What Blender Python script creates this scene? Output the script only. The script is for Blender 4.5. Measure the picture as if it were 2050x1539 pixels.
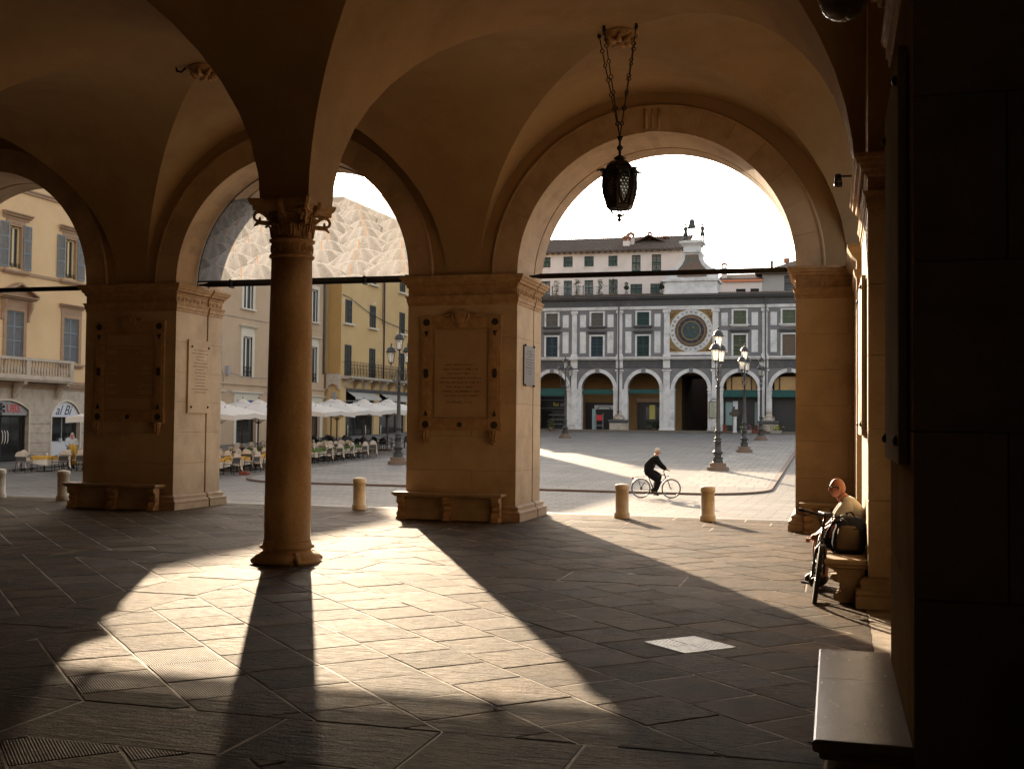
import bpy, bmesh, math, random
from math import sin, cos, pi, radians, sqrt, atan2, tan
from mathutils import Vector, Matrix

for _o in list(bpy.data.objects):
    bpy.data.objects.remove(_o, do_unlink=True)
scene = bpy.context.scene
COL = scene.collection
RND = random.Random(11)

# ------------------------------------------------------------------ camera
F_PX, YAW, PITCH, ROLL = 2287.9, 0.2745, 0.0339, 0.0101
EYE = Vector((0, 0, 2.0))
fw = Vector((-sin(YAW)*cos(PITCH), cos(YAW)*cos(PITCH), sin(PITCH)))
rt = Vector((cos(YAW), sin(YAW), 0.0)); up = rt.cross(fw)
rt2 = rt*cos(ROLL)+up*sin(ROLL); up2 = up*cos(ROLL)-rt*sin(ROLL)
cam_d = bpy.data.cameras.new('camera'); cam = bpy.data.objects.new('camera', cam_d); COL.objects.link(cam)
cam_d.sensor_fit = 'HORIZONTAL'; cam_d.sensor_width = 36.0; cam_d.lens = F_PX*36.0/2050.0
cam_d.clip_start = 0.05; cam_d.clip_end = 3000
cam.matrix_world = Matrix(((rt2.x, up2.x, -fw.x, EYE.x), (rt2.y, up2.y, -fw.y, EYE.y), (rt2.z, up2.z, -fw.z, EYE.z), (0, 0, 0, 1)))
scene.camera = cam

# ------------------------------------------------------------------ daylight
SUN_AZ, SUN_EL = radians(26.2), radians(16.4)      # to the left of +Y, height over the horizon
sun_dir = Vector((-sin(SUN_AZ)*cos(SUN_EL), cos(SUN_AZ)*cos(SUN_EL), sin(SUN_EL)))
world = bpy.data.worlds.new('World'); scene.world = world; world.use_nodes = True
wn = world.node_tree; wn.nodes.clear()
w_out = wn.nodes.new('ShaderNodeOutputWorld'); w_bg = wn.nodes.new('ShaderNodeBackground'); w_sky = wn.nodes.new('ShaderNodeTexSky')
w_sky.sky_type = 'NISHITA'; w_sky.sun_disc = False; w_sky.sun_elevation = SUN_EL; w_sky.sun_rotation = -SUN_AZ
w_sky.dust_density = 2.5; w_sky.air_density = 1.0; w_sky.ozone_density = 1.0
w_bg.inputs['Strength'].default_value = 0.145
w_hs = wn.nodes.new('ShaderNodeHueSaturation'); w_hs.inputs['Saturation'].default_value = 0.42
w_tint = wn.nodes.new('ShaderNodeMix'); w_tint.data_type = 'RGBA'; w_tint.blend_type = 'MULTIPLY'; w_tint.inputs[0].default_value = 1.0; w_tint.inputs[7].default_value = (1.03, 0.985, 0.93, 1)
wn.links.new(w_sky.outputs[0], w_hs.inputs['Color']); wn.links.new(w_hs.outputs[0], w_tint.inputs[6]); wn.links.new(w_tint.outputs[2], w_bg.inputs['Color']); wn.links.new(w_bg.outputs[0], w_out.inputs['Surface'])
sun_l = bpy.data.lights.new('sun', 'SUN'); sun_l.energy = 4.6; sun_l.angle = radians(0.45); sun_l.color = (1.0, 0.79, 0.55)
sun = bpy.data.objects.new('sun', sun_l); COL.objects.link(sun)
sun.rotation_euler = sun_dir.to_track_quat('Z', 'Y').to_euler()
vs = scene.view_settings
vs.view_transform = 'Standard'; vs.look = 'None'; vs.gamma = 1.0; vs.exposure = 1.65; vs.use_curve_mapping = False
scene.cycles.use_denoising = True
scene.cycles.max_bounces = 10; scene.cycles.diffuse_bounces = 6; scene.cycles.transparent_max_bounces = 16
scene.cycles.sample_clamp_indirect = 8.0
scene.cycles.caustics_reflective = False; scene.cycles.caustics_refractive = False

# ------------------------------------------------------------------ mesh builder
class MB:
    def __init__(s): s.v = []; s.f = []; s.m = []; s.sm = []
    def add(s, verts, faces, m=0, M=None, smooth=False):
        b = len(s.v)
        if M is None: s.v.extend([tuple(v) for v in verts])
        else: s.v.extend([tuple(M @ Vector(v)) for v in verts])
        for f in faces:
            s.f.append([b+i for i in f]); s.m.append(m); s.sm.append(smooth)
        return s
    def bx(s, x0, y0, z0, x1, y1, z1, m=0, M=None):
        v = [(x0,y0,z0),(x1,y0,z0),(x1,y1,z0),(x0,y1,z0),(x0,y0,z1),(x1,y0,z1),(x1,y1,z1),(x0,y1,z1)]
        return s.add(v, [(0,3,2,1),(4,5,6,7),(0,1,5,4),(1,2,6,5),(2,3,7,6),(3,0,4,7)], m, M)
    def cb(s, cx, cy, cz, sx, sy, sz, m=0, M=None):
        return s.bx(cx-sx/2, cy-sy/2, cz-sz/2, cx+sx/2, cy+sy/2, cz+sz/2, m, M)
    def lathe(s, prof, n=16, c=(0,0,0), m=0, smooth=True, a0=0.0, M=None, sx=1, sy=1):
        v = []; f = []
        for r, z in prof:
            for i in range(n):
                a = a0+2*pi*i/n; v.append((c[0]+r*cos(a)*sx, c[1]+r*sin(a)*sy, c[2]+z))
        k = len(prof)
        for j in range(k-1):
            for i in range(n):
                i2 = (i+1) % n; f.append((j*n+i, j*n+i2, (j+1)*n+i2, (j+1)*n+i))
        if prof[0][0] > 1e-5: f.append(tuple(reversed(range(n))))
        if prof[-1][0] > 1e-5: f.append(tuple((k-1)*n+i for i in range(n)))
        return s.add(v, f, m, M, smooth)
    def loft(s, rings, m=0, M=None, smooth=False, caps=True, closed=True):
        n = len(rings[0]); v = [p for r in rings for p in r]; f = []
        for j in range(len(rings)-1):
            for i in range(n if closed else n-1):
                i2 = (i+1) % n; f.append((j*n+i, j*n+i2, (j+1)*n+i2, (j+1)*n+i))
        if caps:
            f.append(tuple(reversed(range(n)))); f.append(tuple((len(rings)-1)*n+i for i in range(n)))
        return s.add(v, f, m, M, smooth)
    def prism(s, pts, a, b, axis='y', m=0, M=None, smooth=False):
        # pts: 2d outline; extruded from a to b along axis
        def P(p, t):
            if axis == 'y': return (p[0], t, p[1])
            if axis == 'x': return (t, p[0], p[1])
            return (p[0], p[1], t)
        return s.loft([[P(p, a) for p in pts], [P(p, b) for p in pts]], m, M, smooth)
    def tube(s, pts, r, n=8, m=0, M=None, closed=False, smooth=True):
        pts = [Vector(p) for p in pts]; k = len(pts)
        rs = r if isinstance(r, (list, tuple)) else [r]*k
        rings = []; ref = None
        for i in range(k):
            a = pts[(i-1) % k] if (closed or i > 0) else pts[i]; b = pts[(i+1) % k] if (closed or i < k-1) else pts[i]
            t = (b-a)
            if t.length < 1e-9: t = Vector((0,0,1))
            t.normalize()
            if ref is None:
                ref = Vector((0,0,1)) if abs(t.z) < 0.9 else Vector((1,0,0))
            u = (ref - t*ref.dot(t))
            if u.length < 1e-6: u = t.orthogonal()
            u.normalize(); w = t.cross(u); ref = u
            rings.append([tuple(pts[i]+u*rs[i]*cos(2*pi*j/n)+w*rs[i]*sin(2*pi*j/n)) for j in range(n)])
        if closed: rings.append(rings[0]); return s.loft(rings, m, M, smooth, caps=False)
        return s.loft(rings, m, M, smooth)
    def sph(s, c, r, n=12, m=0, M=None, sx=1, sy=1, sz=1):
        k = max(4, n//2)
        prof = [(r*sin(pi*j/k)*1.0+(0 if 0 < j < k else 0), -r*cos(pi*j/k)*sz) for j in range(k+1)]
        prof[0] = (1e-4*0, prof[0][1]); prof[-1] = (0, prof[-1][1])
        return s.lathe([(max(p[0], 1e-4), p[1]) for p in prof], n, c, m, True, 0, M, sx, sy)
    def ring_box(s, prof, x0, y0, x1, y1, m=0):
        # prof: (offset, z): square-plan moulding
        return s.loft([[(x0-o,y0-o,z),(x1+o,y0-o,z),(x1+o,y1+o,z),(x0-o,y1+o,z)] for o, z in prof], m)
    def build(s, name, mats, parent=None, loc=None, rotz=0.0, bevel=0.0, segs=1, recalc=True):
        me = bpy.data.meshes.new(name); me.from_pydata(s.v, [], s.f)
        if not isinstance(mats, (list, tuple)): mats = [mats]
        for q in mats: me.materials.append(q)
        me.polygons.foreach_set('material_index', s.m); me.polygons.foreach_set('use_smooth', s.sm)
        if recalc or bevel > 0:
            bm = bmesh.new(); bm.from_mesh(me)
            if bevel > 0:
                bmesh.ops.remove_doubles(bm, verts=bm.verts, dist=1e-5)
            bmesh.ops.recalc_face_normals(bm, faces=bm.faces)
            if bevel > 0:
                es = [e for e in bm.edges if len(e.link_faces) == 2 and e.calc_face_angle(0) > radians(30)]
                bmesh.ops.bevel(bm, geom=es, offset=bevel, segments=segs, affect='EDGES', profile=0.6, clamp_overlap=True)
            bm.to_mesh(me); bm.free()
        me.update()
        o = bpy.data.objects.new(name, me); COL.objects.link(o)
        if parent is not None: o.parent = parent
        if loc is not None: o.location = loc
        if rotz: o.rotation_euler = (0, 0, rotz)
        return o

def tag(o, label=None, cat=None, group=None, kind=None):
    if label: o['label'] = label
    if cat: o['category'] = cat
    if group: o['group'] = group
    if kind: o['kind'] = kind
    return o
def thing(name, label, cat, loc=(0,0,0), rotz=0.0, group=None):
    o = bpy.data.objects.new(name, None); COL.objects.link(o); o.location = loc; o.rotation_euler = (0,0,rotz)
    o.empty_display_size = 0.2
    return tag(o, label, cat, group)
def structure(name, label=None):
    o = bpy.data.objects.new(name, None); COL.objects.link(o); return tag(o, label, None, None, 'structure')
def copy_tree(o, parent=None):
    c = o.copy(); COL.objects.link(c)
    if parent is not None: c.parent = parent
    for ch in list(CH.get(o.name, [])): copy_tree(ch, c)
    return c
CH = {}
def index_children():
    CH.clear()
    for o in bpy.data.objects:
        if o.parent is not None: CH.setdefault(o.parent.name, []).append(o)
def dup(root, loc, rotz=None, label=None, group=None):
    r = copy_tree(root); r.location = loc
    if rotz is not None: r.rotation_euler = (0,0,rotz)
    if label: r['label'] = label
    if group: r['group'] = group
    return r
def text_mesh(body, size, name, material, parent=None, M=None, extrude=0.004, shear=0.0, align='CENTER'):
    cu = bpy.data.curves.new(name, 'FONT'); cu.body = body; cu.size = size; cu.extrude = extrude; cu.shear = shear
    cu.align_x = align; cu.align_y = 'CENTER'; cu.resolution_u = 2
    tmp = bpy.data.objects.new('tmp_text', cu); COL.objects.link(tmp)
    dg = bpy.context.evaluated_depsgraph_get(); dg.update()
    me = bpy.data.meshes.new_from_object(tmp.evaluated_get(dg)); bpy.data.objects.remove(tmp, do_unlink=True)
    me.materials.clear(); me.materials.append(material)
    if M is not None: me.transform(M)
    o = bpy.data.objects.new(name, me); COL.objects.link(o)
    if parent is not None: o.parent = parent
    return o
def basis(o, x, y, z):
    # 4x4 with given origin and axes
    return Matrix(((x[0],y[0],z[0],o[0]),(x[1],y[1],z[1],o[1]),(x[2],y[2],z[2],o[2]),(0,0,0,1)))

# ------------------------------------------------------------------ materials
def mat(name, c1, c2=None, scale=1.5, rough=0.8, bump=0.0, bscale=25.0, metal=0.0, spec=0.5, stain=None, stain_scale=0.6,
        stain_amt=0.5, fine=0.10, fine_scale=40.0, rand=0.0, zdirt=None, coat=0.0, stretch=None, cracks=0.0, rvar=0.1):
    m = bpy.data.materials.new(name); m.use_nodes = True; nt = m.node_tree; N = nt.nodes; L = nt.links
    b = N['Principled BSDF']; b.inputs['Roughness'].default_value = rough; b.inputs['Metallic'].default_value = metal
    b.inputs['Specular IOR Level'].default_value = spec
    if coat: b.inputs['Coat Weight'].default_value = coat; b.inputs['Coat Roughness'].default_value = 0.25
    geo = N.new('ShaderNodeNewGeometry'); pos = geo.outputs['Position']
    if stretch:
        mp = N.new('ShaderNodeMapping'); mp.inputs['Scale'].default_value = stretch; L.new(pos, mp.inputs['Vector']); pos = mp.outputs[0]
    def noise(sc, det=4.0, ro=0.6):
        n = N.new('ShaderNodeTexNoise'); n.inputs['Scale'].default_value = sc; n.inputs['Detail'].default_value = det
        n.inputs['Roughness'].default_value = ro; L.new(pos, n.inputs['Vector']); return n.outputs['Fac']
    def ramp(fac, a, b2, p0=0.35, p1=0.65):
        r = N.new('ShaderNodeValToRGB'); r.color_ramp.elements[0].position = p0; r.color_ramp.elements[1].position = p1
        r.color_ramp.elements[0].color = a; r.color_ramp.elements[1].color = b2; L.new(fac, r.inputs[0]); return r.outputs[0]
    def mix(fac, a, b2, mode='MIX', clamp=True):
        x = N.new('ShaderNodeMix'); x.data_type = 'RGBA'; x.blend_type = mode; x.clamp_result = clamp
        if isinstance(fac, float): x.inputs[0].default_value = fac
        else: L.new(fac, x.inputs[0])
        for i, q in ((6, a), (7, b2)):
            if isinstance(q, tuple): x.inputs[i].default_value = q
            else: L.new(q, x.inputs[i])
        return x.outputs[2]
    C1 = (*c1, 1); C2 = (*(c2 or c1), 1)
    col = ramp(noise(scale), C1, C2, 0.32, 0.68)
    if stain:
        col = mix(ramp(noise(stain_scale, 6, 0.7), (0,0,0,1), (stain_amt,)*3+(1,), 0.48, 0.72), col, (*stain, 1))
    if fine > 0:
        g = ramp(noise(fine_scale, 3, 0.7), (1-fine*2,)*3+(1,), (1+fine,)*3+(1,), 0.25, 0.75)
        col = mix(1.0, col, g, 'MULTIPLY', False)
    if rand > 0:
        oi = N.new('ShaderNodeObjectInfo'); ad = N.new('ShaderNodeMath'); ad.operation = 'ADD'
        L.new(oi.outputs['Random'], ad.inputs[0]); L.new(geo.outputs['Random Per Island'], ad.inputs[1])
        fr = N.new('ShaderNodeMath'); fr.operation = 'FRACT'; L.new(ad.outputs[0], fr.inputs[0])
        col = mix(1.0, col, ramp(fr.outputs[0], (1-rand,)*3+(1,), (1+rand*0.8,)*3+(1,), 0.0, 1.0), 'MULTIPLY', False)
    if zdirt:
        # weather grime near the ground: (z0, z1, colour, amount)
        sp = N.new('ShaderNodeSeparateXYZ'); L.new(geo.outputs['Position'], sp.inputs[0])
        mr = N.new('ShaderNodeMapRange'); mr.inputs[1].default_value = zdirt[0]; mr.inputs[2].default_value = zdirt[1]
        mr.inputs[3].default_value = zdirt[3]; mr.inputs[4].default_value = 0.0; L.new(sp.outputs[2], mr.inputs[0])
        mu = N.new('ShaderNodeMath'); mu.operation = 'MULTIPLY'; L.new(mr.outputs[0], mu.inputs[0]); L.new(noise(2.5, 5, 0.7), mu.inputs[1])
        col = mix(mu.outputs[0], col, (*zdirt[2], 1))
    L.new(col, b.inputs['Base Color'])
    if rvar:
        mr = N.new('ShaderNodeMapRange'); mr.inputs[3].default_value = max(0.02, rough-rvar); mr.inputs[4].default_value = min(1, rough+rvar)
        L.new(noise(scale*4), mr.inputs[0]); L.new(mr.outputs[0], b.inputs['Roughness'])
    if bump > 0:
        bp = N.new('ShaderNodeBump'); bp.inputs['Strength'].default_value = 1.0; bp.inputs['Distance'].default_value = bump
        L.new(noise(bscale, 5, 0.65), bp.inputs['Height']); L.new(bp.outputs[0], b.inputs['Normal'])
        m['bump'] = bp.name
    return m
def flat(name, c, rough=0.6, metal=0.0, emit=0.0):
    m = bpy.data.materials.new(name); m.use_nodes = True; b = m.node_tree.nodes['Principled BSDF']
    b.inputs['Base Color'].default_value = (*c, 1); b.inputs['Roughness'].default_value = rough; b.inputs['Metallic'].default_value = metal
    if emit: b.inputs['Emission Color'].default_value = (*c, 1); b.inputs['Emission Strength'].default_value = emit
    return m
def glass_dark(name, c=(0.02,0.022,0.025), rough=0.08):
    m = mat(name, c, None, rough=rough, fine=0, spec=0.8, rvar=0.03); return m

M_PLASTER = mat('ochre_plaster', (0.41,0.285,0.155), (0.33,0.225,0.118), 0.55, 0.9, 0.006, 9, stain=(0.24,0.15,0.075), stain_scale=0.8, stain_amt=0.55, fine=0.06)
M_STONE = mat('warm_limestone', (0.64,0.49,0.315), (0.51,0.38,0.235), 1.6, 0.75, 0.003, 35, stain=(0.26,0.16,0.09), stain_scale=0.9, stain_amt=0.45, fine=0.07, rand=0.07, zdirt=(0.1,1.3,(0.17,0.10,0.055),0.9))
M_ARCH = mat('arch_limestone', (0.56,0.42,0.28), (0.46,0.335,0.22), 1.2, 0.8, 0.003, 30, stain=(0.25,0.18,0.12), stain_scale=1.2, stain_amt=0.4, fine=0.06, rand=0.08)
M_COLUMN = mat('column_stone', (0.66,0.49,0.31), (0.50,0.35,0.205), 2.2, 0.85, 0.003, 40, stain=(0.23,0.13,0.065), stain_scale=1.4, stain_amt=0.5, fine=0.12, spec=0.2, stretch=(1,1,0.45))
M_CARVED = mat('carved_stone', (0.55,0.37,0.20), (0.38,0.24,0.125), 7.0, 0.8, 0.006, 30, fine=0.14)
M_TABLET = mat('inscribed_tablet', (0.50,0.36,0.22), (0.43,0.30,0.18), 2.0, 0.6, 0.001, 50, fine=0.05)
M_DARKDISC = flat('dark_marble_disc', (0.035,0.028,0.025), 0.4)
M_INK = flat('inscription_paint', (0.10,0.055,0.03), 0.9)
M_IRON = mat('black_iron', (0.022,0.019,0.017), (0.035,0.028,0.022), 8, 0.5, 0.001, 60, metal=0.6, fine=0.1)
M_PALEMARBLE = mat('polished_bench_stone', (0.26,0.22,0.18), (0.19,0.16,0.13), 3.0, 0.24, 0.0012, 22, stain=(0.16,0.13,0.11), stain_scale=2.5, stain_amt=0.5, fine=0.06, spec=0.4, stretch=(2.5,0.8,1))
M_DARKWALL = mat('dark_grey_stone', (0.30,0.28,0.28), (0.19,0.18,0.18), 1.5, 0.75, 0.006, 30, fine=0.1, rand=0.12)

M_SIDEWALL = mat('shade_toned_wall_side', (0.24,0.14,0.07), (0.17,0.10,0.05), 1.2, 0.95, 0.003, 30, spec=0.0, stain=(0.10,0.07,0.045), stain_scale=1.0, stain_amt=0.5)  # darker than the other piers' stone: shade of this face put into its colour
M_PANEL = mat('shade_toned_panel_stone', (0.32,0.26,0.19), (0.25,0.20,0.145), 2, 0.9, spec=0.0)  # toned down so the panel looks less lit; shade put into its colour
def floor_stone(name, kind):
    m = mat(name, (0.150,0.094,0.049), (0.062,0.038,0.019), 2.2, 0.70, 0, 20, stain=(0.045,0.034,0.024), stain_scale=1.3, stain_amt=0.75,
            fine=0.16, fine_scale=60, rand=0.25, rvar=0.10, spec=0.08)
    nt = m.node_tree; N = nt.nodes; L = nt.links; b = N['Principled BSDF']
    geo = N.new('ShaderNodeNewGeometry')
    b.inputs['Specular Tint'].default_value = (0.42,0.33,0.23,1)
    def nz(sc, st=None, det=5, ro=0.65):
        n = N.new('ShaderNodeTexNoise'); n.inputs['Scale'].default_value = sc; n.inputs['Detail'].default_value = det; n.inputs['Roughness'].default_value = ro
        if st:
            mp = N.new('ShaderNodeMapping'); mp.inputs['Scale'].default_value = st; mp.inputs['Rotation'].default_value = (0,0,radians(12)); L.new(geo.outputs['Position'], mp.inputs[0]); L.new(mp.outputs[0], n.inputs['Vector'])
        else: L.new(geo.outputs['Position'], n.inputs['Vector'])
        return n.outputs['Fac']
    def math_(op, a, c):
        q = N.new('ShaderNodeMath'); q.operation = op
        for i, w in ((0, a), (1, c)):
            if isinstance(w, float): q.inputs[i].default_value = w
            else: L.new(w, q.inputs[i])
        return q.outputs[0]
    h = math_('ADD', math_('MULTIPLY', nz(7.0, (0.6,2.2,1)), 1.0), math_('MULTIPLY', nz(48.0), 0.42))
    if kind == 'combed':
        wv = N.new('ShaderNodeTexWave'); wv.wave_type = 'BANDS'; wv.bands_direction = 'X'; wv.inputs['Scale'].default_value = 17.0
        wv.inputs['Distortion'].default_value = 0.6; wv.inputs['Detail'].default_value = 2
        mp = N.new('ShaderNodeMapping'); mp.inputs['Rotation'].default_value = (0,0,radians(-45)); L.new(geo.outputs['Position'], mp.inputs[0]); L.new(mp.outputs[0], wv.inputs['Vector'])
        h = math_('ADD', math_('MULTIPLY', wv.outputs['Fac'], 0.20), math_('MULTIPLY', h, 0.5))
    if kind == 'cleft':
        h = math_('ADD', h, math_('MULTIPLY', nz(3.5, (1.0,5.0,1), 8, 0.75), 1.6))
    # worn pits with relief shade put into the colour, and lighter scuffs
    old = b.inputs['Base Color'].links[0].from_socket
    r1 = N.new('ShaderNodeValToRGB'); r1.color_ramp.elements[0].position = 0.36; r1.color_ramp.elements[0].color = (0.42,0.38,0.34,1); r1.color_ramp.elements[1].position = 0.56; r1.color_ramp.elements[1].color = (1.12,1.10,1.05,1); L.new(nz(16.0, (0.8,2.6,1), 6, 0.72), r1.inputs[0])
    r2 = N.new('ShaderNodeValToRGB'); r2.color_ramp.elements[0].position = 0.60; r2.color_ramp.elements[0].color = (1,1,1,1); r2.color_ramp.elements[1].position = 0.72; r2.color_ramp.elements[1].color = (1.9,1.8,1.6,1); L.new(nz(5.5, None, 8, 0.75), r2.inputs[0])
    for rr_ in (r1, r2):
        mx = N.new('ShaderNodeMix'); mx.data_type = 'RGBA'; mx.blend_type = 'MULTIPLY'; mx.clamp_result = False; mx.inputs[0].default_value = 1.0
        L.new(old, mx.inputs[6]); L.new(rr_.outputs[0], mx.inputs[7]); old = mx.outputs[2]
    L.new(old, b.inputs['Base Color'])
    bp = N.new('ShaderNodeBump'); bp.inputs['Strength'].default_value = 1.0
    bp.inputs['Distance'].default_value = {'plain':0.036,'combed':0.026,'cleft':0.044}[kind]
    L.new(h, bp.inputs['Height']); L.new(bp.outputs[0], b.inputs['Normal'])
    return m
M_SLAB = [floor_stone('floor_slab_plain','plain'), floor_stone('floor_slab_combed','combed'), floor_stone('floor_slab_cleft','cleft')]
M_MORTAR = mat('floor_mortar', (0.50,0.41,0.30), (0.14,0.11,0.08), 1.8, 0.8, 0.004, 30, fine=0.2)
# ================================================================== LOGGIA
XG = [-23.2, -15.32, -7.43, 0.47]          # pier / column axes
YF = 22.5; YB = 24.49; RA = 2.77; ZI = 5.05  # facade near face, far face, arch radius, impost top
YROW = [14.85, 7.0, -0.85]
PW = 1.18
piers = {'a': (-16.49,-14.15), 'b': (-8.62,-6.24), 'c': (-0.70, 1.6), 'z': (-24.4,-22.03)}

def notch_loft(mb, prof, x0, x1, y0=YF, y1=YB, n0=23.80, n1=23.87, d=0.05, m=0):
    rings = []
    for o, z in prof:
        rings.append([(x0-o,y0-o,z),(x1+o,y0-o,z),(x1+o,n0,z),(x1+o-d,n0,z),(x1+o-d,n1,z),(x1+o,n1,z),(x1+o,y1+o,z),
                      (x0-o,y1+o,z),(x0-o,n1,z),(x0-o+d,n1,z),(x0-o+d,n0,z),(x0-o,n0,z)])
    mb.loft(rings, m)
BASE_P = [(0.134,0),(0.134,0.13),(0.118,0.135),(0.132,0.155),(0.132,0.185),(0.105,0.20),(0.075,0.215),(0.07,0.255),(0.085,0.262),(0.085,0.285),(0.06,0.30),(0.035,0.315),(0.0,0.33)]
IMP_LO = [(0.0,4.44),(0.012,4.45),(0.012,4.50),(0.03,4.51),(0.03,4.58),(0.045,4.60),(0.06,4.64),(0.0,4.645)]
IMP_FR = [(0.0,4.645),(0.0,4.805)]
IMP_HI = [(0.01,4.805),(0.035,4.83),(0.035,4.87),(0.075,4.885),(0.085,4.93),(0.12,4.945),(0.13,4.985),(0.155,5.0),(0.155,5.05)]

def frieze_relief(mb, p0, p1, zc, h, out, step=0.16):
    # carved scrolls: rings, buds and leaves between p0 and p1 (2d points), facing 'out'
    d = Vector((p1[0]-p0[0], p1[1]-p0[1], 0)); n = max(1, int(d.length/step)); e = d.normalized()
    o = Vector((out[0], out[1], 0)); u = Vector((0,0,1))
    for i in range(n):
        c = Vector((p0[0], p0[1], zc)) + d*((i+0.5)/n) + o*0.004
        if i % 2 == 0:
            mb.tube([c+e*cos(a)*h*0.33+u*sin(a)*h*0.33 for a in [2*pi*k/8 for k in range(8)]], 0.011, 4, closed=True)
            mb.sph(c, 0.018, 6)
        else:
            for sgn in (-1, 1):
                mb.tube([c-u*h*0.38*sgn, c+e*0.03*sgn, c+u*h*0.38*sgn+e*0.05*sgn], [0.004,0.014,0.005], 4)
            mb.tube([c-e*0.05, c+e*0.05], 0.008, 4)
def egg_row(mb, p0, p1, z, out, step=0.075, r=0.016):
    d = Vector((p1[0]-p0[0], p1[1]-p0[1], 0)); n = int(d.length/step)
    for i in range(n):
        c = Vector((p0[0], p0[1], z)) + d*((i+0.5)/n)
        mb.lathe([(1e-4,-r*1.5),(r,-r*0.4),(r*0.9,r*0.9),(1e-4,r*1.4)], 5, c, 0, True)

def pier(key, label, cat='pier', grp='stone piers of the arcade', blocks=True):
    x0, x1 = piers[key]
    t = thing('stone_pier', label, cat, ((x0+x1)/2, YF, 0), group=grp)
    ox = (x0+x1)/2
    def sh(mb): mb.v = [(v[0]-ox, v[1]-YF, v[2]) for v in mb.v]; return mb
    mb = MB(); notch_loft(mb, BASE_P, x0, x1); sh(mb).build('base', M_STONE, t)
    # shaft: courses of two blocks
    zs = [0.33, 1.02, 1.72, 2.40, 3.08, 3.76, 4.44]
    for k in range(6):
        z0, z1 = zs[k], zs[k+1]; sx = x0+(x1-x0)*(0.42 if k % 2 else 0.60)
        for side in (0, 1):
            a, b = (x0, sx-0.0025) if side == 0 else (sx+0.0025, x1)
            mb = MB(); c = 0.005; rings = []
            for o, z in ((-c, z0+0.001), (0, z0+c), (0, z1-c), (-c, z1-0.001)):
                if side == 0:
                    rings.append([(a-o,YF-o,z),(b+o*.5,YF-o,z),(b+o*.5,YB+o,z),(a-o,YB+o,z),(a-o,23.87,z),(a-o+.05,23.87,z),(a-o+.05,23.8,z),(a-o,23.8,z)])
                else:
                    rings.append([(a-o*.5,YF-o,z),(b+o,YF-o,z),(b+o,23.8,z),(b+o-.05,23.8,z),(b+o-.05,23.87,z),(b+o,23.87,z),(b+o,YB+o,z),(a-o*.5,YB+o,z)])
            mb.loft(rings); sh(mb).build('stone_block', M_STONE, t)
    mb = MB(); notch_loft(mb, IMP_LO, x0, x1); notch_loft(mb, IMP_HI, x0, x1)
    for p0, p1, o in (((x0-0.05,YF-0.05),(x1+0.05,YF-0.05),(0,-1)), ((x1+0.05,YF),(x1+0.05,YB),(1,0)), ((x0-.05,YF),(x0-.05,YB),(-1,0))):
        egg_row(mb, p0, p1, 4.865, o)
    sh(mb).build('impost', M_CARVED, t)
    mb = MB(); notch_loft(mb, IMP_FR, x0, x1)
    frieze_relief(mb, (x0,YF), (x1,YF), 4.725, 0.15, (0,-1)); frieze_relief(mb, (x1,YF), (x1,YB), 4.725, 0.15, (1,0)); frieze_relief(mb, (x0,YF), (x0,YB), 4.725, 0.15, (-1,0))
    sh(mb).build('frieze', M_CARVED, t)
    return t
pier('a', 'stone pier of the arcade in deep shade, left of the free standing column')
pier('b', 'stone pier of the arcade with a framed inscription tablet, right of the free standing column')
pier('c', 'stone pier at the right end of the arcade behind the seated man')
pier('z', 'stone pier at the far left end of the arcade')

# ---- benches carried on carved consoles
def carved_support(mb, x, y0, y1, h, w=0.15):
    # scrolled lion-leg console seen from the side: profile in y,z
    prof = [(y0+0.06,0),(y0+0.02,0.07),(y0+0.05,0.13),(y0+0.10,0.18),(y0+0.06,0.24),(y0+0.09,0.30),(y0+0.03,0.35),(y0,0.42),(y0+0.01,h),(y1,h),(y1,0)]
    mb.prism(prof, x-w/2, x+w/2, 'x')
    mb.bx(x-w/2-0.012, y0+0.0, 0, x+w/2+0.012, y1, 0.055)
    for sx in (-1, 1):
        for zz, rr, yy in ((0.37,0.045,y0+0.07),(0.25,0.035,y0+0.12),(0.12,0.045,y0+0.08)):
            mb.tube([(x+sx*(w/2-0.004), yy, zz), (x+sx*(w/2+0.014), yy, zz)], rr, 8)
def pier_bench(x0, x1, label):
    L = x1-x0; t = thing('stone_bench', label, 'bench', ((x0+x1)/2, YF, 0), group='stone benches built against the piers')
    D = 0.42
    mb = MB(); mb.loft([[( -L/2+o,-D+o,z),(L/2-o,-D+o,z),(L/2-o,-0.0,z),(-L/2+o,-0.0,z)] for o, z in ((0.06,0.475),(0.035,0.49),(0.03,0.505),(0.004,0.52),(0,0.535),(0,0.555),(0.008,0.565))])
    mb.build('seat', M_STONE, t)
    for x in (-L/2+0.17, 0.0, L/2-0.15):
        mb = MB(); carved_support(mb, x, -D+0.05, -0.136, 0.475); mb.build('carved_leg', M_CARVED, t)
    mb = MB(); mb.bx(-L/2+0.1,-0.20,0.0,L/2-0.1,-0.136,0.20); mb.bx(-L/2+0.12,-0.175,0.20,L/2-0.12,-0.137,0.26); mb.bx(-L/2+0.12,-0.15,0.26,L/2-0.12,-0.125,0.47)
    mb.build('back_panel', M_STONE, t, bevel=0.006)
pier_bench(-16.72, -14.33, 'stone bench on carved legs against the dark left pier')
pier_bench(-8.78, -6.42, 'stone bench on carved legs below the framed inscription tablet')
pier_bench(-0.62, 0.33, 'short stone bench on carved legs behind the seated man')

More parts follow.
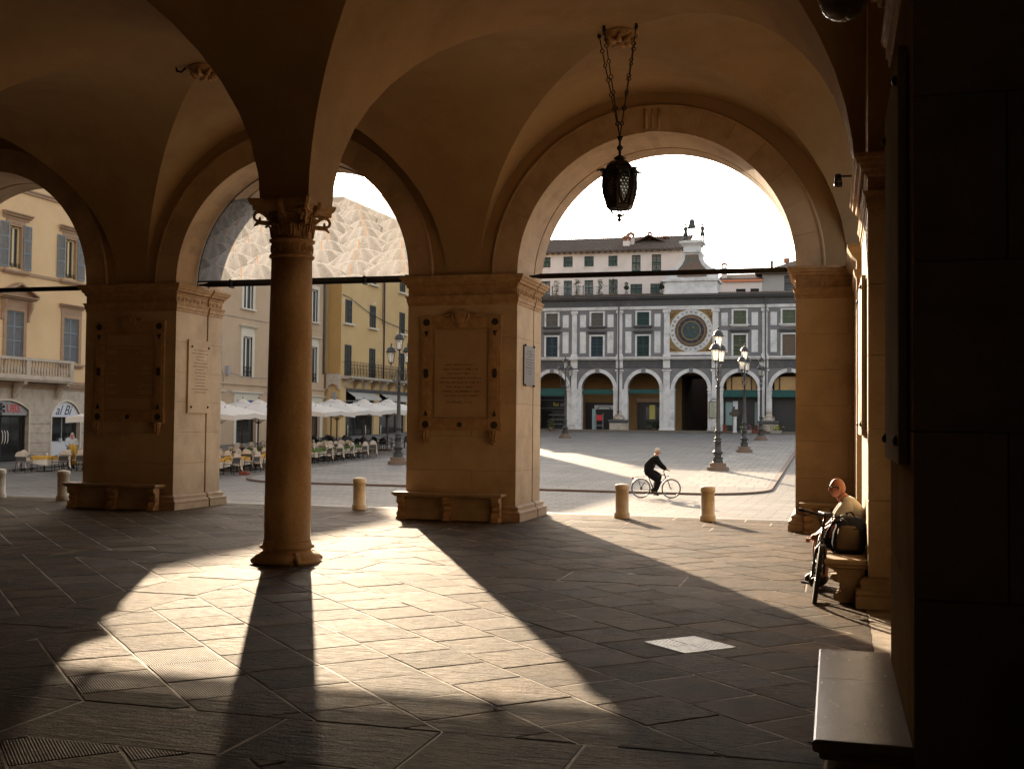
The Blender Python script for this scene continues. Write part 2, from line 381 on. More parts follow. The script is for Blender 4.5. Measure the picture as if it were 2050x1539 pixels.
# ---- arcade wall above the imposts
aw = thing('arcade_wall', 'plastered arcade wall with three round stone arches opening on the square', 'wall', (0, YF, 0))
CX = [-19.26, -11.385, -3.47]
mb = MB()
NA = 48
def arch_face(mb, cx, r, xl, xr, y, ztop, m=0, flip=False):
    pts = [(cx-r*cos(pi*i/NA), ZI+r*sin(pi*i/NA)) for i in range(NA+1)]
    if xl < cx-r-1e-6: mb.add([(xl,y,ZI),(cx-r,y,ZI),(cx-r,y,ztop),(xl,y,ztop)], [(0,1,2,3)], m)
    if xr > cx+r+1e-6: mb.add([(cx+r,y,ZI),(xr,y,ZI),(xr,y,ztop),(cx+r,y,ztop)], [(0,1,2,3)], m)
    for i in range(NA):
        (x0,z0),(x1,z1) = pts[i], pts[i+1]
        mb.add([(x0,y,z0),(x1,y,z1),(x1,y,ztop),(x0,y,ztop)], [(0,1,2,3)], m)
xb = [-24.4, -15.32, -7.43, 1.6]
for k, cx in enumerate(CX):
    arch_face(mb, cx, RA+0.5, xb[k], xb[k+1], 0.0, 9.3)
    arch_face(mb, cx, RA, xb[k], xb[k+1], YB-YF, 9.3)
mb.bx(-24.4, 0.0, 9.3, 1.6, YB-YF, 26)
mb.build('plaster_wall', M_PLASTER, aw, recalc=False)
def soffit(mb, cx, y0, y1, r):
    for i in range(NA):
        a, b = pi*i/NA, pi*(i+1)/NA
        mb.add([(cx-r*cos(a),y0,ZI+r*sin(a)),(cx-r*cos(b),y0,ZI+r*sin(b)),(cx-r*cos(b),y1,ZI+r*sin(b)),(cx-r*cos(a),y1,ZI+r*sin(a))], [(0,1,2,3)], 0, None, True)
for k, cx in enumerate(CX):
    mb = MB(); soffit(mb, cx, 0.28, 1.30, RA); soffit(mb, cx, 1.30, 1.37, RA+0.05); soffit(mb, cx, 1.37, YB-YF, RA)
    for yy in (1.30, 1.37):
        for i in range(NA):
            a, b = pi*i/NA, pi*(i+1)/NA
            mb.add([(cx-RA*cos(a),yy,ZI+RA*sin(a)),(cx-RA*cos(b),yy,ZI+RA*sin(b)),(cx-(RA+.05)*cos(b),yy,ZI+(RA+.05)*sin(b)),(cx-(RA+.05)*cos(a),yy,ZI+(RA+.05)*sin(a))], [(0,1,2,3)])
    mb.build('soffit', M_ARCH, aw, recalc=False)
    NV = 15
    for i in range(NV):
        key = (i == NV//2); a0 = pi*i/NV+0.0005; a1 = pi*(i+1)/NV-0.0005
        r1 = RA+0.5+(0.03 if key else 0); yf = -0.075 if key else -0.03
        if key: a0 += 0.055; a1 -= 0.055
        elif i == NV//2-1: a1 += 0.055
        elif i == NV//2+1: a0 -= 0.055
        mb = MB(); S = 4
        def ring(yv, g):
            o = [(cx-(RA+g)*cos(a0+g*.4+(a1-a0-g*.8)*j/S), yv, ZI+(RA+g)*sin(a0+g*.4+(a1-a0-g*.8)*j/S)) for j in range(S+1)]
            o += [(cx-(r1-g)*cos(a1-g*.3-(a1-a0-g*.6)*j/S), yv, ZI+(r1-g)*sin(a1-g*.3-(a1-a0-g*.6)*j/S)) for j in range(S+1)]
            return o
        mb.loft([ring(yf, 0.003), ring(yf+0.003, 0.0), ring(0.28, 0.0)])
        if key:
            for j in range(3):
                mb.tube([(cx-0.12+0.12*j, yf-0.01, ZI+RA+0.06), (cx-0.13+0.13*j, yf-0.012, ZI+RA+0.44)], 0.028, 6)
        mb.build('keystone' if key else 'voussoir', M_ARCH, aw)
    # thin outer moulding of the archivolt
    mb = MB(); prof = [(0,-0.05),(0.035,-0.055),(0.05,-0.03),(0.055,0.0),(0.0,0.0)]
    rings = []
    for i in range(NA+1):
        a = pi*i/NA; rings.append([(cx-(RA+0.5+p)*cos(a), q, ZI+(RA+0.5+p)*sin(a)) for p, q in prof])
    mb.loft(rings, smooth=False); mb.build('arch_moulding', M_ARCH, aw)

# ---- vaulted ceiling
vc = structure('vaulted_ceiling')
HB = 0.37
bays_x = [(-19.26,3.56,3.56,'l'), (-11.375,3.575,3.575,'m'), (-3.47,3.59,3.72,'r')]
bays_y = [(18.88,3.62,3.62), (10.925,3.555,3.555), (3.075,3.555,3.555), (-4.775,3.555,3.555)]
RZ = 3.56
NS = 26
S_ = [sin(pi/2*(2*i/NS-1)) for i in range(NS+1)]
def hz(s): return RZ*sqrt(max(0.0, 1-s*s))
for bi, (cx, al, ar, _) in enumerate(bays_x):
    for bj, (cy, b0, b1) in enumerate(bays_y):
        mb = MB(); ids = {}
        def U(s): return cx+s*(al if s < 0 else ar)
        def V(t): return cy+t*(b0 if t < 0 else b1)
        def vid(i, j, w):
            k = (i, j, w)
            if k not in ids:
                s, t = S_[i], S_[j]; ids[k] = len(mb.v); mb.v.append((U(s), V(t), ZI+max(hz(s), hz(t))))
            return ids[k]
        for i in range(NS):
            for j in range(NS):
                quad = [(i,j),(i+1,j),(i+1,j+1),(i,j+1)]
                sm, tm = (S_[i]+S_[i+1])/2, (S_[j]+S_[j+1])/2
                tris = [(0,1,2),(0,2,3)] if sm*tm > 0 else [(0,1,3),(1,2,3)]
                for tr in tris:
                    P = [quad[q] for q in tr]
                    ms = sum(S_[p[0]] for p in P)/3; mt = sum(S_[p[1]] for p in P)/3
                    w = ('E' if ms > 0 else 'W') if abs(ms) > abs(mt) else ('N' if mt > 0 else 'S')
                    mb.f.append([vid(p[0], p[1], w) for p in P]); mb.m.append(0); mb.sm.append(True)
        mb.build('vault_bay', M_PLASTER, vc, recalc=False)
mb = MB()
gx = [-15.32, -7.43]
def strip_x(x0, x1, y0, b0, b1):
    for j in range(NS):
        a, b = S_[j], S_[j+1]
        Y = lambda t: y0+t*(b0 if t < 0 else b1)
        mb.add([(x0,Y(a),ZI+hz(a)),(x1,Y(a),ZI+hz(a)),(x1,Y(b),ZI+hz(b)),(x0,Y(b),ZI+hz(b))], [(0,1,2,3)], 0, None, True)
for (cy, b0, b1) in bays_y:
    for k in (0, 1):
        strip_x(bays_x[k][0]+bays_x[k][2], bays_x[k+1][0]-bays_x[k+1][1], cy, b0, b1)
    strip_x(bays_x[2][0]+bays_x[2][2], 1.3, cy, b0, b1); strip_x(-24.0, bays_x[0][0]-bays_x[0][1], cy, b0, b1)
for (cx, al, ar, _) in bays_x:
    for k in range(len(bays_y)-1):
        y0 = bays_y[k+1][0]+bays_y[k+1][2]; y1 = bays_y[k][0]-bays_y[k][1]
        for i in range(NS):
            a, b = S_[i], S_[i+1]; X = lambda s: cx+s*(al if s < 0 else ar)
            mb.add([(X(a),y0,ZI+hz(a)),(X(b),y0,ZI+hz(b)),(X(b),y1,ZI+hz(b)),(X(a),y1,ZI+hz(a))], [(0,1,2,3)], 0, None, True)
mb.build('transverse_band', M_PLASTER, vc, recalc=False)
mb = MB(); mb.bx(-24.4,-9.0,9.0,1.6,YF-0.002,9.25); mb.build('roof_slab', M_PLASTER, vc)

# ---- bosses
def boss(x, y, z, label):
    mb = MB(); mb.lathe([(0.30,0.0),(0.31,-0.04),(0.27,-0.06),(0.26,-0.10),(0.19,-0.12),(1e-3,-0.13)], 20, (0,0,0))
    for i in range(8):
        a = 2*pi*i/8
        mb.tube([(0.10*cos(a),0.10*sin(a),-0.16),(0.19*cos(a),0.19*sin(a),-0.17),(0.28*cos(a+.12),0.28*sin(a+.12),-0.10)], [0.05,0.055,0.02], 6)
    mb.tube([(0,0,-0.12),(0.02,0,-0.24)], [0.09,0.04], 6)
    o = mb.build('ceiling_boss', M_CARVED, None, (x,y,z)); tag(o, label, 'ceiling ornament', 'carved bosses at the vault crowns'); return o
boss(-3.47, 18.88, 8.62, 'carved stone leaf boss at the vault crown above the hanging lantern')
b2 = boss(-11.375, 18.88, 8.62, 'carved stone leaf boss with a bare iron hook at the darker left vault crown')
mb = MB(); mb.tube([(-0.34,-0.1,-0.02),(-0.42,-0.12,-0.10),(-0.50,-0.14,-0.08),(-0.52,-0.14,0.0)], 0.022, 6); mb.build('hook', M_IRON, b2)

# ---- right-hand building wall
rw = thing('side_wall', 'tall dark stone wall along the right side of the loggia', 'wall', (0.37, 0, 0))
for _a, _b in ((-9,5.8),(8.1,13.36),(16.2,20.0)):
    mb = MB(); mb.bx(0.53,_a,0,1.3,_b,9.0); mb.build('wall_panel', M_STONE, rw)
mb2 = MB(); mb2.bx(0.0,20.0,0,0.93,22.46,4.5); mb2.ring_box([(0,4.5),(0.03,4.55),(0.05,4.64),(0,4.65),(0,4.8),(0.08,4.88),(0.15,5.0),(0.15,5.05)], 0.0,20.0,0.93,22.3); mb2.build('corner_pilaster', M_STONE, rw)
def wall_pier(y0, y1, label, mfront, mside):
    t = thing('wall_pier', label, 'pier', (0.37, (y0+y1)/2, 0), group='broad piers along the right wall')
    h = (y1-y0)/2; W = 3.2 if y0 < 8 else 0.9
    mb = MB(); mb.loft([[( -o,-h-o,z),(W,-h-o,z),(W,h+o,z),(-o,h+o,z)] for o, z in BASE_P]); mb.build('base', M_STONE if y0 > 8 else M_DARKWALL, t)
    zs = [0.33,1.18,1.98,2.8,3.6,4.44]
    for k in range(5):
        for sd in (0, 1):
            sp = 0.42 if k % 2 else 0.72
            if W < 1: sp = 0.30 if k % 2 else 0.5
            a, b = (0.0, sp-0.004) if sd == 0 else (sp+0.004, W)
            mb = MB(); c = 0.006
            mb.loft([[(a+o,-h+o,z),(b-o*(sd==0),-h+o,z),(b-o*(sd==0),h-o,z),(a+o,h-o,z)] for o, z in ((c,zs[k]+0.002),(0,zs[k]+c),(0,zs[k+1]-c),(c,zs[k+1]-0.002))])
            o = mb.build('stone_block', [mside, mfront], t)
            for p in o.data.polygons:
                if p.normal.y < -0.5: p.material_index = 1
    mb = MB(); P = IMP_LO+IMP_FR+IMP_HI
    mb.loft([[(-o,-h-o,z),(W,-h-o,z),(W,h+o,z),(-o,h+o,z)] for o, z in P]); egg_row(mb, (-0.05,-h),( -0.05,h), 4.865, (-1,0)); egg_row(mb, (0,-h-.05),( W,-h-.05), 4.865, (0,-1))
    mb.build('impost', M_CARVED, t)
    mb = MB(); mb.bx(0.0,-h,5.05,W,h,9.0); mb.build('upper_wall', M_PLASTER if y0 > 8 else M_DARKWALL, t)
    return t
wp2 = wall_pier(13.36, 16.2, 'broad stone wall pier with sunlit side behind the seated man and bicycle', M_STONE, M_STONE)
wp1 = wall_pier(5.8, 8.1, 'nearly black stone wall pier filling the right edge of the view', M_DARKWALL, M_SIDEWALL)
bw = MB(); bw.bx(-24.4,-9.4,0,1.6,-9.0,9.0); tag(bw.build('back_wall', M_PLASTER), 'plain plaster wall closing the back of the loggia', 'wall')
lw = MB(); lw.bx(-24.8,-9.4,0,-24.4,24.49,9.0); tag(lw.build('end_wall', M_PLASTER), 'plain plaster wall closing the left end of the loggia', 'wall')

# wall bench near the camera and the one the man sits on
def wall_bench(y0, y1, x0, x1, top, label, m, joint):
    t = thing('wall_bench', label, 'bench', ((x0+x1)/2, (y0+y1)/2, 0), group='stone benches along the right wall')
    w = (x1-x0)/2; L = (y1-y0)/2
    js = [-L]+joint+[L]
    for a, b in zip(js[:-1], js[1:]):
        mb = MB(); mb.loft([[(-w+o, a+(o if a == -L else 0.002), z), (w-0.002, a+(o if a == -L else 0.002), z), (w-0.002, b-(o if b == L else 0.002), z), (-w+o, b-(o if b == L else 0.002), z)]
            for o, z in ((0.05,top-0.105),(0.035,top-0.095),(0.03,top-0.07),(0.004,top-0.055),(0,top-0.035),(0.0,top-0.018),(0.006,top-0.005),(0.016,top))]); mb.build('seat_slab', m, t)
    for y in ((-L+0.22), (L-0.22)) if L > 1 else ((-L+0.2),):
        mb = MB(); prof = [(-w+0.17,0),(-w+0.13,0.03),(-w+0.12,0.09),(-w+0.17,0.13),(-w+0.24,0.16),(-w+0.22,0.20),(-w+0.13,0.24),(-w+0.05,0.27),(-w+0.07,0.31),(-w+0.14,0.33),(-w+0.10,0.37),(-w+0.03,top-0.105),(w-0.02,top-0.105),(w-0.02,0)]
        mb.prism(prof, y-0.13, y+0.13, 'y')
        for sy in (-1, 1):
            for xx, zz, rr in ((-w+0.14,0.28,0.05),(-w+0.2,0.17,0.04),(-w+0.14,0.07,0.045)):
                mb.tube([(xx,y+sy*0.125,zz),(xx,y+sy*0.145,zz)], rr, 8)
        mb.build('carved_leg', M_STONE, t, bevel=0.008)
    mb = MB(); mb.bx(w-0.06,-L+0.3,0,w-0.03,L-0.3,top-0.11); mb.build('back_panel', M_STONE, t)
    return t
wall_bench(5.83, 8.22, -0.10, 0.368, 0.472, 'smooth polished stone bench in the right foreground', M_PALEMARBLE, [0.25])
wall_bench(13.50, 16.0, -0.10, 0.368, 0.50, 'sunlit stone wall bench with carved leg under the seated man', M_STONE, [])

# plaques on the wall piers' sides
def plain_plaque(name, label, cat, M, w, h, th, m, bolts, lines=0, grp=None, frame=False):
    # local: x across, y up, z outward
    t = thing(name, label, cat, M.to_translation(), 0, grp); t.matrix_world = M
    mb = MB(); mb.cb(0,0,th/2+0.01,w,h,th); mb.build('slab', m, t, bevel=0.004)
    for x, y in bolts:
        b = MB(); b.lathe([(0.028,0.0),(0.028,0.012),(0.02,0.022),(1e-3,0.026)], 8, (x,y,th+0.01)); b.tube([(x,y,0),(x,y,th+0.02)],0.012,6); b.build('bolt', M_IRON, t)
    if lines:
        mb = MB(); r = random.Random(int(w*1000)); y = h*0.36
        for k in range(lines):
            ln = w*r.uniform(0.3,0.8); x = -ln/2
            while x < ln/2:
                l = r.uniform(0.02,0.07); mb.bx(x,y-0.006,th+0.0105,x+l,y+0.006,th+0.0125); x += l+0.016
            y -= h*0.62/lines
        tag(mb.build('inscription', M_INK, t), kind='stuff')
    return t
MX = basis((0.37,6.87,2.88),(0,-1,0),(0,0,1),(-1,0,0))
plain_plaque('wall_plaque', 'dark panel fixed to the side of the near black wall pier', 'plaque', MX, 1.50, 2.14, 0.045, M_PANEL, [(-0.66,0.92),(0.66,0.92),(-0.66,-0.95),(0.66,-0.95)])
MX = basis((0.37,14.75,2.83),(0,-1,0),(0,0,1),(-1,0,0))
plain_plaque('wall_plaque', 'bright sunlit stone panel on the wall pier above the seated man', 'plaque', MX, 1.9, 1.86, 0.05, M_TABLET, [(-0.85,0.8),(0.85,0.8),(-0.85,-0.8),(0.85,-0.8)])
# plaques on the reveals (facing +x)
MX = basis((-14.15,23.47,3.0),(0,1,0),(0,0,1),(1,0,0))
plain_plaque('wall_plaque', 'pale stone plaque with four bolts on the sunlit side of the left pier', 'plaque', MX, 0.98, 1.68, 0.03, M_STONE, [(-0.36,0.68),(0.36,0.68),(-0.36,-0.7),(0.36,-0.7)], 14)
M_BRONZE = mat('weathered_bronze', (0.085,0.065,0.055), (0.06,0.045,0.04), 6, 0.5, metal=0.5, fine=0.1)
MX = basis((-6.24,23.42,3.22),(0,1,0),(0,0,1),(1,0,0))
plain_plaque('wall_plaque', 'small bronze plaque on the bright side of the pier with the framed tablet', 'plaque', MX, 0.86, 0.84, 0.02, M_BRONZE, [(-0.36,0.42),(0.36,0.42),(-0.36,-0.42),(0.36,-0.42)], 9)

def framed_tablet(x0, x1, z0, z1, seed, nlines, dense, label):
    cx, cz = (x0+x1)/2, (z0+z1)/2; t = thing('framed_tablet', label, 'plaque', (cx, YF, cz), 0, 'framed inscription tablets on the piers')
    w, h = (x1-x0)/2, (z1-z0)/2; fb = 0.24
    mb = MB()
    for a in (( -w,-h,w,-h+fb),(-w,h-fb,w,h),(-w,-h+fb,-w+fb,h-fb),(w-fb,-h+fb,w,h-fb)):
        mb.bx(a[0],-0.06,a[1],a[2],0.0,a[3])
        if a[2]-a[0] > a[3]-a[1]: mb.bx(a[0]+fb+.03,-0.075,a[1]+0.05,a[2]-fb-.03,-0.06,a[3]-0.05)
        else: mb.bx(a[0]+0.05,-0.075,a[1]+.03,a[2]-0.05,-0.06,a[3]-.03)
    for sx in (-1, 1):
        for zz in (-h+fb/2, h-fb/2): mb.bx(sx*(w-fb/2)-fb/2-0.02,-0.078,zz-fb/2-0.01,sx*(w-fb/2)+fb/2+0.02,-0.0,zz+fb/2+0.01)
    # bead course round the inner field
    iw, ih = w-fb-0.02, h-fb-0.02
    n = int(2*ih/0.045)
    for k in range(n):
        for sx in (-1, 1): mb.sph((sx*iw,-0.06,-ih+2*ih*(k+.5)/n), 0.013, 5)
    n = int(2*iw/0.045)
    for k in range(n):
        for sz in (-1, 1): mb.sph((-iw+2*iw*(k+.5)/n,-0.06,sz*ih), 0.013, 5)
    mb.build('frame', M_CARVED, t)
    mb = MB(); mb.bx(-iw+0.03,-0.03,-ih+0.03,iw-0.03,0.0,ih-0.03); mb.build('tablet', M_TABLET, t)
    for sx in (-1, 1):
        for zz in (-h+fb/2, h-fb/2):
            mb = MB(); mb.tube([(sx*(w-fb/2),-0.085,zz),(sx*(w-fb/2),-0.07,zz)], 0.075, 14, smooth=False); mb.build('disc', M_DARKDISC, t)
        mb = MB(); mb.loft([[(sx*(w-fb/2)+0.055*cos(a),y,0.0+0.055*sin(a)+(0.045 if sin(a)>0 else -0.045)) for a in [2*pi*i/12 for i in range(12)]] for y in (-0.083,-0.07)]); mb.build('disc', M_DARKDISC, t)
        for sz in (-1, 1):
            mb = MB(); q = sz*(h-fb-0.12); mb.prism([(sx*(w-fb/2)-0.05,q+0.06*sz),(sx*(w-fb/2)+0.05,q+0.06*sz),(sx*(w-fb/2),q-0.07*sz)], -0.083, -0.07); mb.build('wedge', M_DARKDISC, t)
    mb = MB(); mb.tube([(0,-0.085,-h+fb/2),(0,-0.07,-h+fb/2)], 0.055, 12, smooth=False); mb.build('disc', M_DARKDISC, t)
    # shield with wings on top
    mb = MB(); mb.prism([(-0.13,h+0.12),(0.13,h+0.12),(0.15,h+0.02),(0.10,h-0.14),(0,h-0.24),(-0.10,h-0.14),(-0.15,h+0.02)], -0.14, -0.02)
    mb.prism([(-0.09,h+0.07),(0.09,h+0.07),(0.10,h+0.01),(0.06,h-0.10),(0,h-0.17),(-0.06,h-0.10),(-0.10,h+0.01)], -0.165, -0.14)
    for sx in (-1, 1):
        for k in range(6): mb.tube([(sx*(0.12+0.03*k),-0.08,h+0.09-0.012*k),(sx*(0.17+0.045*k),-0.07,h+0.02)], [0.03,0.018], 5)
        mb.tube([(sx*0.15,-0.11,h+0.1),(sx*0.19,-0.11,h+0.0),(sx*0.12,-0.11,h-0.14)], 0.025, 6)
    mb.build('shield', M_CARVED, t)
    for sx in (-1, 1):
        mb = MB(); c = (sx*(w-fb/2), -0.09, -h-0.12)
        mb.lathe([(0.02,-0.17),(0.06,-0.14),(0.085,-0.05),(0.075,0.02),(0.10,0.08),(0.11,0.12)], 8, c, sy=0.8)
        for k in range(5): mb.tube([(c[0]+0.09*cos(pi*k/4),c[1]-0.05*sin(pi*k/4)-0.02,c[2]+0.1),(c[0]+0.06*cos(pi*k/4),c[1]-0.06*sin(pi*k/4)-0.02,c[2]-0.12)], 0.022, 5)
        mb.build('console', M_CARVED, t)
    mb = MB(); r = random.Random(seed)
    for k in range(nlines):
        zz = (0.18-0.092*k) if not dense else (ih-0.30-0.055*k)
        if not dense and k == nlines-1: zz -= 0.04
        ln = iw*2*(r.uniform(0.5,0.78) if not dense else r.choice((0.9,0.9,0.88,0.5)))
        if not dense and k in (2, nlines-1): ln = iw*0.95
        x = -ln/2
        lh = 0.018 if not dense else 0.008
        while x < ln/2:
            wl = r.randint(2,8)
            for q in range(wl):
                lw_ = lh*r.uniform(0.7,1.15)
                if x > ln/2: break
                kind = r.randint(0,3)
                y0, y1 = -0.0335, -0.0305
                mb.bx(x,y0,zz-lh,x+lh*.32,y1,zz+lh)
                if kind in (0,1): mb.bx(x+lw_*.8,y0,zz-lh,x+lw_*.8+lh*.32,y1,zz+lh)
                if kind in (1,2): mb.bx(x+lh*.32,y0,zz-lh*.2,x+lw_*.8,y1,zz+lh*.15)
                if kind in (0,3): mb.bx(x+lh*.32,y0,zz+lh*.65,x+lw_*.8,y1,zz+lh)
                x += lw_+lh*.75
            x += lh*1.2
    tag(mb.build('inscription', M_INK, t), kind='stuff')
framed_tablet(-8.30, -6.57, 1.84, 4.20, 3, 9, False, 'framed stone tablet with nine lines of lettering and a shield on the middle pier')
framed_tablet(-16.20, -14.41, 1.94, 4.21, 5, 22, True, 'framed stone tablet dense with small lettering on the shaded left pier')

# ---- free standing column
def leaf(mb, a, r0, z0, hgt, wid, curl):
    # acanthus leaf hugging the bell then curling out
    rows = []; n = 7
    for j in range(n+1):
        t = j/n; z = z0+hgt*min(1.0, t*1.12) - (0.035 if t > 0.9 else 0); r = r0+0.03*t+curl*max(0, t-0.6)**2*1.5
        w = wid*(0.75+0.35*sin(pi*min(1,t*1.1)))*(1 if t < 0.8 else 1-(t-0.8)*3.2)*(1+0.16*(1 if j % 2 else -1))
        rows.append([(r*cos(a+q*w/max(r,0.1)) - 0.02*abs(q)*cos(a), r*sin(a+q*w/max(r,0.1)) - 0.02*abs(q)*sin(a), z+0.02*(1-abs(q))) for q in (-1,-0.5,0,0.5,1)])
    v = [p for r_ in rows for p in r_]; f = []
    for j in range(n):
        for i in range(4): f.append((j*5+i, j*5+i+1, (j+1)*5+i+1, (j+1)*5+i))
    mb.add(v, f, 0, None, True)
    # ribs
    for q in (1, 2, 3): mb.tube([Vector(rows[j][q])*1.0+Vector((0.012*cos(a),0.012*sin(a),0)) for j in range(n)], 0.011, 4)
def make_column(x, y, label):
    t = thing('stone_column', label, 'column', (x, y, 0), 0, 'columns carrying the vaults')
    mb = MB(); mb.lathe([(0.47,0),(0.47,0.045),(0.445,0.05),(0.455,0.075),(0.44,0.115),(0.385,0.14),(0.36,0.15),(0.335,0.165),(0.34,0.195),(0.365,0.20),(0.385,0.215),(0.385,0.235),(0.36,0.255),(0.345,0.262),(0.345,0.28),(0.33,0.30)], 40)
    for k in range(4):
        a = pi/4+pi/2*k; mb.tube([(0.34*cos(a),0.34*sin(a),0.10),(0.43*cos(a),0.43*sin(a),0.065),(0.52*cos(a),0.52*sin(a),0.035)], [0.075,0.06,0.03], 8)
    mb.build('base', M_COLUMN, t)
    mb = MB(); n = 9; mb.lathe([(0.335,0.30),(0.328,0.33)]+[(0.326-0.038*(k/n)**1.6, 0.33+3.98*k/n) for k in range(n+1)], 40); mb.build('shaft', M_COLUMN, t)
    mb = MB(); mb.lathe([(0.288,4.31),(0.315,4.325),(0.325,4.345),(0.315,4.365),(0.292,4.375),(0.290,4.53),(0.31,4.545),(0.325,4.56),(0.325,4.58),(0.30,4.59)], 32)
    for k in range(14):
        a = 2*pi*k/14; c = Vector((0.292*cos(a),0.292*sin(a),4.455)); e = Vector((-sin(a),cos(a),0)); u = Vector((0,0,1))
        mb.tube([c+e*cos(b)*0.042+u*sin(b)*0.05 for b in [2*pi*i/8 for i in range(8)]], 0.012, 4, closed=True); mb.sph(c, 0.02, 6)
    mb.build('neck_band', M_CARVED, t)
    mb = MB(); mb.lathe([(0.275,4.59),(0.275,4.75),(0.29,4.88),(0.34,4.965)], 24)
    for k in range(8): leaf(mb, 2*pi*k/8+pi/8, 0.285, 4.60, 0.19, 0.085, 0.35)
    for k in range(8): leaf(mb, 2*pi*k/8, 0.285, 4.68, 0.24, 0.08, 0.45)
    for k in range(4):
        a = pi/4+pi/2*k; e = Vector((cos(a),sin(a),0)); u = Vector((0,0,1))
        stem = [e*0.28+u*4.74, e*0.33+u*4.85, e*0.42+u*4.93]
        c = e*0.50+u*4.865
        sp = [c+e*cos(b)*r+u*sin(b)*r for b, r in [(pi*0.75-k2*0.5, 0.095-0.0068*k2) for k2 in range(13)]]
        mb.tube(stem+sp, [0.02,0.024,0.026]+[0.026-0.0008*i for i in range(13)], 7)
        mb.tube([e*0.30+u*4.80, e*0.40+u*4.80, e*0.50+u*4.80, e*0.56+u*4.74], [0.03,0.035,0.035,0.01], 6)
        for sgn in (-1, 1):
            s_ = Vector((-sin(a),cos(a),0))*sgn
            c2 = e*0.26+s_*0.22+u*4.90
            mb.tube([c2+s_*cos(b)*r*-1+u*sin(b)*r for b, r in [(pi*0.8-k2*0.6, 0.055-0.005*k2) for k2 in range(9)]], 0.015, 5)
    for k in range(4):
        a = pi/2*k; mb.tube([(0.30*cos(a),0.30*sin(a),4.90),(0.40*cos(a),0.40*sin(a),5.06)], [0.05,0.06], 6); mb.sph((0.41*cos(a),0.41*sin(a),5.06), 0.065, 8)
    mb.build('capital', M_CARVED, t)
    # abacus with concave sides and cut corners
    def ab(h, z):
        pts = []
        for k in range(4):
            a = pi/2*k
            for q in range(-5, 6):
                s = q/5.0; x_ = h*(0.80+0.20*s*s*1.0) if abs(s) < 1 else h; yy = s*h*0.93
                pts.append((x_*cos(a)-yy*sin(a), x_*sin(a)+yy*cos(a), z))
        return pts
    mb = MB(); mb.loft([ab(0.425,4.965), ab(0.43,5.03), ab(0.455,5.045), ab(0.475,5.10), ab(0.475,5.13)]); mb.build('abacus', M_CARVED, t)
    return t
col0 = make_column(-7.48, 14.85, 'free standing round column with carved leafy capital in the middle of the loggia')
index_children()
dup(col0, (-7.43, 7.0, 0), 0, 'round column nearer the camera beyond the left edge of the view')
dup(col0, (-15.32, 14.85, 0), 0, 'round column beyond the left edge of the view, level with the central column')
dup(col0, (-15.32, 7.0, 0), 0, 'round column in the dark far left corner of the loggia')

# ---- tie rods
def rod(x0, x1, label, z=5.125):
    mb = MB(); L = (x1-x0)/2
    mb.cb(0,0,0,2*L-0.5,0.05,0.105); mb.tube([(-L,0,0.0),(-L+0.12,0,0.0),(-L+0.26,0,0)], [0.03,0.03,0.055], 8); mb.tube([(L-0.26,0,0),(L-0.12,0,0),(L,0,0)], [0.055,0.03,0.03], 8)
    o = mb.build('tie_rod', M_IRON, None, ((x0+x1)/2, 23.45, z)); return tag(o, label, 'tie rod', 'iron tie rods across the arches')
rod(-22.06, -16.45, 'black iron tie rod across the left arch in front of the ochre building')
r1 = rod(-14.18, -8.59, 'black iron tie rod under the printed umbrella banner')
rod(-6.27, -0.67, 'black iron tie rod across the right arch in front of the clock tower')

